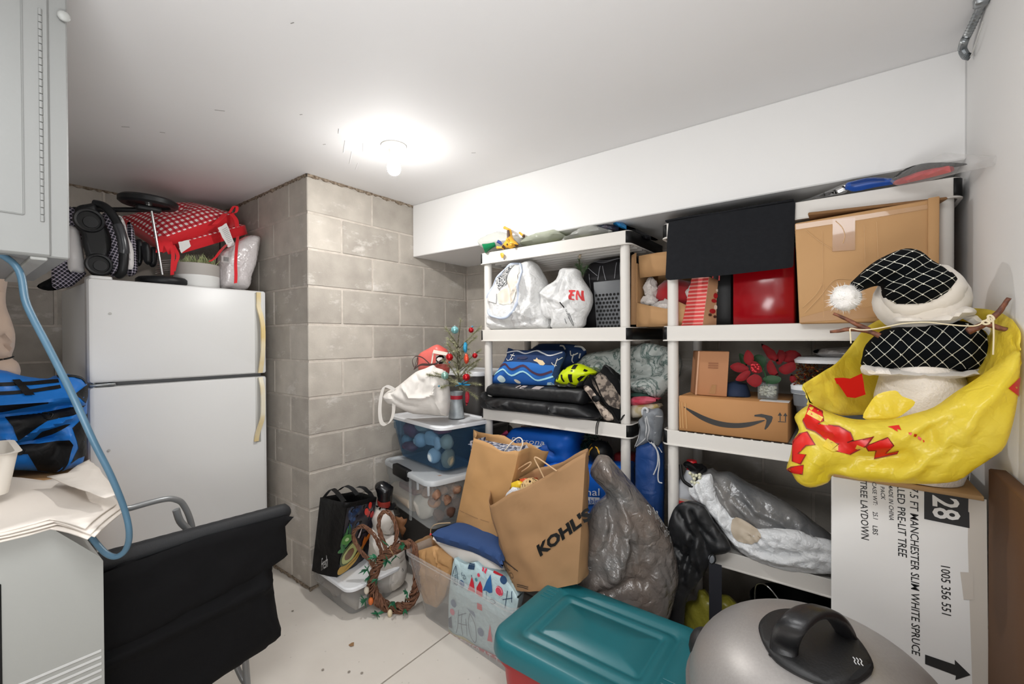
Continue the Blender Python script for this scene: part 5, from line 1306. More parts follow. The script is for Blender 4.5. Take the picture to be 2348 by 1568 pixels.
for pl in ([(-1.468,1.900,1.961),(-1.455,1.900,1.963),(-1.449,1.900,1.929),(-1.462,1.900,1.917),(-1.470,1.900,1.937)], [(-1.506,1.900,1.879),(-1.489,1.900,1.886),(-1.480,1.900,1.873),(-1.497,1.900,1.864)], [(-1.446,1.900,1.885),(-1.431,1.900,1.888),(-1.425,1.900,1.875),(-1.442,1.900,1.873)], [(-1.419,1.900,1.879),(-1.402,1.900,1.876),(-1.404,1.900,1.866),(-1.418,1.900,1.868)], [(-1.462,1.900,1.890),(-1.455,1.900,1.882),(-1.464,1.900,1.876),(-1.470,1.900,1.884)]):
    ob('spot', gq.decal(pl, 0.0015, 0.006), m_tbrn, gi)
for a, b in (((-1.464,1.900,1.968), (-1.493,1.900,1.982)), ((-1.503,1.890,1.873), (-1.532,1.885,1.876)), ((-1.447,1.890,1.889), (-1.457,1.880,1.908)), ((-1.429,1.890,1.884), (-1.426,1.870,1.873)), ((-1.413,1.930,1.948), (-1.372,1.910,1.920))):
    ob('leg' if a[2] < 1.93 else 'horn', tube([a, V3(a).lerp(V3(b), 0.8), b], [0.006, 0.007, 0.008], 10), m_yell, gi)
    ob('tip', ball(b, 0.0085, 10), m_tbrn if a[0] > -1.5 and b[1] > 1.9 else m_yell, gi)
ob('toy_block', rod((-1.546,1.900,1.916), (-1.527,1.920,1.902), 0.009), mat('blue_toy', '#3b4b9a', 0.4), label='small blue toy peg beside the toy giraffe', cat='toy')
kc = thing('key_tag', 'yellow key tag with a wire clip hanging on the top shelf front', 'tag')
ob('tag', Puff([(-1.513,1.886,1.842),(-1.493,1.886,1.841),(-1.489,1.886,1.825),(-1.500,1.886,1.813),(-1.510,1.886,1.825)], 0.003, 0.003, res=0.006).mesh(), m_yell, kc)
ob('clip', tube(spline([(-1.488,1.886,1.833),(-1.479,1.886,1.814),(-1.487,1.886,1.803),(-1.490,1.886,1.816),(-1.485,1.886,1.827)], 4), 0.0012, 5), m_chr, kc)
soft('plastic_bag', 'pale green see-through plastic bag in the middle of the top shelf', 'bag', [(-1.416,1.950,1.897),(-1.359,1.950,1.929),(-1.313,1.950,1.934),(-1.240,1.950,1.935),(-1.204,1.950,1.937),(-1.148,1.950,1.899),(-1.191,1.950,1.882),(-1.246,1.950,1.874),(-1.325,1.950,1.873),(-1.395,1.950,1.876)], mat_clear('green_film', '#e9efdf', 0.42, 0.22, '#cfd3c2', (14, 0.5)), 0.045, 0.14, 0.012, 13, part='film', seed=2, crisp=0.6)
ob('napkin_pack', box((-1.412,2.060,1.910), V3((-1.255,2.000,1.898)) + V3((0, 0.13, 0.03)), 0.006), mat('yellow_green', '#c2c878', 0.7), label='yellow-green pack inside the pale green plastic bag on the top shelf', cat='pack')
soft('plastic_bag', 'whitish see-through plastic bag at the right of the top shelf', 'bag', [(-1.167,1.950,1.870),(-1.138,1.950,1.892),(-1.112,1.950,1.894),(-1.071,1.950,1.914),(-1.016,1.950,1.926),(-0.973,1.950,1.920),(-0.921,1.950,1.898),(-0.880,1.950,1.879),(-0.921,1.950,1.872),(-1.016,1.950,1.869),(-1.117,1.950,1.868)], m_cbag, 0.04, 0.14, 0.012, 14, part='film', seed=5, crisp=0.6)
ob('yellow_pack', box((-1.153,2.060,1.901), V3((-1.047,2.000,1.891)) + V3((0, 0.1, 0.03)), 0.006), mat('pack_yellow', '#cfcf7a', 0.7), label='yellow pack inside the whitish bag at the right of the top shelf', cat='pack')
soft('cloth_bundle', 'dark navy printed bundle under the blue packet on the top shelf', 'bundle', [(-1.042,2.000,1.940),(-0.993,2.000,1.948),(-0.949,2.000,1.952),(-0.912,2.000,1.928),(-0.852,2.000,1.897),(-0.825,2.000,1.880),(-0.945,2.000,1.891),(-0.993,2.000,1.915)], mat('navy_print', '#222a3c', 0.5, var=(30, '#3a3440', 0.1), crinkle=(20, 0.3)), 0.03, 0.12, 0.008, 18)
soft('packet', 'bright blue glossy packet lying on the bundle at the right of the top shelf', 'packet', [(-0.950,2.000,1.959),(-0.916,2.000,1.958),(-0.870,2.000,1.941),(-0.832,2.000,1.909),(-0.786,2.000,1.884),(-0.843,2.000,1.893),(-0.888,2.000,1.917)], mat('blue_foil', '#2b86c4', 0.25, crinkle=(18, 0.5)), 0.035, 0.08, 0.006, 18)
soft('black_cloth', 'folded black cloth at the right end of the top shelf', 'cloth', [(-0.859,2.060,1.921),(-0.809,2.060,1.902),(-0.744,2.060,1.860),(-0.701,2.060,1.831),(-0.761,2.060,1.846),(-0.841,2.060,1.896)], mat('black_sheet', '#1a1b1e', 0.5, crinkle=(12, 0.3)), 0.02, 0.1)

# --- second shelf
wb1 = thing('trash_bag', 'large white plastic bag slumped open on the second shelf of the left unit', 'bag')
WB = Puff([(-1.660,1.950,1.520),(-1.634,1.950,1.548),(-1.649,1.950,1.574),(-1.642,1.950,1.626),(-1.598,1.950,1.674),(-1.565,1.950,1.730),(-1.520,1.950,1.758),(-1.469,1.950,1.787),(-1.420,1.950,1.780),(-1.396,1.950,1.790),(-1.354,1.950,1.792),(-1.325,1.950,1.756),(-1.291,1.950,1.698),(-1.272,1.950,1.644),(-1.281,1.950,1.612),(-1.275,1.950,1.555),(-1.253,1.950,1.478),(-1.247,1.950,1.429),(-1.293,1.950,1.420),(-1.490,1.950,1.420),(-1.633,1.950,1.424),(-1.657,1.950,1.450)], 0.07, 0.16, 0.10, 0.0075, 0.014, 13, 4,
          [([(-1.373,1.950,1.705),(-1.361,1.950,1.607),(-1.397,1.950,1.517),(-1.490,1.950,1.476)], 0.012, 0.02), ([(-1.613,1.950,1.480),(-1.490,1.950,1.451),(-1.339,1.950,1.462),(-1.270,1.950,1.474)], 0.012, -0.012), ([(-1.326,1.950,1.739),(-1.303,1.950,1.632),(-1.327,1.950,1.514)], 0.012, 0.015), ([(-1.520,1.950,1.708),(-1.470,1.950,1.644),(-1.458,1.950,1.569)], 0.02, -0.03)] + fan((-1.366,1.950,1.782), (-1.509,1.950,1.427), (-1.248,1.950,1.441), 20, 0.007, 0.006, 3, 0.1) + fan((-1.292,1.950,1.594), (-1.509,1.950,1.472), (-1.259,1.950,1.427), 14, 0.006, 0.006, 5, 0.05), crisp=0.6)
ob('film', WB.mesh(), m_pbag, wb1, ang=0)
m_rim = mat('blue_white_film', '#cfd8e8', 0.4, subs=0.2)
rim = [WB.wrap(([p], []), 0.004)[0][0] for p in spline([(-1.644,1.950,1.571),(-1.630,1.950,1.625),(-1.572,1.950,1.700),(-1.507,1.950,1.752),(-1.457,1.950,1.783),(-1.396,1.950,1.773),(-1.364,1.950,1.714),(-1.367,1.950,1.637),(-1.390,1.950,1.551),(-1.440,1.950,1.497),(-1.502,1.950,1.483),(-1.586,1.950,1.505),(-1.631,1.950,1.542)], 5, True)]
ob('rim_fold', tube(rim, [0.007 + 0.004 * noise.noise(V3(q) * 25) for q in rim], 8, True), m_rim, wb1)
ob('cream_box', WB.decal([(-1.533,1.950,1.616),(-1.476,1.950,1.655),(-1.439,1.950,1.738),(-1.429,1.950,1.766),(-1.396,1.950,1.758),(-1.377,1.950,1.705),(-1.386,1.950,1.638),(-1.421,1.950,1.567),(-1.489,1.950,1.557),(-1.526,1.950,1.567)], 0.004), mat('cream_card', '#d8cfc2', 0.7), label='cream card box inside the open white trash bag', cat='box')
m_patt = mat('speckled_print', '#cfcfcd', 0.6, var=(150, '#2c2f35', 0.03))
ob('patterned_box', WB.decal([(-1.578,1.950,1.727),(-1.520,1.950,1.752),(-1.438,1.950,1.774),(-1.454,1.950,1.732),(-1.482,1.950,1.680),(-1.519,1.950,1.639),(-1.552,1.950,1.685)], 0.006), m_patt, label='black and white speckled box edge inside the open white trash bag', cat='box')
ob('white_card', WB.decal([(-1.615,1.950,1.623),(-1.536,1.950,1.626),(-1.541,1.950,1.568),(-1.605,1.950,1.586)], 0.006), m_whc, label='small white card inside the open white trash bag', cat='card')
mb1 = thing('grocery_bag', 'white plastic grocery bag with red block letters on the second shelf', 'bag')
GB = Puff([(-1.287,1.960,1.625),(-1.253,1.960,1.652),(-1.193,1.960,1.680),(-1.171,1.960,1.730),(-1.123,1.960,1.729),(-1.077,1.960,1.720),(-1.068,1.960,1.686),(-1.028,1.960,1.630),(-1.007,1.960,1.588),(-1.011,1.960,1.530),(-1.042,1.960,1.472),(-1.067,1.960,1.421),(-1.221,1.960,1.421),(-1.226,1.960,1.472),(-1.260,1.960,1.477),(-1.282,1.960,1.513),(-1.293,1.960,1.561)], 0.06, 0.12, 0.09, 0.007, 0.012, 14, 9,
          [([(-1.270,1.960,1.612),(-1.199,1.960,1.579),(-1.124,1.960,1.547),(-1.083,1.960,1.572)], 0.012, 0.016), ([(-1.166,1.960,1.715),(-1.177,1.960,1.642),(-1.231,1.960,1.614)], 0.012, -0.012), ([(-1.243,1.960,1.558),(-1.232,1.960,1.497)], 0.012, -0.016), ([(-1.124,1.960,1.711),(-1.114,1.960,1.642)], 0.01, -0.01)] + fan((-1.121,1.960,1.715), (-1.287,1.960,1.584), (-1.028,1.960,1.489), 20, 0.007, 0.006, 3, 0.05) + fan((-1.270,1.960,1.621), (-1.243,1.960,1.497), (-1.073,1.960,1.554), 8, 0.006, 0.006, 5, 0.05), crisp=0.6)
ob('film', GB.mesh(), m_pbag, mb1, ang=0)
m_rl = mat('red_print', '#cf3a3c', 0.5)
for pl in ([(-1.092,1.960,1.611),(-1.059,1.960,1.609),(-1.059,1.960,1.600),(-1.070,1.960,1.601),(-1.069,1.960,1.588),(-1.060,1.960,1.588),(-1.060,1.960,1.580),(-1.069,1.960,1.580),(-1.068,1.960,1.566),(-1.057,1.960,1.564),(-1.056,1.960,1.557),(-1.078,1.960,1.562),(-1.080,1.960,1.577),(-1.092,1.960,1.580),(-1.092,1.960,1.587),(-1.080,1.960,1.588),(-1.081,1.960,1.598),(-1.092,1.960,1.600)], [(-1.053,1.960,1.607),(-1.044,1.960,1.606),(-1.029,1.960,1.573),(-1.032,1.960,1.606),(-1.023,1.960,1.604),(-1.018,1.960,1.553),(-1.028,1.960,1.556),(-1.044,1.960,1.588),(-1.042,1.960,1.558),(-1.051,1.960,1.560)]):
    ob('red_letter', GB.decal(pl, 0.003, 0.01), m_rl, mb1)
q = [(-1.112,1.960,1.515),(-1.096,1.960,1.465),(-1.088,1.960,1.467),(-1.103,1.960,1.517)]
ob('small_print', GB.wrap(fit_text('SHOP', q, 1), 0.003), mat('print_dark2', '#4a4a4c', 0.6), mb1)
for pl in ([(-1.096,1.960,1.495),(-1.089,1.960,1.464),(-1.081,1.960,1.432)], [(-1.091,1.960,1.496),(-1.082,1.960,1.464),(-1.076,1.960,1.437)], [(-1.118,1.960,1.471),(-1.113,1.960,1.445)]):
    ob('small_print', GB.stroke(pl, 0.003), mat('print_dark2', '#4a4a4c', 0.6), mb1)
ob('seam_line', GB.stroke([(-1.130,1.960,1.552),(-1.117,1.960,1.524)], 0.006), m_blk, mb1)
ob('black_tin', box((-1.299,2.020,1.421), V3((-1.263,2.020,1.479)) + V3((0, 0.06, 0)), 0.003), m_blk, label='small black box between the two white bags on the second shelf', cat='box')
sp_ = thing('starfish_tree', 'small artificial pine sprig topped with a starfish behind the white bags', 'tree')
so = V3((-1.116,2.060,1.804)); pts = []
for k in range(10):
    r_ = 0.024 if k % 2 == 0 else 0.008; a = math.pi / 2 + k * math.pi / 5 + 0.15
    pts.append(so + V3((math.cos(a) * r_ * 0.8, -math.cos(a) * r_ * 0.3, math.sin(a) * r_)))
ob('starfish', Puff(pts, 0.006, 0.006, res=0.004, sm=0).mesh(), mat('starfish_cream', '#cdbba0', 0.8, bump=(200, 0.3)), sp_)
VF = []; rt = random.Random(12)
ob('stem', rod((-1.119,2.060,1.788), V3((-1.109,2.060,1.675)) - V3((0, 0, 0.10)), 0.003), m_twig, sp_)
for a, b in (((-1.120,2.060,1.784), (-1.114,2.060,1.694)), ((-1.112,2.060,1.694), (-1.074,2.060,1.746)), ((-1.116,2.060,1.732), (-1.137,2.060,1.762)), ((-1.114,2.060,1.703), (-1.106,2.060,1.759))):
    a, b = V3(a), V3(b)
    for k in range(80):
        p = a.lerp(b, rt.random()); d = ((b - a).normalized() * 0.6 * (1 if b.z > a.z else -1) + V3((rt.uniform(-1, 1), rt.uniform(-1, 1), rt.uniform(-.6, 1)))).normalized() * 0.022
        w = d.cross(V3((0, 1, 0.2))).normalized() * 0.0009
        VF.append(([p - w, p + w, p + d, p + V3((0, 0.0009, 0))], [(0, 1, 2), (1, 3, 2), (3, 0, 2)]))
ob('needles', join(*VF), mat('green_needles', '#46603c', 0.6), sp_, smooth=False, kind='stuff')
bp_ = thing('backpack', 'black backpack standing behind the grey perforated crate', 'backpack')
BP = Puff([(-1.137,2.130,1.428),(-1.144,2.130,1.491),(-1.112,2.130,1.547),(-1.101,2.130,1.633),(-1.132,2.130,1.693),(-1.111,2.130,1.754),(-1.058,2.130,1.784),(-0.976,2.130,1.790),(-0.898,2.130,1.790),(-0.837,2.130,1.775),(-0.838,2.130,1.422)], 0.05, 0.12, 0.08, 0.014, 0.006, 9, 3)
ob('body', BP.mesh(), mat('backpack_black', '#131214', 0.65, var=(8, '#1b191c', 0.2), spec=0.3), bp_)
m_cord = mat('grey_cord', '#85868a', 0.5)
for pl in ([(-1.095,2.100,1.763),(-1.053,2.100,1.773),(-0.993,2.100,1.761),(-0.924,2.100,1.772),(-0.895,2.100,1.775)], [(-1.085,2.100,1.767),(-1.043,2.100,1.777),(-0.983,2.100,1.769),(-0.914,2.100,1.776)]):
    ob('piping', BP.stroke(pl, 0.0035, 0.004), m_cord, bp_)
for pl in ([(-1.080,2.100,1.742),(-1.023,2.100,1.695)], [(-1.008,2.100,1.744),(-1.021,2.100,1.671)], [(-0.995,2.100,1.743),(-0.976,2.100,1.668)], [(-0.919,2.100,1.753),(-0.929,2.100,1.673)], [(-1.072,2.100,1.709),(-1.069,2.100,1.628)], [(-0.900,2.100,1.751),(-0.898,2.100,1.679)]):
    ob('cord', BP.stroke(pl, 0.003, 0.005), m_cord, bp_)
ob('cable', BP.stroke([(-1.123,2.100,1.465),(-1.113,2.100,1.436),(-1.086,2.100,1.426),(-1.055,2.100,1.425)], 0.003, 0.01), m_cord, bp_)
cr = thing('perforated_crate', 'dark grey plastic crate with rows of round holes on the second shelf', 'crate')
cq = [V3(p) for p in ((-0.987,1.990,1.420), (-0.853,1.985,1.420), (-0.861,1.990,1.653), (-1.007,1.995,1.653))]
dn = V3((0.05, 1, 0)) * 0.1
m_crate = mat('crate_grey', '#55575a', 0.5)
ob('panel', hexa([cq[0], cq[1], cq[1] + dn, cq[0] + dn, cq[3], cq[2], cq[2] + dn, cq[3] + dn], 0.004), m_crate, cr)
VF = []
for r_ in range(9):
    for c_ in range(7 if r_ % 2 == 0 else 6):
        u = (0.09 + 0.137 * c_) if r_ % 2 == 0 else (0.165 + 0.137 * c_)
        p = bil(cq, u, 0.035 + 0.0835 * r_)
        VF.append(xf(lathe([(0.0066, 0), (0.0066, 0.0012), (0.0056, 0.0012), (0.0054, 0.0002), (0, 0.0002)], (0, 0, 0), 14), Matrix.Translation(p - V3((0, 0.0003, 0))) @ axis_mtx((0, -1, 0))))
ob('hole', join(*VF), mat('hole_black', '#060607', 0.9), cr, kind='stuff')
# --- open carton with a Santa plush, in the gap between the two units
oc = thing('open_carton', 'open brown carton holding a red and white plush between the two units', 'box')
cx0, cx1, cy0, cy1, cz = -0.775, -0.505, 1.985, 2.28, 1.424
ob('base', box((cx0, cy0, cz), (cx1, cy1, cz + 0.006)), m_kraft, oc, smooth=False)
ob('back_panel', box((cx0, cy1 - 0.005, cz), (cx1, cy1, 1.72)), m_kraft, oc, smooth=False)
ob('side_panel', box((cx0 - 0.004, cy0, cz), (cx0, cy1, 1.72)), m_kraft, oc, smooth=False)
ob('side_panel', box((cx1, cy0, cz), (cx1 + 0.004, cy1, 1.72)), m_kraft, oc, smooth=False)
ob('top_flap', rumple(polygon([(cx0 + 0.012, cy0 - 0.005, 1.755), (cx1, cy0 - 0.005, 1.76), (cx1, cy0 + 0.01, 1.66), (cx0 + 0.01, cy0 + 0.01, 1.652)], 0.04), 0.003, 9), m_kraft, oc, solid=0.004)
ob('front_flap', rumple(polygon([(cx0, cy0, cz + 0.002), (cx1, cy0, cz + 0.002), (cx1, cy0, 1.49), (-0.595, cy0 - 0.004, 1.535), (-0.64, cy0 - 0.003, 1.500), (cx0, cy0 - 0.003, 1.535)], 0.03), 0.003, 9), m_kraft, oc, solid=0.004)
ob('corner_flap', hexa([(cx0 - 0.03, cy0 - 0.005, cz + 0.01), (cx0 - 0.004, cy0 - 0.005, cz + 0.01), (cx0 - 0.004, cy0 + 0.0, cz + 0.01), (cx0 - 0.03, cy0 + 0.0, cz + 0.01), (cx0 - 0.026, cy0 - 0.005, 1.76), (cx0 - 0.002, cy0 - 0.005, 1.77), (cx0 - 0.002, cy0, 1.77), (cx0 - 0.026, cy0, 1.76)], 0.001, 1), mat('cardboard_edge', '#8a6846', 0.85, bump=(200, 0.4)), oc)
ps = thing('plush_toy', 'red plush with white furry trim lying in the open carton', 'plush')
m_fur = mat('white_fur', '#cfc8c2', 0.95, bump=(160, 1.0), sheen=0.4)
ob('body', rumple(ball((-0.63, 2.12, 1.57), 0.085, 24, (1.3, 1, 0.95)), 0.015, 12), mat('plush_red', '#a5121c', 0.9, sheen=0.5), ps)
for c, r_, s_ in (((-0.735, 2.06, 1.605), 0.045, (0.6, 1, 1.2)), ((-0.735, 2.04, 1.545), 0.035, (1, 1, 0.8)), ((-0.66, 2.05, 1.505), 0.05, (1.6, 1, 0.8)), ((-0.535, 2.05, 1.56), 0.04, (0.8, 1, 1.3))):
    ob('fur_trim', rumple(ball(c, r_, 28, s_), 0.014, 45, r_), m_fur, ps)

# --- third shelf
m_vin = mat('black_vinyl', '#18191b', 0.48, crinkle=(7, 0.45))
cs1, q1 = soft('folded_case', 'large folded black vinyl case, lower of the pair on the third shelf', 'case', [(-1.666,1.900,1.060),(-1.637,1.900,1.068),(-1.617,1.900,1.038),(-1.485,1.900,1.044),(-1.307,1.900,1.044),(-1.144,1.900,1.043),(-1.052,1.900,1.046),(-0.994,1.900,1.026),(-0.954,1.900,1.008),(-0.914,1.900,1.003),(-0.928,1.900,0.987),(-1.053,1.900,0.975),(-1.197,1.900,0.976),(-1.424,1.900,0.974),(-1.648,1.900,0.971),(-1.661,1.900,1.019)], m_vin, 0.035, 0.22, 0.012, 8, rim=0.03, crisp=0.8, res=0.010, ridges=[([(-1.621,1.900,1.033),(-1.549,1.900,0.993),(-1.473,1.900,1.015)], 0.012, 0.02), ([(-1.196,1.900,1.038),(-1.165,1.900,1.000)], 0.012, 0.02)])
cs2, q2 = soft('folded_case', 'folded black vinyl case with a label strip, upper of the pair on the third shelf', 'case', [(-1.644,1.930,1.092),(-1.620,1.930,1.110),(-1.540,1.930,1.119),(-1.386,1.930,1.116),(-1.215,1.930,1.120),(-1.034,1.930,1.125),(-1.012,1.930,1.103),(-1.028,1.930,1.044),(-1.109,1.930,1.046),(-1.327,1.930,1.042),(-1.509,1.930,1.042),(-1.636,1.930,1.046)], m_vin, 0.035, 0.20, 0.008, 8, rim=0.03, seed=3, crisp=0.7, res=0.010)
for pl in ([(-1.428,1.930,1.107),(-1.409,1.930,1.119),(-1.402,1.930,1.115),(-1.419,1.930,1.105)], [(-1.391,1.930,1.117),(-1.362,1.930,1.117),(-1.369,1.930,1.102),(-1.401,1.930,1.103)], [(-1.307,1.930,1.119),(-1.256,1.930,1.120),(-1.270,1.930,1.106),(-1.321,1.930,1.106)]):
    lbq = ob('label_print', q2.decal(pl, 0.002, 0.01), mat('label_pale', '#a59a98', 0.6), cs2)
pil = thing('throw_pillow', 'blue pillow printed with sea waves, fish and shells on the third shelf', 'pillow')
m_navy = mat('navy_cloth', '#12305c', 0.8, bump=(120, 0.1))
PI_ = Puff([(-1.536,1.980,1.319),(-1.501,1.980,1.310),(-1.420,1.980,1.307),(-1.325,1.980,1.308),(-1.190,1.980,1.308),(-1.162,1.980,1.296),(-1.172,1.980,1.259),(-1.194,1.980,1.212),(-1.219,1.980,1.128),(-1.303,1.980,1.118),(-1.483,1.980,1.112),(-1.647,1.980,1.110),(-1.674,1.980,1.112),(-1.640,1.980,1.153),(-1.593,1.980,1.207),(-1.546,1.980,1.275)], 0.045, 0.10, 0.16, 0.012, 0.003, 8, 2, sm=2)
ob('cover', PI_.mesh(), m_navy, pil)
def pd(nm, pts, c, off, sm=0, res=0.010): ob(nm, PI_.decal(pts, off, res, sm), mat('pil' + c, c, 0.8), pil)
pd('blue_band', [(-1.556,1.980,1.239),(-1.470,1.980,1.244),(-1.361,1.980,1.244),(-1.274,1.980,1.233),(-1.207,1.980,1.230),(-1.232,1.980,1.158),(-1.303,1.980,1.145),(-1.421,1.980,1.168),(-1.534,1.980,1.168),(-1.638,1.980,1.152),(-1.593,1.980,1.206)], '#2469b8', 0.002)
pd('sea_band', [(-1.638,1.980,1.151),(-1.547,1.980,1.191),(-1.483,1.980,1.161),(-1.397,1.980,1.187),(-1.326,1.980,1.144),(-1.274,1.980,1.149),(-1.213,1.980,1.166),(-1.220,1.980,1.128),(-1.303,1.980,1.119),(-1.483,1.980,1.113),(-1.647,1.980,1.111),(-1.666,1.980,1.115)], '#1b5aa8', 0.0035)
for pl, w, c, of in (([(-1.533,1.980,1.291),(-1.463,1.980,1.303),(-1.396,1.980,1.290),(-1.334,1.980,1.306),(-1.285,1.980,1.294),(-1.234,1.980,1.282),(-1.169,1.980,1.300)], 0.0065, '#c9cbd0', 0.004), ([(-1.583,1.980,1.210),(-1.534,1.980,1.229),(-1.477,1.980,1.200),(-1.397,1.980,1.225),(-1.337,1.980,1.191),(-1.285,1.980,1.179),(-1.221,1.980,1.200)], 0.012, '#46293f', 0.005), ([(-1.632,1.980,1.159),(-1.547,1.980,1.199),(-1.483,1.980,1.166),(-1.397,1.980,1.193),(-1.326,1.980,1.150),(-1.274,1.980,1.155),(-1.218,1.980,1.173)], 0.009, '#a9dbe6', 0.006)):
    ob('wave', PI_.stroke(pl, w, of), mat('pil' + c, c, 0.8), pil)
m_ink = mat('pilwhite', '#d9d6cf', 0.8)
for an in ([(-1.475,1.980,1.292),(-1.495,1.980,1.255)], [(-1.526,1.980,1.260),(-1.517,1.980,1.250),(-1.495,1.980,1.253),(-1.479,1.980,1.255),(-1.475,1.980,1.264)], [(-1.496,1.980,1.282),(-1.465,1.980,1.276)], [(-1.223,1.980,1.246),(-1.215,1.980,1.234),(-1.199,1.980,1.230)], [(-1.199,1.980,1.256),(-1.185,1.980,1.262),(-1.169,1.980,1.273)], [(-1.210,1.980,1.223),(-1.191,1.980,1.268)]):
    ob('anchor', PI_.stroke(an, 0.0035, 0.004, 3), m_ink, pil)
pd('fish', [(-1.334,1.980,1.259),(-1.321,1.980,1.259),(-1.315,1.980,1.270),(-1.305,1.980,1.260),(-1.274,1.980,1.255),(-1.257,1.980,1.239),(-1.267,1.980,1.230),(-1.288,1.980,1.231),(-1.308,1.980,1.246),(-1.322,1.980,1.250),(-1.332,1.980,1.253)], '#d8c29a', 0.004)
pd('fish', [(-1.445,1.980,1.270),(-1.427,1.980,1.271),(-1.390,1.980,1.276),(-1.373,1.980,1.269),(-1.390,1.980,1.259),(-1.421,1.980,1.257),(-1.430,1.980,1.263),(-1.445,1.980,1.256)], '#2b2f4e', 0.004)
pd('shell', [(-1.590,1.980,1.145),(-1.573,1.980,1.161),(-1.553,1.980,1.163),(-1.534,1.980,1.148),(-1.533,1.980,1.135),(-1.547,1.980,1.124),(-1.570,1.980,1.121),(-1.585,1.980,1.132)], '#c7dce0', 0.006, 2)
pd('shell', [(-1.471,1.980,1.141),(-1.455,1.980,1.146),(-1.430,1.980,1.133),(-1.434,1.980,1.123),(-1.455,1.980,1.123)], '#d9d2c2', 0.006, 2)
pd('shell', [(-1.262,1.980,1.124),(-1.252,1.980,1.139),(-1.232,1.980,1.142),(-1.220,1.980,1.131),(-1.221,1.980,1.125)], '#b9d8e0', 0.006)
soft('throw_pillow', 'dark navy anchor-print pillow tucked behind the blue sea pillow', 'pillow', [(-1.523,2.160,1.291),(-1.490,2.160,1.313),(-1.445,2.160,1.339),(-1.358,2.160,1.342),(-1.240,2.160,1.340),(-1.167,2.160,1.327),(-1.131,2.160,1.297),(-1.159,2.160,1.252),(-1.195,2.160,1.221),(-1.299,2.160,1.172),(-1.485,2.160,1.164)], m_navy, 0.04, 0.06, 0.004, 9, seed=7)
PB = Puff([(-1.523,2.160,1.291),(-1.490,2.160,1.313),(-1.445,2.160,1.339),(-1.358,2.160,1.342),(-1.240,2.160,1.340),(-1.167,2.160,1.327),(-1.131,2.160,1.297),(-1.159,2.160,1.252),(-1.195,2.160,1.221),(-1.299,2.160,1.172),(-1.485,2.160,1.164)], 0.04, 0.06, wr=0.004, ws=9, seed=7)
for an, w in (([(-1.195,2.160,1.328),(-1.156,2.160,1.323),(-1.135,2.160,1.304)], 0.008), ([(-1.212,2.160,1.303),(-1.206,2.160,1.278),(-1.187,2.160,1.281),(-1.164,2.160,1.291)], 0.006), ([(-1.189,2.160,1.286),(-1.204,2.160,1.251),(-1.198,2.160,1.236)], 0.006), ([(-1.153,2.160,1.289),(-1.164,2.160,1.262)], 0.006), ([(-1.287,2.160,1.331),(-1.263,2.160,1.328),(-1.246,2.160,1.310)], 0.008), ([(-1.474,2.160,1.318),(-1.439,2.160,1.334)], 0.005)):
    ob('print', PB.stroke(an, w, 0.004, 3), m_ink, TOPS[-1])
hm = thing('bicycle_helmet', 'neon yellow bicycle helmet with black vents on the third shelf', 'helmet')
m_neon = mat('neon_yellow', '#c3d60c', 0.3)
H1 = Puff([(-1.199,1.970,1.135),(-1.202,1.970,1.156),(-1.181,1.970,1.185),(-1.163,1.970,1.209),(-1.132,1.970,1.228),(-1.080,1.970,1.244),(-1.035,1.970,1.232),(-0.988,1.970,1.210),(-0.980,1.970,1.196),(-1.015,1.970,1.170),(-1.049,1.970,1.141),(-1.080,1.970,1.130),(-1.132,1.970,1.127)], 0.07, 0.09, 0.075, 0.008, sm=4)
ob('shell', H1.mesh(), m_neon, hm)
for pl in ([(-1.150,1.970,1.213),(-1.128,1.970,1.224),(-1.133,1.970,1.213)], [(-1.088,1.970,1.240),(-1.065,1.970,1.238),(-1.067,1.970,1.219),(-1.090,1.970,1.218)], [(-1.027,1.970,1.221),(-1.007,1.970,1.213),(-1.012,1.970,1.207),(-1.026,1.970,1.210)], [(-1.150,1.970,1.188),(-1.138,1.970,1.189),(-1.124,1.970,1.155),(-1.134,1.970,1.150)], [(-1.100,1.970,1.193),(-1.075,1.970,1.194),(-1.081,1.970,1.152),(-1.097,1.970,1.150)], [(-1.055,1.970,1.172),(-1.035,1.970,1.186),(-1.014,1.970,1.189),(-1.030,1.970,1.176),(-1.051,1.970,1.156)], [(-1.174,1.970,1.180),(-1.166,1.970,1.176),(-1.167,1.970,1.158),(-1.179,1.970,1.163)]):
    ob('vent', H1.decal(pl, 0.002, 0.006), m_blk, hm)
ob('lower_rim', Puff([(-1.193,1.945,1.157),(-1.178,1.945,1.154),(-1.160,1.945,1.144),(-1.131,1.945,1.141),(-1.112,1.945,1.149),(-1.103,1.945,1.158),(-1.092,1.945,1.149),(-1.083,1.945,1.136),(-1.064,1.945,1.140),(-1.054,1.945,1.157),(-1.036,1.945,1.162),(-1.029,1.945,1.149),(-1.039,1.945,1.130),(-1.092,1.945,1.121),(-1.144,1.945,1.119),(-1.184,1.945,1.126)], 0.045, 0.05, 0.02, 0.008).mesh(), mat('rim_dark', '#1d1e20', 0.4), hm)
ob('badge', H1.decal([(-1.089,1.970,1.213),(-1.077,1.970,1.213),(-1.077,1.970,1.208),(-1.089,1.970,1.207)], 0.002, 0.006), m_blk, hm)
cb = thing('camouflage_bag', 'black and camouflage bag slumped beside the right post on the third shelf', 'bag')
m_camo = mat('camouflage', '#8d8074', 0.8, var=(38, '#3c342f', 0.05), bump=(60, 0.2))
m_camo2 = mat('camouflage_pale', '#b9a99a', 0.8, var=(45, '#4d423c', 0.06), bump=(60, 0.2))
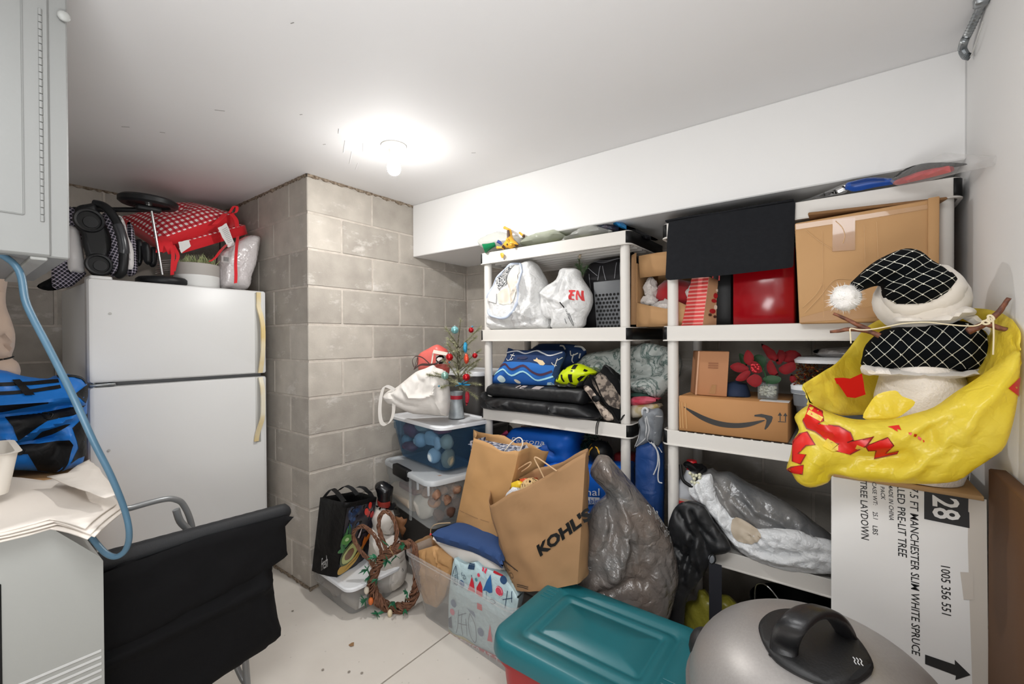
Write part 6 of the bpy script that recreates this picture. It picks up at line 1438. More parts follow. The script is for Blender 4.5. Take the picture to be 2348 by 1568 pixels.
CB = Puff([(-1.035,1.950,1.148),(-1.005,1.950,1.185),(-0.961,1.950,1.197),(-0.924,1.950,1.239),(-0.896,1.950,1.224),(-0.838,1.950,1.172),(-0.827,1.950,1.056),(-0.834,1.950,0.976),(-0.861,1.950,0.976),(-0.897,1.950,1.022),(-0.948,1.950,1.070),(-0.981,1.950,1.103),(-1.020,1.950,1.127)], 0.05, 0.10, 0.05, 0.011, 0.012, 11, 3, [([(-1.000,1.950,1.177),(-0.948,1.950,1.106),(-0.879,1.950,1.009)], 0.012, -0.02)], crisp=0.4)
ob('body', CB.mesh(), m_fab, cb)
ob('camouflage_panel', CB.decal([(-0.976,1.950,1.176),(-0.928,1.950,1.210),(-0.896,1.950,1.194),(-0.860,1.950,1.154),(-0.830,1.950,1.093),(-0.836,1.950,1.042),(-0.878,1.950,1.057),(-0.933,1.950,1.107),(-0.962,1.950,1.139)], 0.003, 0.012), m_camo, cb)
ob('camouflage_strap', Puff([(-1.022,1.910,1.130),(-0.993,1.910,1.143),(-0.951,1.910,1.101),(-0.928,1.910,1.060),(-0.892,1.910,1.034),(-0.855,1.910,0.996),(-0.906,1.910,0.984),(-0.933,1.910,1.022),(-0.966,1.910,1.066),(-1.004,1.910,1.112)], 0.014, 0.02, 0.03, 0.011, 0.005, 14, 4).mesh(), m_camo2, cb)
ob('buckle_band', Puff([(-0.966,1.895,1.089),(-0.937,1.895,1.100),(-0.923,1.895,1.081),(-0.949,1.895,1.067)], 0.01, 0.01, 0.01).mesh(), m_bkn, cb)
ob('edge_strap', ribbon(spline([(-1.010,1.900,1.163),(-0.979,1.900,1.194),(-0.946,1.900,1.162),(-0.910,1.900,1.092),(-0.865,1.900,1.029),(-0.834,1.900,0.985),(-0.806,1.900,1.019)], 5), 0.014, (0.2, 1, 0.3), 0.004), m_bkn, cb)
ob('loop', tube(spline([(-0.928,1.940,1.211),(-0.919,1.940,1.237),(-0.898,1.940,1.229),(-0.873,1.940,1.196),(-0.827,1.940,1.149)], 5), 0.007, 8), m_bkn, cb)
for pl in ([(-0.916,1.888,1.003),(-0.929,1.888,0.985),(-0.939,1.888,0.956),(-0.941,1.888,0.916)], [(-0.918,1.888,0.994),(-0.925,1.888,0.979),(-0.932,1.888,0.949),(-0.934,1.888,0.917)]):
    ob('drawcord', tube(spline(pl, 5), 0.0022, 6), m_blk, cb)
cf = thing('comforter', 'grey-green marbled comforter stuffed between the two shelving units', 'blanket')
m_marb = mat('marbled_cloth', '#a5aaa6', 0.6, var=(9, '#3d5650', 0.03, 2.5), crinkle=(8, 0.4))
CF = Puff([(-1.156,2.090,1.226),(-1.132,2.090,1.255),(-1.103,2.090,1.282),(-1.040,2.090,1.300),(-0.940,2.090,1.315),(-0.878,2.090,1.335),(-0.827,2.090,1.334),(-0.778,2.090,1.347),(-0.696,2.090,1.335),(-0.634,2.090,1.310),(-0.609,2.090,1.260),(-0.616,2.090,1.206),(-0.650,2.090,1.142),(-0.716,2.090,1.078),(-0.757,2.090,1.087),(-0.828,2.090,1.098),(-0.874,2.090,1.132),(-0.990,2.090,1.144),(-1.119,2.090,1.156)], 0.07, 0.16, 0.12, 0.014, 0.03, 7, 8,
          [([(-0.828,2.090,1.250),(-0.778,2.090,1.238),(-0.722,2.090,1.257),(-0.696,2.090,1.296)], 0.02, -0.05), ([(-0.823,2.090,1.184),(-0.756,2.090,1.191),(-0.696,2.090,1.224)], 0.02, -0.05), ([(-0.819,2.090,1.136),(-0.765,2.090,1.139),(-0.718,2.090,1.086)], 0.018, 0.03), ([(-1.119,2.090,1.227),(-0.990,2.090,1.231),(-0.893,2.090,1.194)], 0.02, 0.03)])
ob('cloth', CF.mesh(), m_marb, cf)
for n_, lab, pl, c, y_ in (('towel', 'dark green folded cloth under the marbled comforter', [(-0.818,2.020,1.108),(-0.753,2.020,1.106),(-0.698,2.020,1.091),(-0.731,2.020,1.080),(-0.818,2.020,1.082)], '#1d3b33', 0), ('towel', 'pink and red folded cloth under the marbled comforter', [(-0.810,2.000,1.087),(-0.767,2.000,1.097),(-0.728,2.000,1.099),(-0.685,2.000,1.086),(-0.733,2.000,1.064),(-0.793,2.000,1.053),(-0.815,2.000,1.055)], '#c43a50', 1), ('towel', 'mustard and cream folded cloth lowest under the marbled comforter', [(-0.815,2.000,1.046),(-0.767,2.000,1.057),(-0.689,2.000,1.067),(-0.687,2.000,1.041),(-0.733,2.000,1.008),(-0.793,2.000,0.995),(-0.815,2.000,0.997)], '#a8935a', 2)):
    soft(n_, lab, 'cloth', pl, mat('towel' + c, c, 0.85, var=(18, ('#27493f', '#d9667a', '#c9bfae')[y_], 0.1), bump=(80, 0.2)), 0.02, 0.14, 0.006, 14, part='cloth', seed=y_)

# --- navy sack with a grey drawstring top, hanging in the gap
ns = thing('drawstring_sack', 'navy sack with a silver-grey drawstring collar standing between the units', 'sack')
m_sack = mat('navy_nylon', '#123a74', 0.5, crinkle=(8, 0.4)); m_slv = mat('silver_grey_cloth', '#6f7378', 0.5, crinkle=(12, 0.3))
NS = Puff([(-0.769,1.950,0.868),(-0.728,1.950,0.903),(-0.664,1.950,0.907),(-0.648,1.950,0.862),(-0.646,1.950,0.738),(-0.649,1.950,0.550),(-0.650,1.950,0.451)] + [(-0.645, 1.95, 0.003), (-0.765, 1.95, 0.003)] + [(-0.768,1.950,0.417),(-0.773,1.950,0.643)], 0.045, 0.10, 0.05, 0.013, 0.008, 9, 2)
ob('sack', NS.mesh(), m_sack, ns)
CO = Puff([(-0.736,1.930,1.044),(-0.723,1.930,1.058),(-0.693,1.930,1.053),(-0.657,1.930,1.061),(-0.640,1.930,1.032),(-0.642,1.930,0.971),(-0.646,1.930,0.924),(-0.657,1.930,0.894),(-0.676,1.930,0.894),(-0.693,1.930,0.911),(-0.721,1.930,0.892),(-0.765,1.930,0.871),(-0.748,1.930,0.926),(-0.741,1.930,0.966),(-0.750,1.930,0.995),(-0.731,1.930,1.018)], 0.03, 0.06, 0.03, 0.010, 0.014, 15, 5, [([(-0.715,1.930,1.025),(-0.699,1.930,0.995),(-0.697,1.930,0.912)], 0.008, 0.02), ([(-0.662,1.930,1.030),(-0.657,1.930,0.969),(-0.662,1.930,0.901)], 0.008, 0.02)])
ob('collar', CO.mesh(), m_slv, ns)
m_pip = mat('pale_piping', '#b5b6b8', 0.5)
for pl in ([(-0.747,1.930,0.995),(-0.737,1.930,0.959),(-0.742,1.930,0.921),(-0.764,1.930,0.873)], [(-0.702,1.930,1.021),(-0.696,1.930,0.964),(-0.707,1.930,0.926),(-0.753,1.930,0.882)], [(-0.699,1.930,1.026),(-0.688,1.930,0.965),(-0.698,1.930,0.906),(-0.663,1.930,0.895),(-0.642,1.930,0.868)], [(-0.657,1.930,1.031),(-0.639,1.930,1.027)]):
    ob('piping', CO.stroke(pl, 0.004, 0.004), m_pip, ns)
ob('drawstring', tube(spline([(-0.678,1.890,0.916),(-0.649,1.890,0.880),(-0.641,1.890,0.830),(-0.647,1.890,0.779),(-0.644,1.890,0.749),(-0.629,1.890,0.746)], 5), 0.003, 6), m_pip, ns)
ob('drawstring', tube(spline([(-0.667,1.890,0.913),(-0.649,1.890,0.875),(-0.649,1.890,0.824),(-0.662,1.890,0.786),(-0.667,1.890,0.775)], 5), 0.003, 6), m_pip, ns)
ob('rolled_top', tube(spline([(-0.721,1.910,1.027),(-0.723,1.910,1.048),(-0.710,1.910,1.059),(-0.699,1.910,1.050),(-0.705,1.910,1.029)], 6), 0.006, 8), m_pip, ns)

# --- fourth shelf
m_roy = mat('royal_blue_cloth', '#0b5fc4', 0.55, bump=(50, 0.1))
pb1 = thing('zip_case', 'royal blue cloth case with thin white lettering, upper one on the fourth shelf', 'case')
PA = Puff([(-1.632,2.020,0.748),(-1.608,2.020,0.776),(-1.571,2.020,0.810),(-1.534,2.020,0.851),(-1.459,2.020,0.863),(-1.279,2.020,0.873),(-1.135,2.020,0.879),(-1.140,2.020,0.776),(-1.148,2.020,0.712),(-1.280,2.020,0.674),(-1.625,2.020,0.615),(-1.643,2.020,0.712)], 0.05, 0.20, 0.06, 0.013, 0.006, 9, 3, [([(-1.629,2.020,0.761),(-1.469,2.020,0.755),(-1.279,2.020,0.782),(-1.199,2.020,0.801)], 0.02, 0.014), ([(-1.279,2.020,0.798),(-1.261,2.020,0.769),(-1.235,2.020,0.758)], 0.012, -0.02)])
ob('cloth', PA.mesh(), m_roy, pb1)
m_wl = mat('white_lettering', '#e6eaf0', 0.6)
ob('lettering', PA.wrap(fit_text('Persona', [(-1.509,2.020,0.785),(-1.286,2.020,0.800),(-1.277,2.020,0.828),(-1.499,2.020,0.814)], 1, space=1.05), 0.004), m_wl, pb1)
lbl = ob('label_bar', PA.decal([(-1.531,2.020,0.778),(-1.294,2.020,0.797),(-1.317,2.020,0.784),(-1.558,2.020,0.756)], 0.003, 0.012), m_wl, pb1)
for k in range(8): ob('small_print', PA.stroke([V3(p) + V3((0.0062 * k, 0, 0)) for p in [(-1.531,2.020,0.761),(-1.520,2.020,0.771),(-1.509,2.020,0.769),(-1.499,2.020,0.776)]], 0.0016, 0.006), m_roy, lbl)
pb2 = thing('zip_case', 'royal blue cloth case with white lettering, lower one behind the brown store bag', 'case')
PC = Puff([(-1.297,1.980,0.684),(-1.032,1.980,0.737),(-0.846,1.980,0.767),(-0.835,1.980,0.759),(-0.839,1.980,0.691),(-0.842,1.980,0.557),(-0.914,1.980,0.511),(-1.039,1.980,0.486),(-1.298,1.980,0.451)], 0.04, 0.22, 0.05, 0.014, 0.006, 9, 6, [([(-1.038,1.980,0.714),(-0.841,1.980,0.739)], 0.012, -0.012)])
ob('cloth', PC.mesh(), m_roy, pb2)
ob('lettering', PC.wrap(fit_text('nal', [(-1.019,1.980,0.595),(-0.947,1.980,0.610),(-0.947,1.980,0.645),(-1.019,1.980,0.630)], 1), 0.004), m_wl, pb2)
lbl = ob('label_bar', PC.decal([(-1.038,1.980,0.586),(-0.947,1.980,0.601),(-0.947,1.980,0.569),(-1.039,1.980,0.548)], 0.003, 0.012), m_wl, pb2)
ob('lettering', PC.wrap(fit_text('able', [(-1.012,1.980,0.558),(-0.951,1.980,0.572),(-0.951,1.980,0.597),(-1.012,1.980,0.584)], 1), 0.006), m_roy, lbl)
gw = thing('green_garland', 'dark green artificial garland under the third shelf beside the striped ball', 'garland')
VF = []; rt = random.Random(21)
for k in range(260):
    p = V3((-1.128,2.140,0.788)) + V3((rt.gauss(0, 0.05), rt.gauss(0, 0.03), rt.gauss(0, 0.045))); d = V3((rt.uniform(-1, 1), rt.uniform(-1, 0.2), rt.uniform(-1, 1))).normalized() * 0.04
    w = d.cross(V3((0.3, 1, 0.2))).normalized() * 0.003
    VF.append(([p - w, p + w, p + d], [(0, 1, 2)]))
ob('leaves', join(*VF), mat('garland_green', '#1e3f2b', 0.5), gw, smooth=False, kind='stuff')
ob('core', tube(spline([V3((-1.204,2.150,0.751)), V3((-1.133,2.150,0.793)), V3((-1.070,2.150,0.787)), V3((-1.066,2.150,0.741)) - V3((0, 0, 0.1))], 5), 0.02, 8), mat('garland_core', '#16271c', 0.9), gw)
bl = thing('striped_ball', 'black and yellow ball resting on the lower blue case', 'ball')
SB_ = Puff(circle((-0.971,2.000,0.799), (0.8, -0.6, 0), (0, 0, 1), 0.064, 28), 0.06, 0.06, 0.064, 0.009, sm=0)
ob('ball', SB_.mesh(), m_blk, bl)
for pl in ([(-1.045,2.000,0.784),(-1.041,2.000,0.806),(-1.023,2.000,0.830),(-0.999,2.000,0.845),(-0.989,2.000,0.842),(-1.005,2.000,0.819),(-1.013,2.000,0.786),(-1.031,2.000,0.779)], [(-0.983,2.000,0.790),(-0.980,2.000,0.815),(-0.963,2.000,0.836),(-0.951,2.000,0.834),(-0.966,2.000,0.814),(-0.972,2.000,0.792)], [(-0.945,2.000,0.842),(-0.927,2.000,0.839),(-0.908,2.000,0.823),(-0.905,2.000,0.809),(-0.923,2.000,0.831)]):
    ob('yellow_panel', SB_.decal(pl, 0.002, 0.008), mat('ball_yellow', '#d9a21c', 0.45), bl)
ob('marking', SB_.stroke([(-1.031,2.000,0.749),(-1.019,2.000,0.756),(-1.015,2.000,0.746),(-0.999,2.000,0.761),(-0.998,2.000,0.749)], 0.004), mat('mark_tan', '#a3906a', 0.5), bl)
ob('red_box', box((-0.950,2.100,0.723), V3((-0.885,2.100,0.781)) + V3((0.03, 0.1, 0)), 0.01), mat('dull_red', '#7d1c1a', 0.6), label='dull red box behind the striped ball on the fourth shelf', cat='box')
soft('cloth_roll', 'small pink cloth roll left of the upper royal blue case', 'cloth', [(-1.624,2.000,0.778),(-1.608,2.000,0.805),(-1.581,2.000,0.833),(-1.555,2.000,0.840),(-1.553,2.000,0.824),(-1.581,2.000,0.796),(-1.608,2.000,0.772),(-1.614,2.000,0.704),(-1.629,2.000,0.702)], mat('pink_cloth', '#a82f52', 0.8), 0.025, 0.05, 0.004, part='roll')
soft('paper_pack', 'white and orange packet under the third shelf on the upper royal blue case', 'packet', [(-1.537,2.100,0.842),(-1.527,2.100,0.855),(-1.476,2.100,0.859),(-1.426,2.100,0.862),(-1.377,2.100,0.856),(-1.426,2.100,0.835),(-1.527,2.100,0.822)], mat('orange_pack', '#b9673a', 0.6, var=(12, '#cfc8be', 0.05)), 0.02, 0.06, 0.003)

# ================================================================ front middle: open bin, paper bags, totes
ob_t = thing('storage_bin', 'large open frosted plastic bin full of bags and a pillow on the floor', 'bin')
tub(ob_t, (-1.352, 1.562, 0.0), 0.735, 0.40, 0.33, R(-5), m_frost, 0.12, 0.012, 0.05)
m_kp = mat('kraft_paper', '#b58a58', 0.75, var=(5, '#bd9262', 0.3), bump=(60, 0.05))
m_kp2 = mat('kraft_paper_dark', '#997550', 0.75, var=(5, '#a27d57', 0.3), bump=(60, 0.05))
sb1 = thing('paper_bag', 'small crumpled brown paper bag at the left inside the open bin', 'bag')
Q_ = Puff([(-1.756,1.470,0.284),(-1.609,1.470,0.356),(-1.575,1.470,0.355),(-1.483,1.470,0.335),(-1.483,1.470,0.284),(-1.505,1.470,0.215),(-1.535,1.470,0.132),(-1.589,1.470,0.060),(-1.667,1.470,0.053),(-1.731,1.470,0.140)], 0.02, 0.08, 0.04, 0.008, 0.014, 15, 2, [([(-1.601,1.470,0.353),(-1.556,1.470,0.292),(-1.572,1.470,0.224)], 0.006, 0.012), ([(-1.556,1.470,0.292),(-1.490,1.470,0.281)], 0.008, -0.012)], crisp=0.9, sm=1)
ob('paper', Q_.mesh(), m_kp, sb1, ang=30)
ob('paper_back', rumple(polygon([(-1.874,1.560,0.265),(-1.808,1.560,0.303),(-1.719,1.560,0.355),(-1.626,1.560,0.408),(-1.550,1.560,0.436),(-1.535,1.560,0.337),(-1.566,1.560,0.274),(-1.699,1.560,0.296),(-1.860,1.560,0.214)], 0.02), 0.004, 20), m_kp2, sb1, solid=0.002)
ob('handle', tube(spline([(-1.730,1.560,0.354),(-1.727,1.560,0.379),(-1.706,1.560,0.402),(-1.670,1.560,0.420),(-1.626,1.560,0.434),(-1.584,1.560,0.446)], 5), 0.0025, 6), mat('paper_cord', '#c9ad8a', 0.8), sb1)
fp = thing('throw_pillow', 'pillow with a navy top and white sides lying on the open bin', 'pillow')
m_npl = mat('navy_pillow', '#23406f', 0.8, bump=(110, 0.1)); m_wpl = mat('white_pillow', '#d5d0ca', 0.85, bump=(110, 0.1))
PW = Puff([(-1.665,1.500,0.388),(-1.641,1.500,0.388),(-1.610,1.500,0.392),(-1.505,1.500,0.402),(-1.392,1.500,0.416),(-1.306,1.500,0.415),(-1.188,1.500,0.354),(-1.212,1.500,0.318),(-1.287,1.500,0.323),(-1.326,1.500,0.335),(-1.448,1.500,0.313),(-1.506,1.500,0.316),(-1.565,1.500,0.341),(-1.618,1.500,0.363)], 0.03, 0.05, 0.05, 0.012, 0.004, 10, 4, sm=2)
ob('white_side', PW.mesh(), m_wpl, fp)
PN = Puff([(-1.580,1.433,0.435),(-1.567,1.503,0.435),(-1.555,1.573,0.435),(-1.455,1.616,0.435),(-1.317,1.615,0.435),(-1.200,1.516,0.435),(-1.121,1.402,0.435),(-1.181,1.433,0.435),(-1.266,1.448,0.435),(-1.348,1.453,0.435),(-1.447,1.442,0.435),(-1.536,1.431,0.435)], 0.03, 0.05, 0.06, 0.014, 0.004, 8, 3, sm=2)
ob('navy_top', PN.mesh(), m_npl, fp)
ob('red_stitching', PW.stroke([(-1.587,1.500,0.350),(-1.550,1.500,0.335),(-1.491,1.500,0.320),(-1.459,1.500,0.315)], 0.004, 0.003), m_rl, fp)
ob('cord_tip', ball((-1.663,1.500,0.388), 0.006, 8), m_rl, fp)
bgp = thing('beach_print_bag', 'pale blue bag printed with umbrellas and surfboards inside the open bin', 'bag')
BPq = Puff([(-1.448,1.450,0.352),(-1.421,1.450,0.346),(-1.373,1.450,0.345),(-1.320,1.450,0.373),(-1.282,1.450,0.361),(-1.220,1.450,0.366),(-1.166,1.450,0.360),(-1.120,1.450,0.338),(-1.091,1.450,0.309),(-1.078,1.450,0.301),(-1.083,1.450,0.261),(-1.121,1.450,0.110),(-1.136,1.450,-0.004),(-1.198,1.450,-0.025),(-1.310,1.450,-0.031),(-1.466,1.450,-0.037),(-1.487,1.450,0.010),(-1.486,1.450,0.149),(-1.471,1.450,0.250)], 0.010, 0.09, 0.05, 0.010, 0.006, 12, 5, crisp=0.6)
ob('film', BPq.mesh(), mat('pale_blue_print', '#b7cfd4', 0.4, crinkle=(14, 0.3)), bgp)
def bd(nm, pts, c, off=0.003, sm=0): ob(nm, BPq.decal(pts, off, 0.010, sm), mat('bp' + c, c, 0.5), bgp)
def bs(pts, w=0.003, c='#24405f', off=0.004): ob('line_print', BPq.stroke(pts, w, off), mat('bp' + c, c, 0.5), bgp)
y_ = 1.435
bd('umbrella', [(-1.326,1.450,0.312),(-1.314,1.450,0.277),(-1.305,1.450,0.244),(-1.326,1.450,0.244),(-1.353,1.450,0.240),(-1.341,1.450,0.269)], '#d21f36')
bd('surfboard', [(-1.277,1.450,0.309),(-1.265,1.450,0.285),(-1.264,1.450,0.240),(-1.283,1.450,0.238),(-1.300,1.450,0.246),(-1.298,1.450,0.273)], '#c41a2c')
bd('umbrella', [(-1.220,1.450,0.354),(-1.209,1.450,0.308),(-1.207,1.450,0.282),(-1.226,1.450,0.272),(-1.245,1.450,0.277),(-1.262,1.450,0.270),(-1.245,1.450,0.310)], '#1f63a0')
bs([(-1.241,1.450,0.274),(-1.241,1.450,0.238)], 0.002); bs([(-1.326,1.450,0.320),(-1.326,1.450,0.311)], 0.003)
bd('badge', [V3(p) for p in circle((-1.169,1.450,0.301), (1, 0, 0), (0, 0, 1), 0.021, 16)], '#d4405a')
bs(circle((-1.169,1.450,0.301), (1, 0, 0), (0, 0, 1), 0.018, 10), 0.002, '#f0d5d8', 0.006)
bd('badge', circle((-1.389,1.450,0.258), (1, 0, 0), (0, 0, 1), 0.016, 14), '#2d5b8c')
bs(circle((-1.389,1.450,0.258), (1, 0, 0), (0, 0, 1), 0.011, 8), 0.002, '#b9d0da', 0.006)
bd('badge', circle((-1.151,1.450,0.352), (1, 0, 0), (0, 0, 1), 0.017, 14), '#26486f')
bd('dot', circle((-1.286,1.450,0.331), (1, 0, 0), (0, 0, 1), 0.008, 10), '#d4405a')
bd('dot', circle((-1.301,1.450,0.305), (1, 0, 0), (0, 0, 1), 0.008, 10), '#3f8f98')
bd('sandal', [(-1.272,1.450,0.369),(-1.260,1.450,0.367),(-1.260,1.450,0.353),(-1.270,1.450,0.354)], '#cf3f58'); bd('sandal', [(-1.253,1.450,0.369),(-1.243,1.450,0.368),(-1.247,1.450,0.347),(-1.257,1.450,0.353)], '#cf3f58')
bd('sign_print', [(-1.350,1.450,0.356),(-1.311,1.450,0.365),(-1.314,1.450,0.345),(-1.353,1.450,0.337)], '#24405f')
bs([(-1.349,1.450,0.360),(-1.312,1.450,0.369)], 0.004)
bd('red_tag', [(-1.204,1.450,0.374),(-1.154,1.450,0.370),(-1.160,1.450,0.361),(-1.209,1.450,0.364)], '#b81c2a')
bs([(-1.428,1.450,0.327),(-1.446,1.450,0.289),(-1.449,1.450,0.257),(-1.435,1.450,0.247),(-1.418,1.450,0.243),(-1.414,1.450,0.279),(-1.428,1.450,0.327)], 0.003); bs([(-1.428,1.450,0.319),(-1.432,1.450,0.278),(-1.428,1.450,0.249)], 0.002)
for k in range(5): bs([p for p in [(-1.442,1.450,0.275),(-1.418,1.450,0.290)]][:2] if k == 0 else [V3(p) + V3((0, 0, -0.009 * k)) for p in [(-1.442,1.450,0.275),(-1.418,1.450,0.290)]], 0.0018)
bs([(-1.387,1.450,0.312),(-1.390,1.450,0.299),(-1.373,1.450,0.302),(-1.377,1.450,0.286),(-1.362,1.450,0.293),(-1.373,1.450,0.307)], 0.002)
bs([(-1.220,1.450,0.248),(-1.202,1.450,0.252),(-1.190,1.450,0.245),(-1.208,1.450,0.233),(-1.221,1.450,0.238)], 0.003); bs([(-1.149,1.450,0.273),(-1.100,1.450,0.295)], 0.003); bs([(-1.125,1.450,0.318),(-1.137,1.450,0.241)], 0.003); bs([(-1.105,1.450,0.320),(-1.103,1.450,0.276)], 0.003)
bs([(-1.410,1.450,0.131),(-1.413,1.450,0.065),(-1.423,1.450,0.021)], 0.003); bs([(-1.388,1.450,0.124),(-1.392,1.450,0.073),(-1.382,1.450,0.027)], 0.003); bs([(-1.412,1.450,0.105),(-1.361,1.450,0.134)], 0.003); bs([(-1.413,1.450,0.070),(-1.359,1.450,0.081)], 0.003)
bs([(-1.338,1.450,0.143),(-1.348,1.450,0.100),(-1.336,1.450,0.046),(-1.310,1.450,0.023),(-1.300,1.450,0.051),(-1.309,1.450,0.105),(-1.338,1.450,0.143)], 0.003); bs([(-1.365,1.450,0.108),(-1.356,1.450,0.033)], 0.003)
bd('badge', circle((-1.442,1.450,0.149), (1, 0, 0), (0, 0, 1), 0.018, 14), '#4d6a8c'); bd('badge', circle((-1.276,1.450,0.083), (1, 0, 0), (0, 0, 1), 0.018, 14), '#4d6a8c')
bd('dot', circle((-1.451,1.450,0.106), (1, 0, 0), (0, 0, 1), 0.015, 12), '#d4607a'); bd('umbrella', [(-1.294,1.450,0.207),(-1.267,1.450,0.207),(-1.267,1.450,0.179),(-1.296,1.450,0.178)], '#d21f36')
bd('lantern_print', [(-1.479,1.450,0.064),(-1.458,1.450,0.083),(-1.451,1.450,0.030),(-1.476,1.450,0.025)], '#24405f')
bd('fin_print', [(-1.361,1.450,0.159),(-1.315,1.450,0.156),(-1.306,1.450,0.133),(-1.335,1.450,0.144)], '#6a7f98'); bd('umbrella', [(-1.222,1.450,0.139),(-1.208,1.450,0.067),(-1.237,1.450,0.062)], '#d6304a')
bd('sand_print', [(-1.481,1.450,0.013),(-1.444,1.450,0.007),(-1.376,1.450,0.020),(-1.310,1.450,0.013),(-1.323,1.450,0.003),(-1.403,1.450,-0.006),(-1.480,1.450,-0.007)], '#cfc79a')
bd('red_band', [(-1.487,1.450,0.000),(-1.403,1.450,0.004),(-1.297,1.450,0.011),(-1.186,1.450,0.018),(-1.136,1.450,0.031),(-1.142,1.450,0.003),(-1.198,1.450,-0.017),(-1.310,1.450,-0.026),(-1.464,1.450,-0.031)], '#c8283e', 0.004)
ob('lettering', BPq.wrap(fit_text('IS BETTER AT T', [(-1.467,1.450,-0.028),(-1.171,1.450,-0.013),(-1.168,1.450,0.017),(-1.466,1.450,0.005)], 1), 0.007), mat('bp_white', '#e3dede', 0.5), bgp)

# plain paper bag at the back
m_cord2 = mat('twisted_paper_handle', '#c4a27c', 0.75)
pb3 = thing('paper_bag', 'plain brown paper bag standing behind the lettered store bag', 'bag')
S2 = SoftBag([(-1.583,1.600,0.427), (-1.283,1.560,0.451), (-1.246,1.740,0.449), (-1.645,1.800,0.394)], [(-1.456,1.600,0.884), (-1.161,1.570,0.847), (-1.124,1.760,0.841), (-1.623,1.780,0.876)], 0.012, 0.009, 4, 14, 22, 8, 0.03, 0.02)
ob('paper', S2.mesh(), m_kp, pb3, solid=0.0025, ang=35)
ob('fold_line', S2.stroke(0, [(0.03, 0.17), (0.5, 0.165), (0.98, 0.17)], 0.004, 0.002), m_kp2, pb3)
ob('handle', tube(spline([(-1.283,1.620,0.837), (-1.252,1.630,0.878), (-1.218,1.640,0.908), (-1.195,1.640,0.905), (-1.183,1.630,0.883), (-1.201,1.620,0.834)], 6), 0.003, 8), mat('white_cord', '#d9d2c8', 0.8), pb3)
ob('navy_cloth', rumple(box((-1.534,1.760,0.722), V3((-1.257,1.660,0.826)) + V3((0, 0.02, 0)), 0.02, 3), 0.01, 18), mat('navy_lace', '#33405e', 0.8, var=(60, '#c7c9d2', 0.06)), label='navy and white cloth inside the plain brown paper bag', cat='cloth')

# store bag with the black lettering
kb = thing('paper_bag', 'brown paper store bag with large slanted black lettering across the front', 'bag')
S3 = SoftBag([(-1.107,1.470,0.313), (-0.795,1.440,0.457), (-0.830,1.560,0.475), (-1.210,1.600,0.302)], [(-1.227,1.450,0.642), (-0.775,1.470,0.944), (-0.846,1.620,0.911), (-1.359,1.600,0.668)], 0.030, 0.010, 11, 18, 26, 7, 0.02, 0.012)
ob('paper', S3.mesh(), m_kp2, kb, solid=0.0025, ang=35)
def s3q(pts): return [S3.uv(0, p) for p in pts]
ob('lettering', S3.text(0, "KOHL'S", s3q([(-0.946,1.460,0.521),(-0.737,1.460,0.712),(-0.758,1.460,0.750),(-0.968,1.460,0.559)]), 0.006, 2, bold=0.05, shear=0.0), m_blk, kb)
for k, (a, b, n_) in enumerate((((-1.170,1.460,0.428), (-1.096,1.460,0.408), 20), ((-1.168,1.460,0.420), (-1.080,1.460,0.408), 24), ((-1.169,1.460,0.395), (-1.130,1.460,0.389), 10))):
    ob('small_print', S3.stroke(0, [S3.uv(0, a), S3.uv(0, V3(a).lerp(V3(b), 0.5)), S3.uv(0, b)], 0.004 if k < 2 else 0.002, 0.003), mat('print_brown', '#3d2f25', 0.7), kb)
for c in ((-1.122,1.460,0.372), (-1.118,1.460,0.332)):
    ob('recycling_mark', S3.stroke(0, [S3.uv(0, p) for p in circle(c, (1, 0, 0), (0, 0, 1), 0.011, 10)] + [S3.uv(0, V3(c) + V3((0.011, 0, 0)))], 0.0018, 0.003), mat('print_brown', '#3d2f25', 0.7), kb)
for k in range(2): ob('small_print', S3.stroke(0, [S3.uv(0, V3(p) - V3((0, 0, 0.008 * k))) for p in [(-1.088,1.460,0.349),(-1.051,1.460,0.364),(-1.013,1.460,0.375)]], 0.003, 0.003), mat('print_brown', '#3d2f25', 0.7), kb)
ob('handle', tube(spline([(-0.949,1.450,0.822), (-0.962,1.440,0.856), (-0.985,1.440,0.890), (-0.981,1.440,0.899), (-0.957,1.440,0.893), (-0.890,1.450,0.858)], 5), 0.003, 8), m_cord2, kb)
ob('handle', tube(spline([(-1.236,1.600,0.730), (-1.176,1.590,0.783), (-1.114,1.580,0.823), (-1.100,1.580,0.825), (-1.114,1.580,0.805), (-1.159,1.590,0.774)], 5), 0.003, 8), m_cord2, kb)
def packet(name, label, pts, c, f=0.015, **k):
    soft(name, label, k.pop('cat', 'packet'), pts, mat(name + c, c, 0.4, crinkle=(20, 0.3)), f, 0.05, 0.004, 20, sm=1, **k)
packet('snack_packet', 'yellow packet at the top of the lettered store bag', [(-1.181,1.540,0.731),(-1.145,1.540,0.749),(-1.113,1.540,0.745),(-1.118,1.540,0.717),(-1.156,1.540,0.683),(-1.184,1.540,0.704)], '#d8b31f')
packet('snack_packet', 'orange-red packet at the top of the lettered store bag', [(-1.160,1.560,0.744),(-1.127,1.560,0.757),(-1.073,1.560,0.769),(-1.066,1.560,0.757),(-1.069,1.560,0.722),(-1.127,1.560,0.715)], '#c84a22')
packet('tissue_paper', 'white tissue paper poking out of the lettered store bag', [(-1.198,1.500,0.655),(-1.175,1.500,0.699),(-1.142,1.500,0.732),(-1.121,1.500,0.732),(-1.089,1.500,0.705),(-1.116,1.500,0.660),(-1.181,1.500,0.641)], '#d9d9dc', cat='tissue')
wv = thing('woven_ball', 'tan woven ball nestled in the lettered store bag', 'ball')
wc = V3((-1.059,1.520,0.735)); VF = []; rt = random.Random(2)
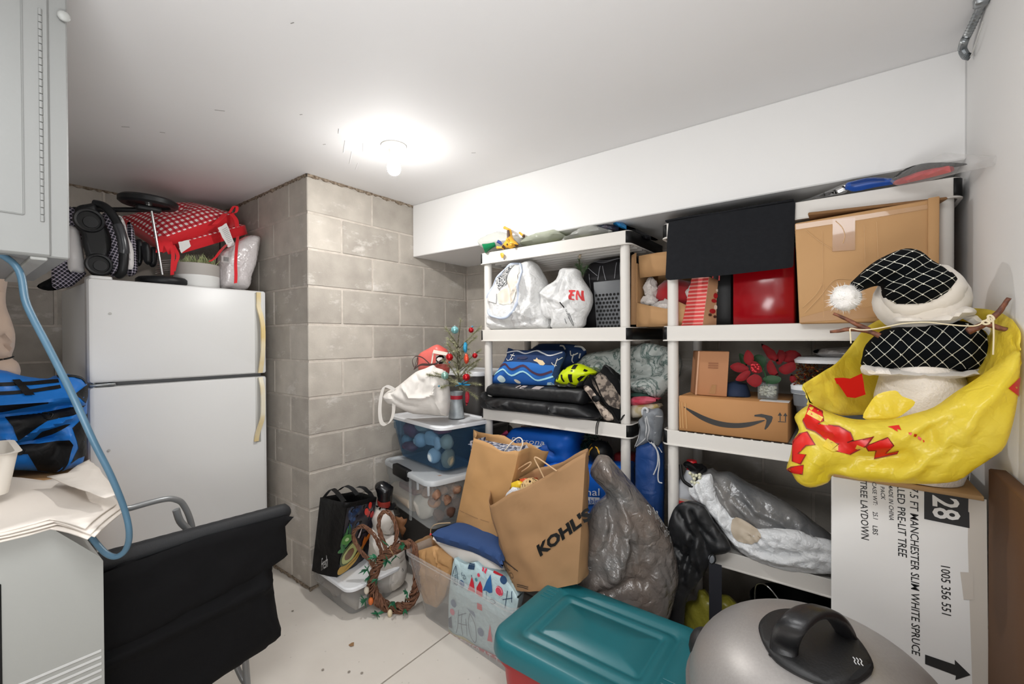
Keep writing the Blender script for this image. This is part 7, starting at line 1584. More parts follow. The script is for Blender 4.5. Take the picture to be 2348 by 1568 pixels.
for k in range(22):
    n_ = V3((rt.gauss(0, 1), rt.gauss(0, 1), rt.gauss(0, 1))).normalized(); a = n_.orthogonal().normalized(); b = n_.cross(a); r_ = 0.042 + 0.002 * rt.random()
    VF.append(tube([wc + (a * math.cos(t * 0.4488) + b * math.sin(t * 0.4488)) * r_ for t in range(14)], 0.0035, 5, True))
ob('strand', join(*VF), mat('rattan', '#c9a978', 0.7), wv, kind='stuff'); ob('core', ball(wc, 0.037, 14), mat('rattan_dark', '#3f2d1c', 0.9), wv)

# grey plastic bag
gb_ = thing('plastic_bag', 'bulging grey plastic shopping bag behind the teal-lidded tote', 'bag')
m_gfilm = mat('grey_film', '#71706f', 0.25, var=(5, '#75685f', 0.2), crinkle=(14, 0.6), spec=0.7)
GG = Puff([(-0.844,1.640,0.809),(-0.834,1.648,0.848),(-0.813,1.664,0.884),(-0.784,1.686,0.882),(-0.762,1.703,0.851),(-0.711,1.741,0.779),(-0.654,1.784,0.693),(-0.611,1.816,0.622),(-0.577,1.841,0.540),(-0.557,1.855,0.425),(-0.560,1.852,0.361),(-0.577,1.839,0.283),(-0.594,1.825,0.218),(-0.657,1.777,0.169),(-0.759,1.699,0.170),(-0.844,1.635,0.213),(-0.881,1.607,0.285),(-0.884,1.606,0.370),(-0.881,1.609,0.442),(-0.884,1.607,0.499),(-0.861,1.625,0.591),(-0.827,1.652,0.677),(-0.793,1.678,0.712),(-0.800,1.673,0.741),(-0.827,1.653,0.777)], 0.12, 0.12, 0.14, 0.0085, 0.014, 12, 3,
          [([(-0.816,1.662,0.862),(-0.759,1.704,0.712),(-0.742,1.716,0.591),(-0.787,1.680,0.441)], 0.022, 0.03), ([(-0.793,1.678,0.712),(-0.782,1.686,0.626),(-0.827,1.650,0.513),(-0.867,1.619,0.413)], 0.020, -0.02), ([(-0.787,1.683,0.841),(-0.702,1.747,0.697),(-0.611,1.815,0.554)], 0.02, 0.02), ([(-0.833,1.645,0.356),(-0.730,1.723,0.426),(-0.691,1.753,0.412)], 0.02, -0.02)] + fan((-0.807,1.668,0.855), (-0.878,1.609,0.285), (-0.566,1.848,0.375), 26, 0.008, 0.007, 4, 0.02) + fan((-0.787,1.682,0.712), (-0.881,1.609,0.442), (-0.759,1.700,0.269), 9, 0.007, 0.007, 8, 0.05), crisp=0.6)
ob('film', GG.mesh(), m_gfilm, gb_, ang=0)
m_wpr = mat('pale_print', '#c9c9c9', 0.5)
ax_, ay_ = (-0.671,1.771,0.690), (-0.566,1.849,0.522)
dirx = (V3(ay_) - V3(ax_)).normalized(); upx = dirx.cross(GG.n) * -1
if upx.x < 0: upx = -upx
for q, s_, sz in (((-0.646,1.789,0.648), 'ha', 0.035), ((-0.631,1.800,0.618), 'a', 0.035), ((-0.623,1.807,0.586), 'nic', 0.035), ((-0.603,1.821,0.554), 'd', 0.035), ((-0.881,1.609,0.440), 'nic', 0.035)):
    t = V3((0.55, 0.35, -0.25)).normalized() if q[2] > 0.45 and s_ != '' and q[0] > -0.8 else V3((0.75, 0.5, 0.05)).normalized()
    V, F = text_mesh(s_, sz, sub=1); u2 = GG.n.cross(t)
    ob('lettering', GG.wrap(([V3(q) + t * x + u2 * y for x, y in V], F), 0.003), m_wpr, gb_)
ob('leaf_mark', GG.stroke([(-0.671,1.771,0.697),(-0.662,1.777,0.693),(-0.659,1.779,0.679),(-0.667,1.774,0.672),(-0.673,1.769,0.686),(-0.662,1.777,0.676)], 0.0025, 0.003), m_wpr, gb_)

# red tote with teal lid
rtb = thing('storage_tote', 'red plastic tote with a teal lid in the foreground', 'tote')
m_teal = mat('teal_plastic', '#1a626a', 0.38, bump=(200, 0.02)); m_tred = mat('red_plastic', '#9c1a1f', 0.4)
TC = (-0.632, 1.288, 0)
ob('body', rrloft([(0.0, 0.46, 0.32, 0.05), (0.0, 0.48, 0.34, 0.06), (0.33, 0.545, 0.40, 0.07), (0.335, 0.565, 0.42, 0.07), (0.375, 0.57, 0.425, 0.07), (0.375, 0.3, 0.2, 0.04)], TC, 0, True, True, 8), m_tred, rtb)
Lx, Wx = 0.60, 0.445
ob('lid', rrloft([(0.362, Lx - 0.012, Wx - 0.012, 0.075), (0.358, Lx, Wx, 0.08), (0.366, Lx + 0.002, Wx + 0.002, 0.08), (0.398, Lx - 0.004, Wx - 0.004, 0.08), (0.412, Lx - 0.014, Wx - 0.014, 0.075), (0.418, Lx - 0.034, Wx - 0.034, 0.065),
                  (0.418, Lx - 0.155, Wx - 0.125, 0.04), (0.409, Lx - 0.168, Wx - 0.138, 0.036), (0.409, Lx - 0.19, Wx - 0.16, 0.03), (0.416, Lx - 0.205, Wx - 0.175, 0.025), (0.416, Lx - 0.245, Wx - 0.225, 0.018), (0.410, Lx - 0.255, Wx - 0.235, 0.015), (0.410, Lx - 0.275, Wx - 0.255, 0.012), (0.416, Lx - 0.285, Wx - 0.265, 0.01), (0.416, 0.1, 0.05, 0.01)], TC, 0, True, True, 8), m_teal, rtb, ang=60)
for sx in (-1, 1):
    for k in range(6):
        y = TC[1] + (0.165 - 0.02 * k) * (1 if sx < 0 else -1)
        ob('grip_rib', hexa([(TC[0] + sx * (Lx / 2 - a), y + b, z) for z in (0.415, 0.4205) for a, b in ((0.03, -0.002), (0.075, -0.002), (0.075, 0.002), (0.03, 0.002))], 0.001, 1), m_teal, rtb, smooth=False)

# ================================================================ right shelving unit
mt = thing('foam_mat', 'black foam mat draped over the top shelf of the right unit', 'mat')
m_mat = mat('black_foam_mat', '#1a1b1e', 0.9, bump=(90, 0.12), var=(60, '#202124', 0.3), spec=0.15)
MA = Puff([(-0.596,1.882,1.862),(-0.445,1.882,1.864),(-0.281,1.882,1.862),(-0.144,1.882,1.861),(-0.147,1.882,1.761),(-0.150,1.882,1.632),(-0.154,1.882,1.625),(-0.170,1.882,1.623),(-0.350,1.882,1.617),(-0.591,1.882,1.615),(-0.604,1.882,1.618),(-0.610,1.882,1.630),(-0.605,1.882,1.735),(-0.602,1.882,1.806)], 0.0035, 0.0035, 0.01, 0.02, 0.001, 6, sm=0)
ob('hanging_side', MA.mesh(), m_mat, mt)
ob('top_side', grid(lambda u, v: (-0.610 + u * 0.46, 1.880 + 0.36 * v, 1.868 + 0.004 * noise.noise(V3((u * 3, v * 3, 0)))), 8, 6), m_mat, mt, solid=0.006)
bc = thing('cardboard_box', 'large taped cardboard box on the second shelf beside the black mat', 'box')
m_card = mat('cardboard_big', '#b48a5c', 0.75, var=(3, '#bd9465', 0.3), bump=(50, 0.06))
BX0, BX1, BYF = -0.147, 0.222, 1.845
c8 = [(-0.130,1.845,1.419), (0.239,1.845,1.428), (BX1, 2.25, 1.418), (BX0, 2.25, 1.418), (-0.144,1.845,1.775), (0.245,1.845,1.785), (BX1, 2.25, 1.785), (BX0, 2.25, 1.775)]
c8[0] = (c8[0][0], c8[0][1], 1.418); c8[1] = (BX1 - 0.004, c8[1][1], 1.418); c8[5] = (BX1, BYF, 1.792)
ob('carton', hexa(c8, 0.006), m_card, bc)
P3n = V3((0, -1, 0))
m_tape = mat('brown_tape', '#9a6b38', 0.25, coat=0.4)
ob('tape', plate([(-0.035,1.845,1.769),(0.025,1.845,1.765),(0.025,1.844,1.658),(-0.036,1.844,1.661)], P3n), m_tape, bc)
ob('tape', plate([(-0.040,1.844,1.465),(0.048,1.844,1.466),(0.131,1.845,1.489),(0.131,1.845,1.436),(-0.130,1.845,1.423),(-0.126,1.844,1.440)], P3n), mat('tape_pale', '#a87c4a', 0.3, coat=0.3), bc)
ob('tape', plate([(-0.141,1.845,1.770),(0.048,1.845,1.772),(0.222,1.845,1.776),(0.222,1.845,1.763),(0.048,1.845,1.756),(-0.140,1.845,1.751)], P3n), mat('tape_pale', '#a87c4a', 0.3, coat=0.3), bc)
ob('edge_panel', hexa([(BX1 - 0.022, BYF - 0.006, 1.42), (BX1 + 0.002, BYF - 0.006, 1.42), (BX1 + 0.002, BYF + 0.002, 1.42), (BX1 - 0.022, BYF + 0.002, 1.42), (BX1 - 0.022, BYF - 0.006, 1.795), (BX1 + 0.004, BYF - 0.006, 1.795), (BX1 + 0.004, BYF + 0.002, 1.795), (BX1 - 0.022, BYF + 0.002, 1.79)], 0.002, 1), m_card, bc)
m_edge = mat('torn_cardboard', '#7d5a37', 0.85, bump=(120, 0.5))
ob('torn_flap', rumple(hexa([(-0.104,1.850,1.797), (0.246,1.850,1.783), (BX1, 2.0, 1.79), (-0.1, 2.0, 1.785), (-0.104,1.850,1.807), (0.244,1.850,1.791), (BX1, 2.0, 1.797), (-0.1, 2.0, 1.795)], 0.002, 1), 0.003, 25), m_edge, bc)
for pl, w in (([(-0.027,1.843,1.763),(-0.009,1.843,1.737),(-0.002,1.843,1.708),(-0.008,1.843,1.684)], 0.0022), ([(-0.111,1.843,1.745),(-0.073,1.843,1.702),(-0.036,1.843,1.668)], 0.002), ([(-0.121,1.843,1.474),(-0.082,1.843,1.518),(-0.064,1.843,1.552)], 0.002), ([(-0.114,1.844,1.456),(-0.073,1.843,1.506),(-0.031,1.843,1.563),(0.013,1.843,1.562)], 0.002), ([(0.048,1.843,1.739),(0.051,1.843,1.608)], 0.0015), ([(0.080,1.843,1.742),(0.083,1.843,1.626)], 0.0015), ([(-0.064,1.844,1.734),(-0.060,1.843,1.437)], 0.0012)):
    ob('crease', tube(spline(pl, 5), w * 0.6, 5), mat('crease_pale', '#c9a274', 0.6), bc)
ob('red_carton', join(box((-0.365, 1.965, 1.416), (-0.155, 2.2, 1.72), 0.004)), mat('glossy_red', '#8e0612', 0.18), label='glossy dark red box below the black mat on the second shelf', cat='box')
ob('black_box', box((-0.455, 1.99, 1.416), (-0.375, 2.2, 1.70), 0.004), m_blk, label='plain black box between the striped gift bag and the red box', cat='box')
gfb = thing('gift_bag', 'red and pink striped paper gift bag on the second shelf of the right unit', 'bag')
b4 = [(-0.575,1.985,1.438), (-0.472,1.930,1.418), (-0.428,2.000,1.422)]; b4 = [(p[0], p[1], 1.416) for p in b4]; b4.append(tuple(V3(b4[0]) + V3(b4[2]) - V3(b4[1])))
t4 = [(-0.529,1.985,1.628), (-0.450,1.945,1.623), (-0.418,2.010,1.608)]; t4.append(tuple(V3(t4[0]) + V3(t4[2]) - V3(t4[1])))
S4 = SoftBag(b4, t4, 0.0, 0.003, 2, 6, 10, 12)
ob('paper', S4.mesh(), mat('kraft_gift', '#b98c68', 0.7), gfb, solid=0.002)
st_ = ob('striped_side', S4.decal(0, S4.quad(0, (0.0, 0.0), (1.0, 1.0)), 0.002), mat('stripe_pink', '#e39a90', 0.6), gfb)
for k in range(13):
    ob('stripe', S4.decal(0, S4.quad(0, (0.0, 0.02 + k * 0.076), (1.0, 0.062 + k * 0.076)), 0.0035), mat('stripe_red', '#cf3b3a', 0.6), gfb)
for uv, c in ((ell(0.62, 0.66, 0.16, 0.06), '#a81d20'), (ell(0.55, 0.55, 0.2, 0.04), '#a81d20'), (ell(0.7, 0.42, 0.12, 0.05), '#e0c9b5'), (ell(0.5, 0.33, 0.22, 0.05), '#a81d20'), (ell(0.35, 0.25, 0.12, 0.03), '#4a2a1c'), (ell(0.7, 0.22, 0.12, 0.03), '#4a2a1c'), (ell(0.7, 0.78, 0.1, 0.03), '#e0c9b5')):
    ob('print', S4.decal(1, uv, 0.003, 0.01), mat('gp' + c, c, 0.6), gfb)
ob('handle', tube(spline([(-0.440,1.960,1.619), V3((-0.437,1.960,1.637)), V3((-0.421,1.980,1.638)), (-0.422,1.990,1.611)], 4), 0.0025, 6), m_rl, gfb)

# top shelf of the right unit
def yline(px): return 1.86 - (px - 2039) / 245 * 0.26
tp = thing('tool_pack', 'clear bag holding a red and black tool on the right unit top shelf', 'tool')
RT = Puff([(0.123,1.860,1.869),(0.152,1.820,1.868),(0.183,1.790,1.866),(0.230,1.720,1.848),(0.236,1.710,1.830),(0.216,1.740,1.832),(0.183,1.790,1.840),(0.127,1.860,1.855)], 0.012, 0.012, res=0.01)
ob('red_tool', RT.mesh(), mat('tool_red', '#c01f26', 0.35), tp)
BT = Puff([(0.116,1.870,1.879),(0.153,1.830,1.894),(0.199,1.770,1.881),(0.254,1.690,1.838),(0.242,1.710,1.838),(0.184,1.800,1.866),(0.131,1.860,1.871)], 0.01, 0.012, res=0.01)
ob('black_tool', BT.mesh(), m_blk, tp)
CBg = Puff([(0.111,1.865,1.877),(0.159,1.820,1.888),(0.199,1.770,1.889),(0.228,1.730,1.887),(0.255,1.690,1.864),(0.289,1.620,1.827),(0.297,1.600,1.822),(0.292,1.615,1.802),(0.255,1.690,1.815),(0.199,1.770,1.827),(0.131,1.850,1.849)], 0.02, 0.02, res=0.012, wr=0.006, ws=20, crisp=0.6)
ob('film', CBg.mesh(), mat_clear('clear_film', '#fafafa', 0.10, 0.12, '#e6e4e2', (16, 0.6)), tp)
bt2 = thing('clamp_tool', 'blue handled tool in a clear sleeve on the right unit top shelf', 'tool')
BL = Puff([(-0.001,1.900,1.882),(0.002,1.900,1.900),(0.023,1.900,1.903),(0.058,1.900,1.905),(0.093,1.900,1.898),(0.130,1.900,1.884),(0.126,1.900,1.870),(0.076,1.900,1.869),(0.027,1.900,1.866),(0.007,1.900,1.875)], 0.016, 0.02, 0.02, 0.008)
ob('handle', BL.mesh(), mat('tool_blue', '#17489b', 0.35), bt2)
for k in range(4): ob('grip_groove', BL.stroke([V3(p) + V3((0, 0, -0.004 * k)) for p in [(0.014,1.900,1.894),(0.058,1.900,1.898),(0.101,1.900,1.891)]], 0.0015, 0.002), mat('tool_blue_dark', '#0f2f6b', 0.4), bt2)
ob('blade', Puff([(-0.047,1.910,1.880),(-0.023,1.910,1.889),(0.002,1.910,1.897),(0.005,1.910,1.879),(-0.028,1.910,1.871)], 0.004, 0.004, res=0.01, sm=1).mesh(), m_chr, bt2)
ob('sleeve', Puff([(-0.143,1.915,1.867),(-0.110,1.915,1.871),(-0.042,1.915,1.891),(0.005,1.915,1.904),(0.002,1.915,1.872),(-0.042,1.915,1.869),(-0.105,1.915,1.866)], 0.006, 0.01, res=0.012, wr=0.003, ws=20).mesh(), mat_clear('clear_film', '#fafafa', 0.10, 0.12, '#e6e4e2', (16, 0.6)), bt2)
ob('card', Puff([(-0.106,1.917,1.868),(-0.056,1.917,1.882),(-0.042,1.917,1.884),(-0.042,1.917,1.872)], 0.002, 0.002, res=0.012, sm=0).mesh(), mat('card_orange', '#c98a35', 0.6), bt2)

# third shelf of the right unit
uc = thing('cardboard_box', 'small upright carton standing on the long shipping box', 'box')
m_card2 = mat('cardboard_pink', '#a5714c', 0.75, var=(4, '#b07c55', 0.3), bump=(50, 0.05))
zt = 1.125
q = [(-0.512,1.965,1.103), (-0.388,1.965,1.105), (-0.378,1.965,1.314), (-0.499,1.965,1.320)]
q = [V3(p) for p in q]; q[0].z = q[1].z = zt + 0.002; q[3].z = q[2].z
dv = V3((-0.045, 0.09, 0))
ob('carton', hexa([q[0], q[1], q[1] + dv, q[0] + dv, q[3], q[2], q[2] + dv, q[3] + dv], 0.003), m_card2, uc)
ob('tape', plate([bil(q, u, v) + V3((0, -0.001, 0)) for u, v in ((0.44, 0.05), (0.64, 0.05), (0.66, 0.25), (0.52, 0.25))], P3n), m_tape, uc)
ob('tape_edge', plate([bil(q, u, v) + V3((0, -0.001, 0)) for u, v in ((0.0, 0.0), (0.05, 0.0), (0.05, 1), (0.0, 1))], P3n), mat('tape_shine', '#c99a78', 0.2, coat=0.5), uc)
for k in range(3): ob('stamp', plate([bil(q, u, v) + V3((0, -0.0015, 0)) for u, v in ((0.36, 0.62 + 0.05 * k), (0.68, 0.62 + 0.05 * k), (0.68, 0.65 + 0.05 * k), (0.36, 0.65 + 0.05 * k))], P3n, 0.0005), mat('stamp_brown', '#8d5c3d', 0.8), uc)
sx = thing('shipping_box', 'long brown shipping box with a black curved arrow on the third shelf', 'box')
q = [V3(p) for p in [(-0.566,1.915,0.986),(-0.170,1.915,0.975),(-0.166,1.915,1.098),(-0.576,1.915,1.105)]]
zb_, zt_ = 0.977, zt
x0_, x1_ = q[0].x, q[1].x
ob('carton', box((x0_, 1.915, zb_), (x1_, 2.25, zt_), 0.003), mat('cardboard_smile', '#ab7a4a', 0.7, var=(3, '#b58352', 0.3), bump=(50, 0.05)), sx)
m_inkb = mat('box_ink', '#26221f', 0.5)
def onbox(pts, nm, m=m_inkb): ob(nm, plate(pts, P3n, 0.0012, 0.03), m, sx)
onbox(spline([(-0.547,1.915,1.080),(-0.505,1.915,1.048),(-0.459,1.915,1.025),(-0.406,1.915,1.012),(-0.346,1.915,1.013),(-0.297,1.914,1.025),(-0.249,1.915,1.051),(-0.251,1.915,1.055),(-0.297,1.915,1.042),(-0.350,1.915,1.032),(-0.406,1.914,1.034),(-0.459,1.915,1.047),(-0.505,1.915,1.065)], 4, True), 'curved_arrow')
onbox([(-0.281,1.915,1.066),(-0.280,1.915,1.072),(-0.257,1.914,1.078),(-0.222,1.915,1.073),(-0.219,1.915,1.068),(-0.223,1.915,1.052),(-0.235,1.915,1.029),(-0.244,1.915,1.018),(-0.247,1.914,1.021),(-0.242,1.915,1.041),(-0.240,1.914,1.056),(-0.246,1.915,1.064),(-0.263,1.915,1.066)], 'arrow_head')
for cx_ in (1338, 1378):
    o_ = cx_ - 1338
    for pl in (([(-0.197,1.914,1.057),(-0.194,1.915,1.057),(-0.194,1.914,1.080),(-0.197,1.915,1.079)]), ([(-0.203,1.915,1.077),(-0.189,1.914,1.078),(-0.196,1.914,1.090)])):
        onbox([V3(p) + V3((x_, 0, 0)) for p in pl for x_ in ((0.0,) if o_ == 0 else (0.0173,))], 'up_arrow')
onbox([(-0.202,1.915,1.053),(-0.176,1.915,1.054),(-0.176,1.915,1.056),(-0.202,1.915,1.056)], 'up_arrow_line')
for pl in ([(-0.563,1.915,1.100),(-0.558,1.915,0.989)], [(-0.552,1.915,1.098),(-0.548,1.915,0.988)], [(-0.539,1.915,1.097),(-0.533,1.915,0.988)]):
    ob('corner_fold', tube([V3(pl[0]), V3(pl[1])], 0.0022, 6), mat('fold_pale', '#c59a68', 0.7), sx)
ob('shipping_label', box(((-0.266,1.756,1.126)[0], 1.93, zt_), ((-0.169,1.777,1.126)[0], 1.99, zt_ + 0.0015)), m_whc, sx, smooth=False)
pt = thing('poinsettia', 'artificial red poinsettia in a glass of white pebbles on the long box', 'plant')
m_petal = mat('petal_red', '#8c0815', 0.8, var=(25, '#74060f', 0.2)); m_leafg = mat('leaf_green', '#1f4a26', 0.6)
for k, pl in enumerate(([(-0.316,1.990,1.322),(-0.295,1.990,1.299),(-0.295,1.990,1.271),(-0.310,1.990,1.258),(-0.329,1.990,1.274),(-0.329,1.990,1.298)], [(-0.380,1.980,1.253),(-0.349,1.980,1.270),(-0.314,1.980,1.253),(-0.313,1.980,1.237),(-0.336,1.980,1.229),(-0.362,1.980,1.233)], [(-0.357,1.970,1.201),(-0.339,1.970,1.225),(-0.312,1.970,1.240),(-0.302,1.970,1.229),(-0.320,1.970,1.200),(-0.345,1.970,1.194)], [(-0.315,1.960,1.204),(-0.287,1.960,1.227),(-0.263,1.960,1.214),(-0.263,1.960,1.190),(-0.283,1.960,1.174),(-0.306,1.960,1.185)], [(-0.297,1.970,1.278),(-0.270,1.970,1.265),(-0.262,1.970,1.236),(-0.288,1.970,1.228),(-0.303,1.970,1.243)],
                        [(-0.277,2.060,1.346),(-0.230,2.060,1.317),(-0.216,2.060,1.274),(-0.247,2.060,1.282),(-0.263,2.060,1.307)], [(-0.215,2.070,1.321),(-0.190,2.070,1.303),(-0.209,2.070,1.262),(-0.227,2.070,1.271)], [(-0.250,2.020,1.266),(-0.237,2.020,1.281),(-0.217,2.020,1.239),(-0.213,2.020,1.220),(-0.242,2.020,1.223),(-0.252,2.020,1.247)], [(-0.214,2.040,1.247),(-0.184,2.040,1.269),(-0.159,2.040,1.272),(-0.156,2.040,1.245),(-0.184,2.040,1.224),(-0.204,2.040,1.229)], [(-0.196,2.080,1.312),(-0.160,2.080,1.318),(-0.136,2.080,1.289),(-0.163,2.080,1.269),(-0.200,2.080,1.273)], [(-0.171,2.050,1.225),(-0.152,2.050,1.207),(-0.165,2.050,1.189),(-0.177,2.050,1.202)])):
    p_ = Puff(pl, 0.005, 0.003, res=0.007, wr=0.003, ws=30, seed=k, sm=2)
    pe = ob('petal', p_.mesh(), m_petal, pt)
ob('stamens', join(*[ball(V3((-0.284,1.955,1.249)) + V3((random.Random(k).uniform(-.014, .014), -0.004, random.Random(k + 9).uniform(-.016, .016))), 0.004, 8) for k in range(16)]), mat('stamen_red', '#d0323c', 0.5), pt, kind='stuff')
for pl in ([(-0.264,2.000,1.206),(-0.236,2.000,1.221),(-0.202,2.000,1.214),(-0.208,2.000,1.194),(-0.240,2.000,1.186)], [(-0.306,2.060,1.286),(-0.284,2.060,1.301),(-0.259,2.060,1.283),(-0.268,2.060,1.244),(-0.289,2.060,1.234)], [(-0.362,2.080,1.304),(-0.335,2.080,1.285),(-0.335,2.080,1.245),(-0.357,2.080,1.265)]):
    ob('leaf', Puff(pl, 0.004, 0.004, res=0.01).mesh(), m_leafg, pt)
gx = V3((-0.245,1.970,1.110)); gx.z = zt_ + 0.002
VF = []; rt = random.Random(8)
for k in range(90):
    a, u = rt.uniform(0, 6.28), math.sqrt(rt.random()); c = gx + V3((math.cos(a) * 0.027 * u, 0.028 + math.sin(a) * 0.027 * u, 0.014 + rt.random() * 0.034))
    VF.append(xf(ball((0, 0, 0), 0.0075, 8, (1, 0.8, 0.45)), Matrix.Translation(c) @ Matrix.Rotation(rt.uniform(0, 3), 4, V3((rt.random(), rt.random(), rt.random())))))
ob('pebbles', join(*VF), mat('pebble_white', '#cdc6b8', 0.6), pt, kind='stuff')
ob('glass', rrloft([(0, 0.066, 0.066, 0.01), (0.062, 0.068, 0.068, 0.01), (0.062, 0.064, 0.064, 0.008), (0.006, 0.062, 0.062, 0.008)], gx + V3((0, 0.028, 0))), mat_clear('vase_glass', '#f2f5f4', 0.06, 0.05), pt)
ob('stem', tube([gx + V3((0, 0.028, 0.03)), gx + V3((-0.01, 0.03, 0.1)), gx + V3((-0.03, 0.02, 0.15))], 0.003, 6), m_leafg, pt)
for nm, lab, c, r_ in (('baseball_cap', 'dark blue cap lying behind the upright carton on the long box', (-0.368,2.040,1.158), 0.05),):
    h_ = V3(c); h_.z = zt_ + 0.002
    ob(nm, rumple(lathe([(r_ * 1.1, 0), (r_ * 1.05, 0.02), (r_ * 0.8, 0.05), (0, 0.062)], h_, 20), 0.004, 20), mat('cap_navy', '#1b2b47', 0.8), label=lab, cat='cap')
for nm, lab, z0, xx in (('storage_bin', 'translucent white-rimmed bin with red tinsel, behind the yellow bag on the third shelf', 0.972, 0.0),):
    t = thing(nm, lab, 'bin')
    tub(t, (0.02, 2.10, z0), 0.36, 0.28, 0.20, 0, mat_clear('grey_translucent', '#c9ccd0', 0.4, 0.2, '#9a9ea4'), 0.07, 0.010, 0.04)
    ob('rim', rrloft([(0.185, 0.375, 0.295, 0.05), (0.215, 0.38, 0.30, 0.05), (0.22, 0.37, 0.29, 0.045), (0.22, 0.34, 0.26, 0.04), (0.19, 0.335, 0.255, 0.04)], (0.02, 2.10, z0), 0, False, False), m_lidw, t)
    ob('lid', rumple(rrloft([(0.0, 0.37, 0.29, 0.05), (0.012, 0.375, 0.295, 0.05), (0.022, 0.35, 0.27, 0.045)], (0.03, 2.10, z0 + 0.30), 0), 0.003, 6), m_lidw, t)
VF = []; rt = random.Random(6)
for k in range(700):
    p = V3((rt.uniform(-0.155, 0.19), rt.uniform(1.955, 2.2), 0.972 + rt.uniform(0.215, 0.295))); d = V3((rt.uniform(-1, 1), rt.uniform(-1, 1), rt.uniform(-1, 1))).normalized() * 0.012; w = d.orthogonal().normalized() * 0.0025
    VF.append(([p - w, p + w, p + d + w, p + d - w], [(0, 1, 2, 3)]))
ob('tinsel', join(*VF), mat('tinsel_red', '#7a1c14', 0.2, 0.7, rnd=0.0, var=(90, '#c08a4a', 0.04)), label='red and gold tinsel heaped in the white-rimmed bin', cat='tinsel', kind='stuff', smooth=False)
soft('plastic_sheet', 'grey plastic sheet folded on the lid behind the snowman', 'sheet', [(-0.099,2.020,1.317),(-0.070,2.020,1.328),(-0.017,2.020,1.332),(0.020,2.020,1.333),(0.020,2.020,1.295),(-0.017,2.020,1.292),(-0.070,2.020,1.298)], mat('grey_sheet', '#8e8a88', 0.3, crinkle=(14, 0.4)), 0.02, 0.1, 0.006)

# fourth shelf of the right unit
jg = thing('jug', 'white plastic jug with a red cap behind the post on the fourth shelf', 'jug')
m_jug = mat('white_hdpe', '#b9bbbf', 0.4)
jc = V3((-0.535, 1.995, 0.511))
ob('body', rrloft([(0.0, 0.12, 0.08, 0.03), (0.004, 0.13, 0.09, 0.03), (0.17, 0.13, 0.09, 0.03), (0.22, 0.12, 0.085, 0.03), (0.26, 0.06, 0.05, 0.02), (0.285, 0.04, 0.04, 0.018)], jc), m_jug, jg)
ob('cap', lathe([(0.0, 0.325), (0.02, 0.325), (0.022, 0.315), (0.022, 0.285), (0, 0.285)], jc, 16), mat('cap_red', '#c01a22', 0.4), jg)
ob('label', plate([jc + V3(p) for p in ((-0.055, -0.0455, 0.02), (0.045, -0.0455, 0.02), (0.045, -0.0455, 0.165), (-0.055, -0.0455, 0.165))], P3n), mat('label_tan', '#b8aa9a', 0.6), jg)
ob('red_box', plate([jc + V3(p) for p in ((-0.05, -0.047, 0.115), (0.035, -0.047, 0.115), (0.035, -0.047, 0.155), (-0.05, -0.047, 0.155))], P3n), m_rl, jg)
ob('lettering', face_to(flat_text('LL', jc + V3((-0.012, -0.0490, 0.123)), (1, 0, 0), (0, 0, 1), 0.036), (0, -50, 1)), m_whc, jg)
ob('lettering', face_to(flat_text('ER', jc + V3((-0.012, -0.0475, 0.075)), (1, 0, 0), (0, 0, 1), 0.034), (0, -50, 1)), m_blk, jg)
ob('lettering', face_to(flat_text('D', jc + V3((0.0, -0.0475, 0.042)), (1, 0, 0), (0, 0, 1), 0.034), (0, -50, 1)), m_blk, jg)
sbg = thing('plastic_bag', 'big silvery clear plastic bag of decorations slumped on the fourth shelf', 'bag')
SG = Puff([(-0.534,1.970,0.732),(-0.504,1.970,0.776),(-0.481,1.970,0.806),(-0.455,1.970,0.815),(-0.434,1.970,0.802),(-0.386,1.970,0.811),(-0.322,1.970,0.778),(-0.238,1.970,0.748),(-0.146,1.970,0.707),(-0.090,1.970,0.668),(-0.045,1.970,0.639),(-0.001,1.970,0.590),(-0.001,1.970,0.525),(-0.108,1.970,0.489),(-0.198,1.970,0.481),(-0.279,1.970,0.484),(-0.344,1.970,0.499),(-0.396,1.970,0.533),(-0.426,1.970,0.582),(-0.473,1.970,0.646),(-0.518,1.970,0.679)], 0.05, 0.16, 0.09, 0.009, 0.010, 16, 3, [([(-0.322,1.970,0.754),(-0.279,1.970,0.699),(-0.184,1.970,0.667)], 0.01, 0.014), ([(-0.434,1.970,0.781),(-0.380,1.970,0.709),(-0.358,1.970,0.665)], 0.012, 0.02)] + fan((-0.473,1.970,0.791), (-0.336,1.970,0.491), (-0.012,1.970,0.586), 18, 0.009, 0.006, 3, 0.1), crisp=0.5)
ob('clear_film', SG.mesh(), mat('smoky_film', '#5d5e60', 0.22, crinkle=(13, 0.35), var=(7, '#7a7876', 0.15), spec=0.6), sbg, ang=0)
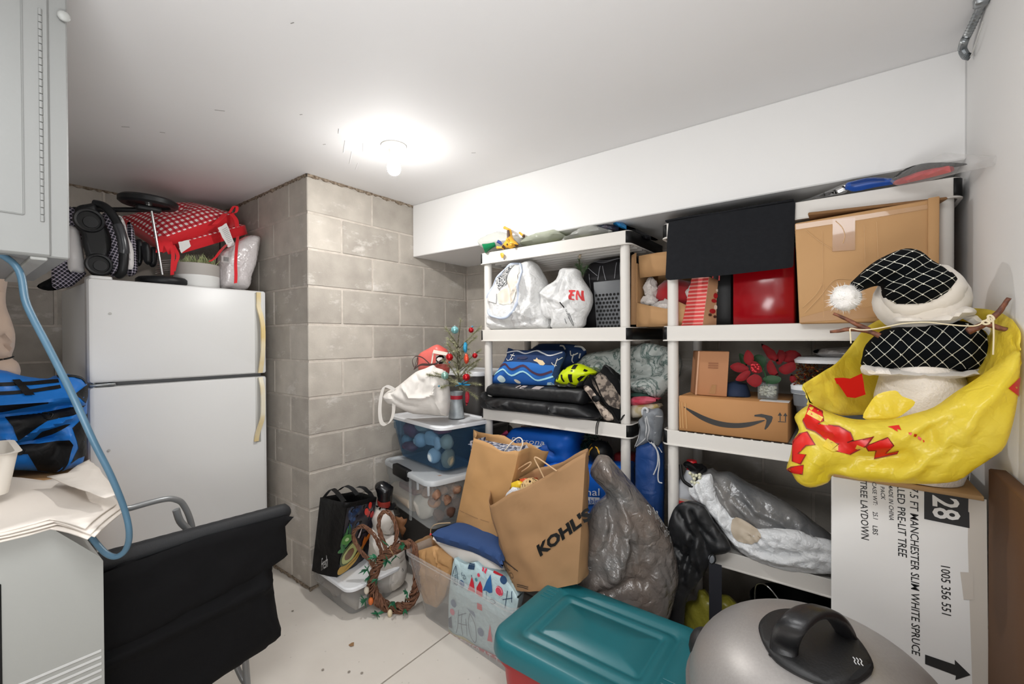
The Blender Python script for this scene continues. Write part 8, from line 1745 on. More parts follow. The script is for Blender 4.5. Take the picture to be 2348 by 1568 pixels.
SW = Puff([(-0.530,1.915,0.733),(-0.511,1.915,0.768),(-0.490,1.915,0.793),(-0.460,1.915,0.807),(-0.435,1.915,0.810),(-0.422,1.915,0.749),(-0.401,1.915,0.704),(-0.355,1.915,0.667),(-0.313,1.915,0.638),(-0.271,1.915,0.633),(-0.218,1.915,0.648),(-0.179,1.915,0.655),(-0.135,1.915,0.660),(-0.099,1.915,0.648),(-0.043,1.915,0.649),(-0.007,1.915,0.624),(-0.009,1.915,0.549),(-0.117,1.915,0.509),(-0.218,1.915,0.498),(-0.327,1.915,0.522),(-0.399,1.915,0.598),(-0.460,1.915,0.670),(-0.507,1.915,0.693)], 0.03, 0.05, 0.05, 0.0075, 0.014, 20, 6, [([(-0.407,1.915,0.597),(-0.327,1.915,0.563),(-0.218,1.915,0.540),(-0.099,1.915,0.554)], 0.012, 0.02), ([(-0.491,1.915,0.768),(-0.452,1.915,0.676),(-0.385,1.915,0.611)], 0.012, 0.018)] + fan((-0.483,1.915,0.769), (-0.313,1.915,0.488), (-0.012,1.915,0.650), 18, 0.007, 0.007, 3, 0.1) + fan((-0.012,1.915,0.601), (-0.370,1.915,0.599), (-0.271,1.915,0.501), 12, 0.006, 0.006, 7, 0.05), crisp=0.7)
ob('white_film', SW.mesh(), mat('silver_film', '#e4e6e8', 0.28, crinkle=(18, 0.5), subs=0.15), sbg, ang=0)
ob('tan_bundle', SW.decal([(-0.355,1.915,0.655),(-0.327,1.915,0.659),(-0.271,1.915,0.633),(-0.254,1.915,0.614),(-0.285,1.915,0.581),(-0.334,1.915,0.581),(-0.355,1.915,0.611)], 0.004, 0.01, 2), mat('tan_item', '#b3a592', 0.5), sbg)
bs_ = thing('bead_string', 'string of pale pearls with a black strap at the mouth of the silvery bag', 'beads')
rt = random.Random(5)
for k in range(14):
    ob('bead', ball(V3((-0.497,1.900,0.787)) + V3((rt.uniform(-.02, .02), rt.uniform(-.012, .01), rt.uniform(-.024, .022))), 0.0075, 10), mat('pearl', ('#c9c8ae', '#a3a88a')[k % 2], 0.2), bs_)
ob('strap', tube(spline([(-0.567,1.940,0.824), (-0.553,1.920,0.771), (-0.526,1.910,0.754), (-0.499,1.900,0.755), (-0.482,1.910,0.804), (-0.468,1.950,0.822), (-0.516,1.980,0.823), (-0.552,1.960,0.813)], 6), 0.007, 8), m_bkn, bs_)
ob('strap', rumple(ball((-0.520,1.980,0.814), 0.03, 14, (1.4, 1, 0.6)), 0.012, 30), m_bkn, bs_)
kb2 = thing('black_bag', 'black shiny bag with a hanging webbing strap leaning on the right unit', 'bag')
KB = Puff([(-0.590,1.840,0.568),(-0.579,1.840,0.625),(-0.558,1.840,0.674),(-0.518,1.840,0.705),(-0.448,1.840,0.700),(-0.413,1.840,0.646),(-0.352,1.840,0.569),(-0.370,1.840,0.536),(-0.416,1.840,0.511),(-0.439,1.840,0.449),(-0.480,1.840,0.371),(-0.515,1.840,0.302),(-0.527,1.840,0.175),(-0.532,1.840,-0.041),(-0.593,1.840,-0.070),(-0.601,1.840,0.145),(-0.596,1.840,0.399)] , 0.02, 0.07, 0.05, 0.009, 0.014, 11, 4, [([(-0.550,1.840,0.661),(-0.480,1.840,0.572),(-0.519,1.840,0.456)], 0.014, -0.02), ([(-0.559,1.840,0.510),(-0.488,1.840,0.465),(-0.421,1.840,0.312)], 0.012, -0.016)] + fan((-0.503,1.840,0.680), (-0.592,1.840,0.233), (-0.370,1.840,0.548), 12, 0.010, 0.010, 2, 0.05), crisp=0.7)
ob('body', KB.mesh(), m_vin, kb2)
ob('strap', ribbon([(-0.397,1.800,0.506),(-0.397,1.800,0.402),(-0.397,1.800,0.221),(-0.399,1.800,0.047)], 0.045, (1, 0, 0), 0.003), mat('webbing_navy', '#14161f', 0.7), kb2)
ob('buckle', tube(spline([(-0.411,1.800,0.535),(-0.400,1.800,0.535),(-0.397,1.800,0.517),(-0.407,1.800,0.503),(-0.420,1.800,0.507)], 4, True), 0.003, 6, True), m_blk, kb2)
ob('tag', Puff([(-0.422,1.800,0.525),(-0.407,1.800,0.537),(-0.400,1.800,0.512),(-0.411,1.800,0.494),(-0.420,1.800,0.499)], 0.003, 0.003, res=0.008).mesh(), m_slv, kb2)
soft('plastic_bag', 'dull yellow-green plastic bag on the bottom shelf behind the strap', 'bag', [(-0.556,1.970,0.212),(-0.514,1.970,0.236),(-0.500,1.970,0.291),(-0.474,1.970,0.287),(-0.456,1.970,0.269),(-0.396,1.970,0.299),(-0.350,1.970,0.266),(-0.340,1.970,0.229),(-0.337,1.970,0.018),(-0.475,1.970,-0.096),(-0.548,1.970,-0.061),(-0.561,1.970,0.092)], mat('olive_film', '#a29c3c', 0.3, subs=0.25, crinkle=(12, 0.5)), 0.04, 0.10, 0.010, 10, part='film', crisp=0.5)
pn = thing('frying_pan', 'black pan with a thin wire handle on the bottom shelf behind the grill', 'pan')
ob('bowl', lathe([(0, 0.0), (0.10, 0.0), (0.15, 0.12), (0.16, 0.2), (0.155, 0.2), (0.145, 0.12), (0.095, 0.006), (0, 0.006)], (-0.17, 2.13, 0.071), 28), m_blk, pn)
ob('wire_handle', tube(spline([(-0.3, 2.05, 0.27), (-0.29, 2.02, 0.36), (-0.25, 2.0, 0.38), (-0.2, 1.99, 0.33), (-0.18, 1.98, 0.27)], 5), 0.003, 6), m_chr, pn)
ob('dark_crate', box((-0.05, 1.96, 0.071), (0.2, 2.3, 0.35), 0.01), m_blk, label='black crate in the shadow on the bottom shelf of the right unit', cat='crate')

# ================================================================ white carton, snowman in the yellow bag
wbx = thing('tree_box', 'tall white carton printed with black lettering, standing by the right wall', 'box')
m_wcard = mat('white_carton', '#d6d4d1', 0.6, var=(4, '#dbd9d6', 0.3), bump=(60, 0.04))
m_wk = mat('kraft_inside', '#b08d62', 0.8, bump=(60, 0.1))
WY, WX0, WX1, WZ = 1.50, -0.032, 0.256, 0.985
ob('carton', hexa([(WX0, WY, 0), (WX1, WY, 0), (WX1, 1.87, 0), (WX0, 1.87, 0), (WX0, WY, WZ), (WX1, WY, WZ), (WX1, 1.87, WZ), (WX0, 1.87, WZ)], 0.005), m_wcard, wbx)
ob('top_flap', rumple(hexa([(WX0 + 0.004, WY + 0.002, WZ - 0.002), (WX1 + 0.006, WY - 0.006, WZ - 0.004), (WX1, 1.87, WZ), (WX0, 1.87, WZ), (WX0 + 0.004, WY + 0.002, WZ + 0.005), (WX1 + 0.006, WY - 0.006, WZ + 0.008), (WX1, 1.87, WZ + 0.006), (WX0, 1.87, WZ + 0.005)], 0.001, 1), 0.003, 20), m_wk, wbx)
def wtext(s, pts): ob('lettering', face_to(([v - V3((0, 0.0008, 0)) for v in fit_text(s, [V3(p) for p in pts], 0, bold=0.008, shear=0.12)[0]], fit_text(s, [V3(p) for p in pts], 0, bold=0.008, shear=0.12)[1]), (0.1, -50, 1)), m_blk2, wbx)
m_blk2 = mat('print_black', '#1d1c1c', 0.6)
wtext('7.5 FT MANCHESTER SLIM WHITE SPRUCE', [(0.130,1.500,0.986),(0.134,1.500,0.561),(0.150,1.500,0.563),(0.146,1.500,0.987)])
wtext('LLED PRE-LIT TREE', [(0.106,1.500,0.988),(0.108,1.500,0.804),(0.125,1.500,0.805),(0.120,1.500,0.990)])
wtext('MADE IN CHINA', [(0.089,1.500,0.987),(0.090,1.500,0.894),(0.100,1.500,0.893),(0.097,1.500,0.987)])
wtext('1 PACK', [(0.072,1.500,0.986),(0.074,1.500,0.945),(0.083,1.500,0.944),(0.080,1.500,0.987)])
wtext('CASE WT:', [(0.056,1.500,0.986),(0.058,1.500,0.926),(0.067,1.500,0.926),(0.064,1.500,0.987)])
wtext('25.1', [(0.057,1.500,0.908),(0.058,1.500,0.889),(0.068,1.500,0.889),(0.067,1.500,0.909)])
wtext('LBS', [(0.057,1.500,0.871),(0.057,1.500,0.847),(0.068,1.500,0.848),(0.067,1.500,0.872)])
wtext('TREE LAYDOWN', [(0.031,1.500,0.984),(0.033,1.500,0.828),(0.050,1.500,0.829),(0.045,1.500,0.986)])
wtext('1005 356 551', [(0.187,1.500,0.805),(0.189,1.500,0.684),(0.206,1.500,0.686),(0.204,1.500,0.808)])
ob('black_square', plate([(0.157,1.500,0.988),(0.236,1.500,0.985),(0.237,1.500,0.910),(0.157,1.499,0.913)], P3n, 0.0006), m_blk2, wbx)
V, F = fit_text('28', [(0.171,1.498,0.977),(0.172,1.498,0.920),(0.222,1.498,0.923),(0.219,1.499,0.975)], 0, bold=0.02)
ob('lettering', face_to((V, F), (0.1, -50, 1)), m_wcard, wbx)
ob('arrow', plate([(0.159,1.499,0.572),(0.212,1.499,0.570),(0.212,1.499,0.582),(0.239,1.499,0.557),(0.213,1.499,0.533),(0.214,1.499,0.544),(0.159,1.499,0.548)], P3n, 0.0006), m_blk2, wbx)
m_tpb = mat('beige_tape', '#b8b0a6', 0.35)
ob('tape', plate([V3(p) for p in [(0.235,1.500,0.985),(0.265,1.500,0.985),(0.269,1.500,0.547),(0.242,1.500,0.534),(0.237,1.500,0.738),(0.234,1.500,0.875)]], P3n, 0.0006), m_tpb, wbx)
ob('tape', plate([(0.221,1.499,0.800),(0.243,1.499,0.805),(0.244,1.499,0.740),(0.227,1.499,0.735)], P3n, 0.0008), m_tpb, wbx)
tapeedge = [(WX1 + 0.004 + 0.006 * abs(noise.noise(V3((0, 0, k * 0.7)))), WY + 0.01, 0.955 - 0.0155 * k) for k in range(60)]
ob('loose_tape', ribbon(tapeedge, 0.02, (0.8, 0.5, 0), 0.001), mat_clear('clear_tape', '#f5f2ec', 0.25, 0.15, '#d9d4cc'), wbx)
ob('flattened_carton', box((0.266, 0.75, 0.0), (0.296, 1.49, 1.062), 0.003), mat('brown_panel', '#54330f', 0.8, var=(2, '#5f3a14', 0.3)), label='tall brown cardboard panel flat against the white right wall', cat='cardboard')

# --- yellow bag
yb = thing('plastic_bag', 'bright yellow plastic bag with red block printing on the white carton', 'bag')
m_ybag = mat('yellow_film', '#f3de38', 0.3, var=(4, '#f5e468', 0.25), subs=0.5, crinkle=(12, 0.4))
YB_ = Puff([(-0.091,1.375,1.248),(-0.079,1.375,1.220),(-0.067,1.375,1.197),(-0.030,1.375,1.179),(0.009,1.375,1.168),(0.049,1.375,1.169),(0.088,1.375,1.175),(0.124,1.375,1.191),(0.160,1.375,1.210),(0.193,1.375,1.245),(0.226,1.375,1.277),(0.259,1.375,1.312),(0.289,1.375,1.343),(0.291,1.375,1.297),(0.285,1.375,1.214),(0.271,1.375,1.139),(0.251,1.375,1.109),(0.226,1.375,1.081),(0.198,1.375,1.049),(0.148,1.375,1.032),(0.088,1.375,1.023),(0.025,1.375,1.018),(-0.022,1.375,1.023),(-0.036,1.375,0.999),(-0.073,1.375,0.979),(-0.101,1.375,0.988),(-0.115,1.375,1.012),(-0.126,1.375,1.018),(-0.117,1.375,1.058),(-0.111,1.375,1.096),(-0.098,1.375,1.127),(-0.108,1.375,1.159),(-0.092,1.375,1.182),(-0.076,1.375,1.201)], 0.05, 0.05, 0.09, 0.0075, 0.015, 10, 3,
            [([(-0.108,1.375,1.159),(-0.047,1.375,1.119),(0.036,1.375,1.082),(0.112,1.375,1.100)], 0.02, -0.02), ([(-0.033,1.375,1.021),(0.025,1.375,1.073),(0.100,1.375,1.092)], 0.02, -0.014), ([(0.093,1.375,1.024),(0.124,1.375,1.076),(0.160,1.375,1.107)], 0.014, 0.016), ([(0.148,1.375,1.160),(0.160,1.375,1.107),(0.148,1.375,1.080)], 0.016, -0.016), ([(-0.089,1.375,1.245),(-0.065,1.375,1.199),(0.009,1.375,1.168)], 0.012, 0.02), ([(0.036,1.375,1.150),(0.112,1.375,1.165),(0.204,1.375,1.231),(0.277,1.375,1.308)], 0.016, 0.012)] + fan((0.290,1.375,1.335), (0.009,1.375,1.164), (0.160,1.375,1.041), 14, 0.010, 0.006, 3, 0.05) + fan((-0.086,1.375,1.223), (-0.033,1.375,1.025), (0.112,1.375,1.159), 12, 0.009, 0.006, 5, 0.05) + fan((0.132,1.375,1.064), (0.112,1.375,1.032), (0.226,1.375,1.172), 8, 0.008, 0.006, 9, 0.02), crisp=0.75)
ob('front_film', YB_.mesh(), m_ybag, yb, ang=0)
lip = spline([(-0.091,1.400,1.245), (-0.050,1.460,1.276), (-0.021,1.540,1.297), (0.004,1.620,1.331), (0.051,1.700,1.401), (0.110,1.730,1.434), (0.170,1.720,1.437), (0.225,1.700,1.444), (0.269,1.640,1.444), (0.287,1.540,1.430), (0.294,1.450,1.408), (0.293,1.385,1.375), (0.290,1.370,1.341)], 5)
low = spline([(-0.078,1.400,1.188), (-0.041,1.440,1.168), (-0.005,1.480,1.166), (0.029,1.560,1.158), (0.073,1.620,1.154), (0.121,1.660,1.153), (0.164,1.660,1.177), (0.204,1.640,1.183), (0.235,1.580,1.211), (0.251,1.500,1.234), (0.261,1.430,1.248), (0.274,1.390,1.265), (0.284,1.370,1.285)], 5)
n_ = len(lip) - 1
def bk(u, v):
    i = min(n_ - 1, int(u * n_)); f_ = u * n_ - i
    a, b = lip[i].lerp(lip[i + 1], f_), low[i].lerp(low[i + 1], f_)
    return a.lerp(b, v) + noise.noise_vector(V3((u * 9, v * 3, 2))) * 0.012 * min(1, 5 * v) + V3((0, -1, 0)) * 0.016 * crumple((u * 1.1, v * 0.25, 3), 9, 4)
ob('back_film', grid(bk, 90, 16), m_ybag, yb, solid=0.001)
ob('inner_fold', Puff([(0.034,1.390,1.170),(0.047,1.390,1.207),(0.063,1.390,1.231),(0.094,1.390,1.242),(0.107,1.390,1.229),(0.130,1.390,1.217),(0.113,1.390,1.191),(0.091,1.390,1.173),(0.063,1.390,1.168)], 0.004, 0.006, res=0.005, wr=0.016, ws=15, crisp=0.9).mesh(), m_ybag, yb)
m_yred = mat('red_block_print', '#c4180e', 0.35); m_ydk = mat('dark_red_outline', '#7d1710', 0.5)
letters = [[(-0.088,1.375,1.154),(-0.073,1.375,1.199),(-0.047,1.375,1.183),(-0.044,1.375,1.162),(-0.055,1.375,1.153),(-0.013,1.375,1.152),(0.009,1.375,1.140),(0.015,1.375,1.123),(0.003,1.375,1.114),(0.036,1.375,1.129),(0.052,1.375,1.138),(0.039,1.375,1.113),(0.009,1.375,1.084),(-0.027,1.375,1.093),(-0.013,1.375,1.108),(-0.033,1.375,1.110),(-0.062,1.375,1.131),(-0.080,1.375,1.136)], [(0.038,1.375,1.112),(0.078,1.375,1.137),(0.088,1.375,1.120),(0.075,1.375,1.095),(0.098,1.375,1.105),(0.095,1.375,1.097),(0.054,1.375,1.080),(0.057,1.375,1.102),(0.043,1.375,1.100)], [(-0.111,1.375,1.096),(-0.095,1.375,1.120),(-0.079,1.375,1.128),(-0.061,1.375,1.101),(-0.080,1.375,1.096),(-0.098,1.375,1.071),(-0.080,1.375,1.074),(-0.092,1.375,1.047),(-0.111,1.375,1.047)], [(-0.123,1.375,1.020),(-0.113,1.375,1.032),(-0.085,1.375,1.046),(-0.088,1.375,1.021),(-0.116,1.375,1.013)], [(0.267,1.375,1.263),(0.287,1.375,1.285),(0.290,1.375,1.285),(0.289,1.375,1.243),(0.285,1.375,1.247)]]
small = [[(0.078,1.375,1.161),(0.098,1.375,1.167),(0.101,1.375,1.158),(0.094,1.375,1.159),(0.095,1.375,1.153),(0.085,1.375,1.159)], [(0.112,1.375,1.155),(0.118,1.375,1.156),(0.117,1.375,1.150),(0.114,1.375,1.151)], [(0.122,1.375,1.154),(0.128,1.375,1.151),(0.126,1.375,1.144),(0.121,1.375,1.147)], [(0.130,1.375,1.147),(0.136,1.375,1.142),(0.134,1.375,1.137),(0.129,1.375,1.141)], [(0.137,1.375,1.140),(0.141,1.375,1.137),(0.139,1.375,1.133)]]
for pl in letters + small:
    ob('red_print', YB_.decal(pl, 0.003, 0.010), m_yred, yb)
for pl in letters[:4]:
    ob('print_outline', YB_.stroke(list(pl) + [pl[0]], 0.003, 0.004, 0), m_ydk, yb)
for pl in ([(-0.077,1.375,1.180),(-0.047,1.375,1.165)], [(-0.039,1.375,1.113),(-0.019,1.375,1.101),(-0.024,1.375,1.095),(-0.042,1.375,1.105)], [(0.020,1.375,1.107),(0.036,1.375,1.102)]):
    ob('yellow_gap', YB_.stroke(pl, 0.012, 0.005, 2), m_ybag, yb)
ib = polygon([(-0.034,1.500,1.248),(-0.022,1.500,1.259),(-0.005,1.500,1.261),(0.010,1.500,1.259),(0.035,1.500,1.272),(0.039,1.500,1.249),(0.042,1.500,1.218),(0.019,1.500,1.206),(0.001,1.500,1.207),(-0.008,1.500,1.225),(-0.017,1.500,1.242)], 0.02)
m_yrm = mat('red_print_matte', '#a81309', 0.8, spec=0.1)
ob('red_print', rumple(ib, 0.004, 15), m_yrm, yb)
ob('red_print', rumple(polygon([(0.291,1.550,1.376),(0.305,1.550,1.371),(0.316,1.550,1.370),(0.314,1.550,1.353),(0.310,1.550,1.349),(0.301,1.550,1.360)], 0.02), 0.004, 15), m_yrm, yb)

# --- snowman
sm = thing('plush_snowman', 'plush snowman seen from behind in a black netted hat and cape', 'snowman')
m_sfur = mat('cream_fur', '#ddd5cc', 0.95, bump=(140, 0.8), sheen=0.4); m_felt = mat('cream_felt', '#dbd3c8', 0.9, bump=(90, 0.2), sheen=0.3)
m_vel = mat('black_velvet', '#05080b', 0.9, bump=(60, 0.1), spec=0.1); m_net = mat('silver_net', '#b9b8ac', 0.35)
sc_ = V3((0.160,1.590,1.241))
ob('body', rumple(lathe([(0, 0.995), (0.08, 0.995), (0.09, 1.03), (0.098, 1.09), (0.10, 1.16), (0.097, 1.21), (0.085, 1.26), (0.07, 1.30), (0, 1.32)], (sc_.x, sc_.y, 0), 28), 0.004, 12), m_sfur, sm)
def net(p, part, sp, a_deg, m=m_net):
    lo, hi = p.P.min(0), p.P.max(0); c = (lo + hi) / 2; L_ = max(hi - lo); VF = []; dots = []
    for sgn in (1, -1):
        a = R(a_deg * sgn); d = np.array((math.cos(a), math.sin(a))); nn = np.array((-d[1], d[0]))
        for k in range(-int(L_ / sp), int(L_ / sp) + 1):
            t = np.linspace(-L_, L_, 110); Q = c + nn * k * sp + d * t[:, None]
            Q = Q + np.array([(0.0035 * noise.noise(V3((x * 20, y * 20, sgn))), 0.0035 * noise.noise(V3((x * 20, y * 20, 5 + sgn)))) for x, y in Q])
            I = inside(Q, p.P) & (seg_dist(Q, p.A, p.B) > 0.004)
            run = []
            for q, i in list(zip(Q, I)) + [((0, 0), False)]:
                if i: run.append(p.c + p.u * float(q[0]) + p.v * float(q[1]))
                else:
                    if len(run) > 3: VF.append(p.stroke(run, 0.0013, 0.0015, 0))
                    run = []
    ob('net', join(*VF), m, part, kind='stuff')
    a = R(a_deg); M_ = np.array(((math.cos(a), math.cos(a)), (math.sin(a), -math.sin(a)))); n1 = np.array((-math.sin(a), math.cos(a))); n2 = np.array((math.sin(a), math.cos(a)))
    A_ = np.linalg.inv(np.array((n1, n2))); D_ = []
    for i in range(-20, 21):
        for j in range(-20, 21):
            q = c + A_ @ np.array((i * sp, j * sp))
            if inside(q[None], p.P)[0] and seg_dist(q[None], p.A, p.B)[0] > 0.006: D_.append(p.at(q, float(p.h(q[None])[0]) + 0.0015))
    ob('sequin', join(*[ball(q, 0.0024, 6) for q in D_]), mat('sequin_silver', '#c9c6b8', 0.2, 0.4), part, kind='stuff')
CP = Puff([(0.038,1.560,1.288),(0.037,1.560,1.317),(0.045,1.560,1.350),(0.076,1.560,1.386),(0.105,1.560,1.395),(0.154,1.560,1.403),(0.206,1.560,1.406),(0.234,1.560,1.409),(0.268,1.560,1.387),(0.284,1.560,1.346),(0.281,1.560,1.319),(0.268,1.560,1.298),(0.256,1.560,1.287),(0.207,1.560,1.281),(0.154,1.560,1.278),(0.094,1.560,1.282)], 0.085, 0.10, 0.12, 0.012, 0.004, 8, 3, [([(0.099,1.560,1.390),(0.116,1.560,1.334),(0.111,1.560,1.285)], 0.012, 0.008), ([(0.226,1.560,1.402),(0.239,1.560,1.346),(0.232,1.560,1.286)], 0.012, 0.008)])
cape = ob('cape', CP.mesh(), m_vel, sm); net(CP, cape, 0.024, 50)
HM = Puff([(0.036,1.530,1.292),(0.063,1.530,1.290),(0.092,1.530,1.286),(0.151,1.530,1.282),(0.203,1.530,1.283),(0.251,1.530,1.291),(0.275,1.530,1.318),(0.277,1.530,1.305),(0.263,1.530,1.286),(0.249,1.530,1.275),(0.203,1.530,1.263),(0.151,1.530,1.264),(0.083,1.530,1.266),(0.040,1.530,1.269)], 0.05, 0.09, 0.02, 0.009, 0.004, 40, 2)
ob('fur_hem', rumple(HM.mesh(), 0.004, 60), m_sfur, cape)
ob('scarf', Puff([(0.102,1.545,1.404),(0.102,1.545,1.425),(0.126,1.545,1.429),(0.166,1.545,1.423),(0.199,1.545,1.430),(0.229,1.545,1.446),(0.252,1.545,1.438),(0.254,1.545,1.425),(0.232,1.545,1.415),(0.202,1.545,1.399),(0.153,1.545,1.398),(0.126,1.545,1.400)], 0.05, 0.06, 0.03, 0.010, 0.006, 18, 4, sm=3).mesh(), m_felt, sm)
ob('scarf_tail', Puff([(0.227,1.545,1.422),(0.253,1.545,1.423),(0.263,1.545,1.412),(0.291,1.545,1.376),(0.298,1.545,1.340),(0.291,1.545,1.326),(0.281,1.545,1.353),(0.270,1.545,1.383),(0.239,1.545,1.408)], 0.02, 0.02, 0.02, 0.010, 0.004, 18, 5).mesh(), m_felt, sm)
ob('head', ball(V3((0.158,1.600,1.468)), 0.10, 24, (1, 1, 0.9)), m_felt, sm)
BR = Puff([(0.072,1.555,1.491),(0.076,1.555,1.463),(0.090,1.555,1.435),(0.123,1.555,1.414),(0.159,1.555,1.414),(0.206,1.555,1.430),(0.230,1.555,1.455),(0.242,1.555,1.487),(0.238,1.555,1.512),(0.221,1.555,1.536),(0.193,1.555,1.555),(0.110,1.555,1.541),(0.076,1.555,1.513)], 0.058, 0.10, 0.05, 0.010, 0.002, 9, 2)
ob('hat_brim', BR.mesh(), m_felt, sm)
HT = Puff([(0.009,1.535,1.515),(0.019,1.535,1.530),(0.054,1.535,1.567),(0.089,1.535,1.589),(0.125,1.535,1.601),(0.154,1.535,1.590),(0.173,1.535,1.567),(0.203,1.535,1.539),(0.218,1.535,1.521),(0.220,1.535,1.506),(0.203,1.535,1.475),(0.173,1.535,1.452),(0.141,1.535,1.444),(0.109,1.535,1.449),(0.089,1.535,1.461),(0.077,1.535,1.482),(0.074,1.535,1.506),(0.054,1.535,1.505),(0.029,1.535,1.494),(0.018,1.535,1.494)], 0.092, 0.08, 0.075, 0.009, 0.005, 12, 5, [([(0.078,1.535,1.511),(0.109,1.535,1.522),(0.141,1.535,1.523),(0.173,1.535,1.554)], 0.014, -0.02), ([(0.115,1.535,1.495),(0.135,1.535,1.515),(0.157,1.535,1.526)], 0.012, 0.014)])
hat = ob('hat', HT.mesh(), m_vel, sm); net(HT, hat, 0.020, 35)
VF = []; rt = random.Random(3); pc0 = V3((-0.001,1.500,1.477))
for k in range(500):
    d = V3((rt.gauss(0, 1), rt.gauss(0, 1), rt.gauss(0, 1))).normalized(); w = d.orthogonal().normalized() * 0.0012
    p, e = pc0 + d * 0.026, pc0 + (d + V3((rt.uniform(-.2, .2), 0, rt.uniform(-.2, .2)))) * rt.uniform(0.036, 0.044)
    VF.append(([p - w, p + w, e], [(0, 1, 2)]))
pom = ob('pompom', rumple(ball(pc0, 0.034, 24), 0.006, 60), mat('white_pompom', '#e6e2dd', 0.8, bump=(120, 0.6)), hat)
ob('tuft', join(*VF), mat('white_tuft', '#ece9e5', 0.5), hat, smooth=False, kind='stuff')
m_stick = mat('twig_brown', '#4f2a1b', 0.6, var=(70, '#7d4a30', 0.12), bump=(120, 0.5))
for pl, r_ in (([(0.069,1.460,1.373),(0.044,1.460,1.386),(0.010,1.460,1.391),(-0.014,1.460,1.387),(-0.034,1.460,1.385)], 0.0065), ([(0.049,1.460,1.388),(0.027,1.460,1.401),(0.010,1.460,1.412),(-0.008,1.460,1.424),(-0.026,1.460,1.434)], 0.0062), ([(0.226,1.455,1.382),(0.243,1.455,1.392),(0.256,1.455,1.402),(0.274,1.455,1.423),(0.282,1.455,1.439),(0.291,1.455,1.456)], 0.0085), ([(0.255,1.450,1.399),(0.273,1.450,1.390),(0.290,1.450,1.384),(0.300,1.450,1.379)], 0.006)):
    ob('twig_arm', rumple(tube(spline(pl, 5), [r_ * (1 - 0.02 * k) for k in range(5 * (len(pl) - 1) + 1)], 8), 0.001, 60), m_stick, sm)
m_str = mat('cream_string', '#d3c6a8', 0.8)
ob('string', tube(spline([(0.011,1.445,1.354),(0.010,1.445,1.375),(0.009,1.445,1.391),(0.014,1.445,1.393),(0.029,1.445,1.389),(0.054,1.445,1.390),(0.087,1.445,1.397),(0.113,1.445,1.403),(0.155,1.445,1.405),(0.191,1.445,1.399),(0.221,1.445,1.395),(0.241,1.445,1.396),(0.259,1.445,1.412),(0.263,1.445,1.406)], 5), 0.0016, 6), m_str, sm)
ob('string', tube(spline([(0.264,1.440,1.406),(0.265,1.440,1.370),(0.264,1.440,1.329)], 4), 0.0016, 6), m_str, sm)
for pl in ([(0.248,1.445,1.403),(0.254,1.445,1.406),(0.259,1.445,1.400),(0.252,1.445,1.398)], [(0.257,1.445,1.416),(0.262,1.445,1.417),(0.266,1.445,1.409),(0.260,1.445,1.404)]):
    ob('knot', tube(spline(pl, 4, True), 0.0025, 6, True), m_str, sm)

# ================================================================ dome grill in the foreground
gr = thing('dome_grill', 'silver dome-lidded grill with a black top handle in the right foreground', 'grill')
GCx, GCy, GCz, GA, GH = -0.05, 1.105, 0.595, 0.245, 0.168
m_silv = mat('silver_lacquer', '#94908d', 0.42, 0.5, var=(200, '#9d9996', 0.3), bump=(300, 0.03))
m_gblk = mat('grill_black', '#121213', 0.55, bump=(220, 0.15))
ob('dome', lathe([(0.252, 0.585), (0.252, 0.60)] + [(GA * math.cos(t) ** 0.8, GCz + GH * math.sin(t)) for t in (math.pi / 2 * k / 20 for k in range(20))] + [(0, GCz + GH)], (GCx, GCy, 0), 56), m_silv, gr)
ob('bowl', lathe([(0, 0.40), (0.12, 0.41), (0.21, 0.48), (0.25, 0.575), (0.25, 0.585), (0, 0.585)], (GCx, GCy, 0), 40), m_gblk, gr)
ob('pedestal', lathe([(0, 0), (0.2, 0), (0.2, 0.02), (0.05, 0.05), (0.035, 0.2), (0.05, 0.41), (0, 0.41)], (GCx, GCy, 0), 32), m_gblk, gr)
def gsurf(x, y):
    r_ = min(0.999, (math.hypot(x - GCx, y - GCy) / GA) ** 1.25)
    return GCz + GH * math.sqrt(max(0, 1 - r_ ** 2))
P_ = polygon(spline([(-0.145,1.058,0.770),(-0.133,1.098,0.770),(-0.112,1.126,0.770),(-0.084,1.143,0.770),(-0.048,1.148,0.770),(-0.011,1.141,0.770),(0.019,1.108,0.770),(0.040,1.051,0.770),(0.032,1.018,0.770),(0.007,0.982,0.770),(-0.020,0.964,0.770),(-0.051,0.960,0.770),(-0.085,0.966,0.770),(-0.114,0.982,0.770),(-0.139,1.022,0.770)], 4, True), 0.012)
ob('top_plate', ([V3((v.x, v.y, max(gsurf(v.x, v.y), GCz + 0.05) + 0.006)) for v in P_[0]], P_[1]), m_gblk, gr, solid=0.010)
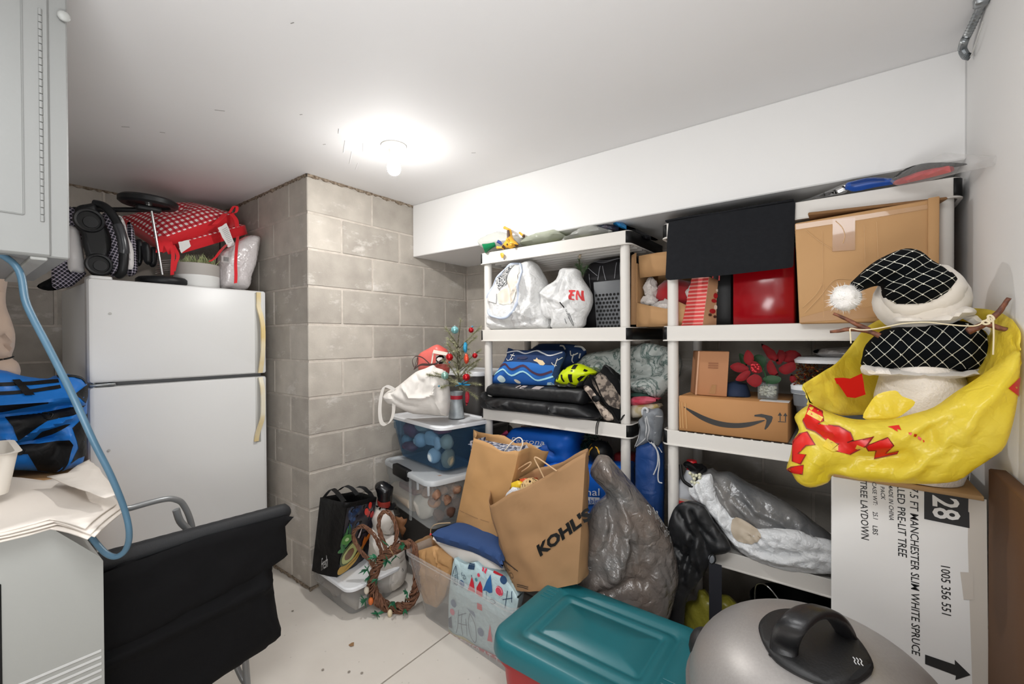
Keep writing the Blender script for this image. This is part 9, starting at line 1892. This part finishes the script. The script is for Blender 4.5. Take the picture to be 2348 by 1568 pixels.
def gz(p, h): return V3((p[0], p[1], gsurf(p[0], p[1]) + h))
hpts = [gz((-0.097,0.989,0.760), -0.004), gz((-0.094,0.996,0.780), 0.03), V3((-0.078,0.937,0.845)), V3((-0.058,0.968,0.860)), V3((-0.038,1.002,0.855)), V3((-0.017,1.036,0.835)), gz((-0.002,1.099,0.790), 0.02), gz((0.005,1.103,0.780), -0.004)]
hax = V3((-0.077,0.995,0.760)) - V3((-0.112,1.000,0.760))
hs = spline(hpts, 8); hw = hax.normalized()
V, F = [], []
for i, p in enumerate(hs):
    t = (hs[min(i + 1, len(hs) - 1)] - hs[max(i - 1, 0)]).normalized(); nn = t.cross(hw).normalized()
    for k in range(12):
        a = 2 * math.pi * k / 12; V.append(p + hw * math.copysign(abs(math.cos(a)) ** 0.7, math.cos(a)) * (0.025 - 0.008 * i / len(hs)) + nn * math.sin(a) * 0.010)
F = [(i * 12 + k, i * 12 + (k + 1) % 12, i * 12 + 12 + (k + 1) % 12, i * 12 + 12 + k) for i in range(len(hs) - 1) for k in range(12)] + [tuple(range(12))[::-1], tuple(len(V) - 12 + k for k in range(12))]
ob('handle', (V, F), mat('handle_black', '#151517', 0.4, bump=(250, 0.1)), gr)
V, F = polygon([(0.006,0.984,0.770),(0.008,0.994,0.770),(0.021,1.022,0.770),(0.038,1.046,0.770),(0.038,1.041,0.770),(0.029,1.017,0.770),(0.017,0.995,0.770)], 0.02)
ob('vent_slot', ([V3((v.x, v.y, gsurf(v.x, v.y) + 0.0125)) for v in V], F), mat('hole_black', '#060607', 0.9), gr)
for k in range(3):
    L_ = [(0.011,1.040,0.770), (0.014,1.036,0.770), (0.013,1.030,0.770), (0.016,1.026,0.770)]
    ob('heat_mark', tube(spline([gz(V3(p) + V3((0.005 * k, 0.002 * k, 0)), 0.012) for p in L_], 4), 0.0009, 5), m_wpr, gr)
ob('side_lug', ball((GCx - 0.235, GCy + 0.05, 0.60), 0.035, 16, (0.9, 1.2, 1.2)), m_gblk, gr)

finish()
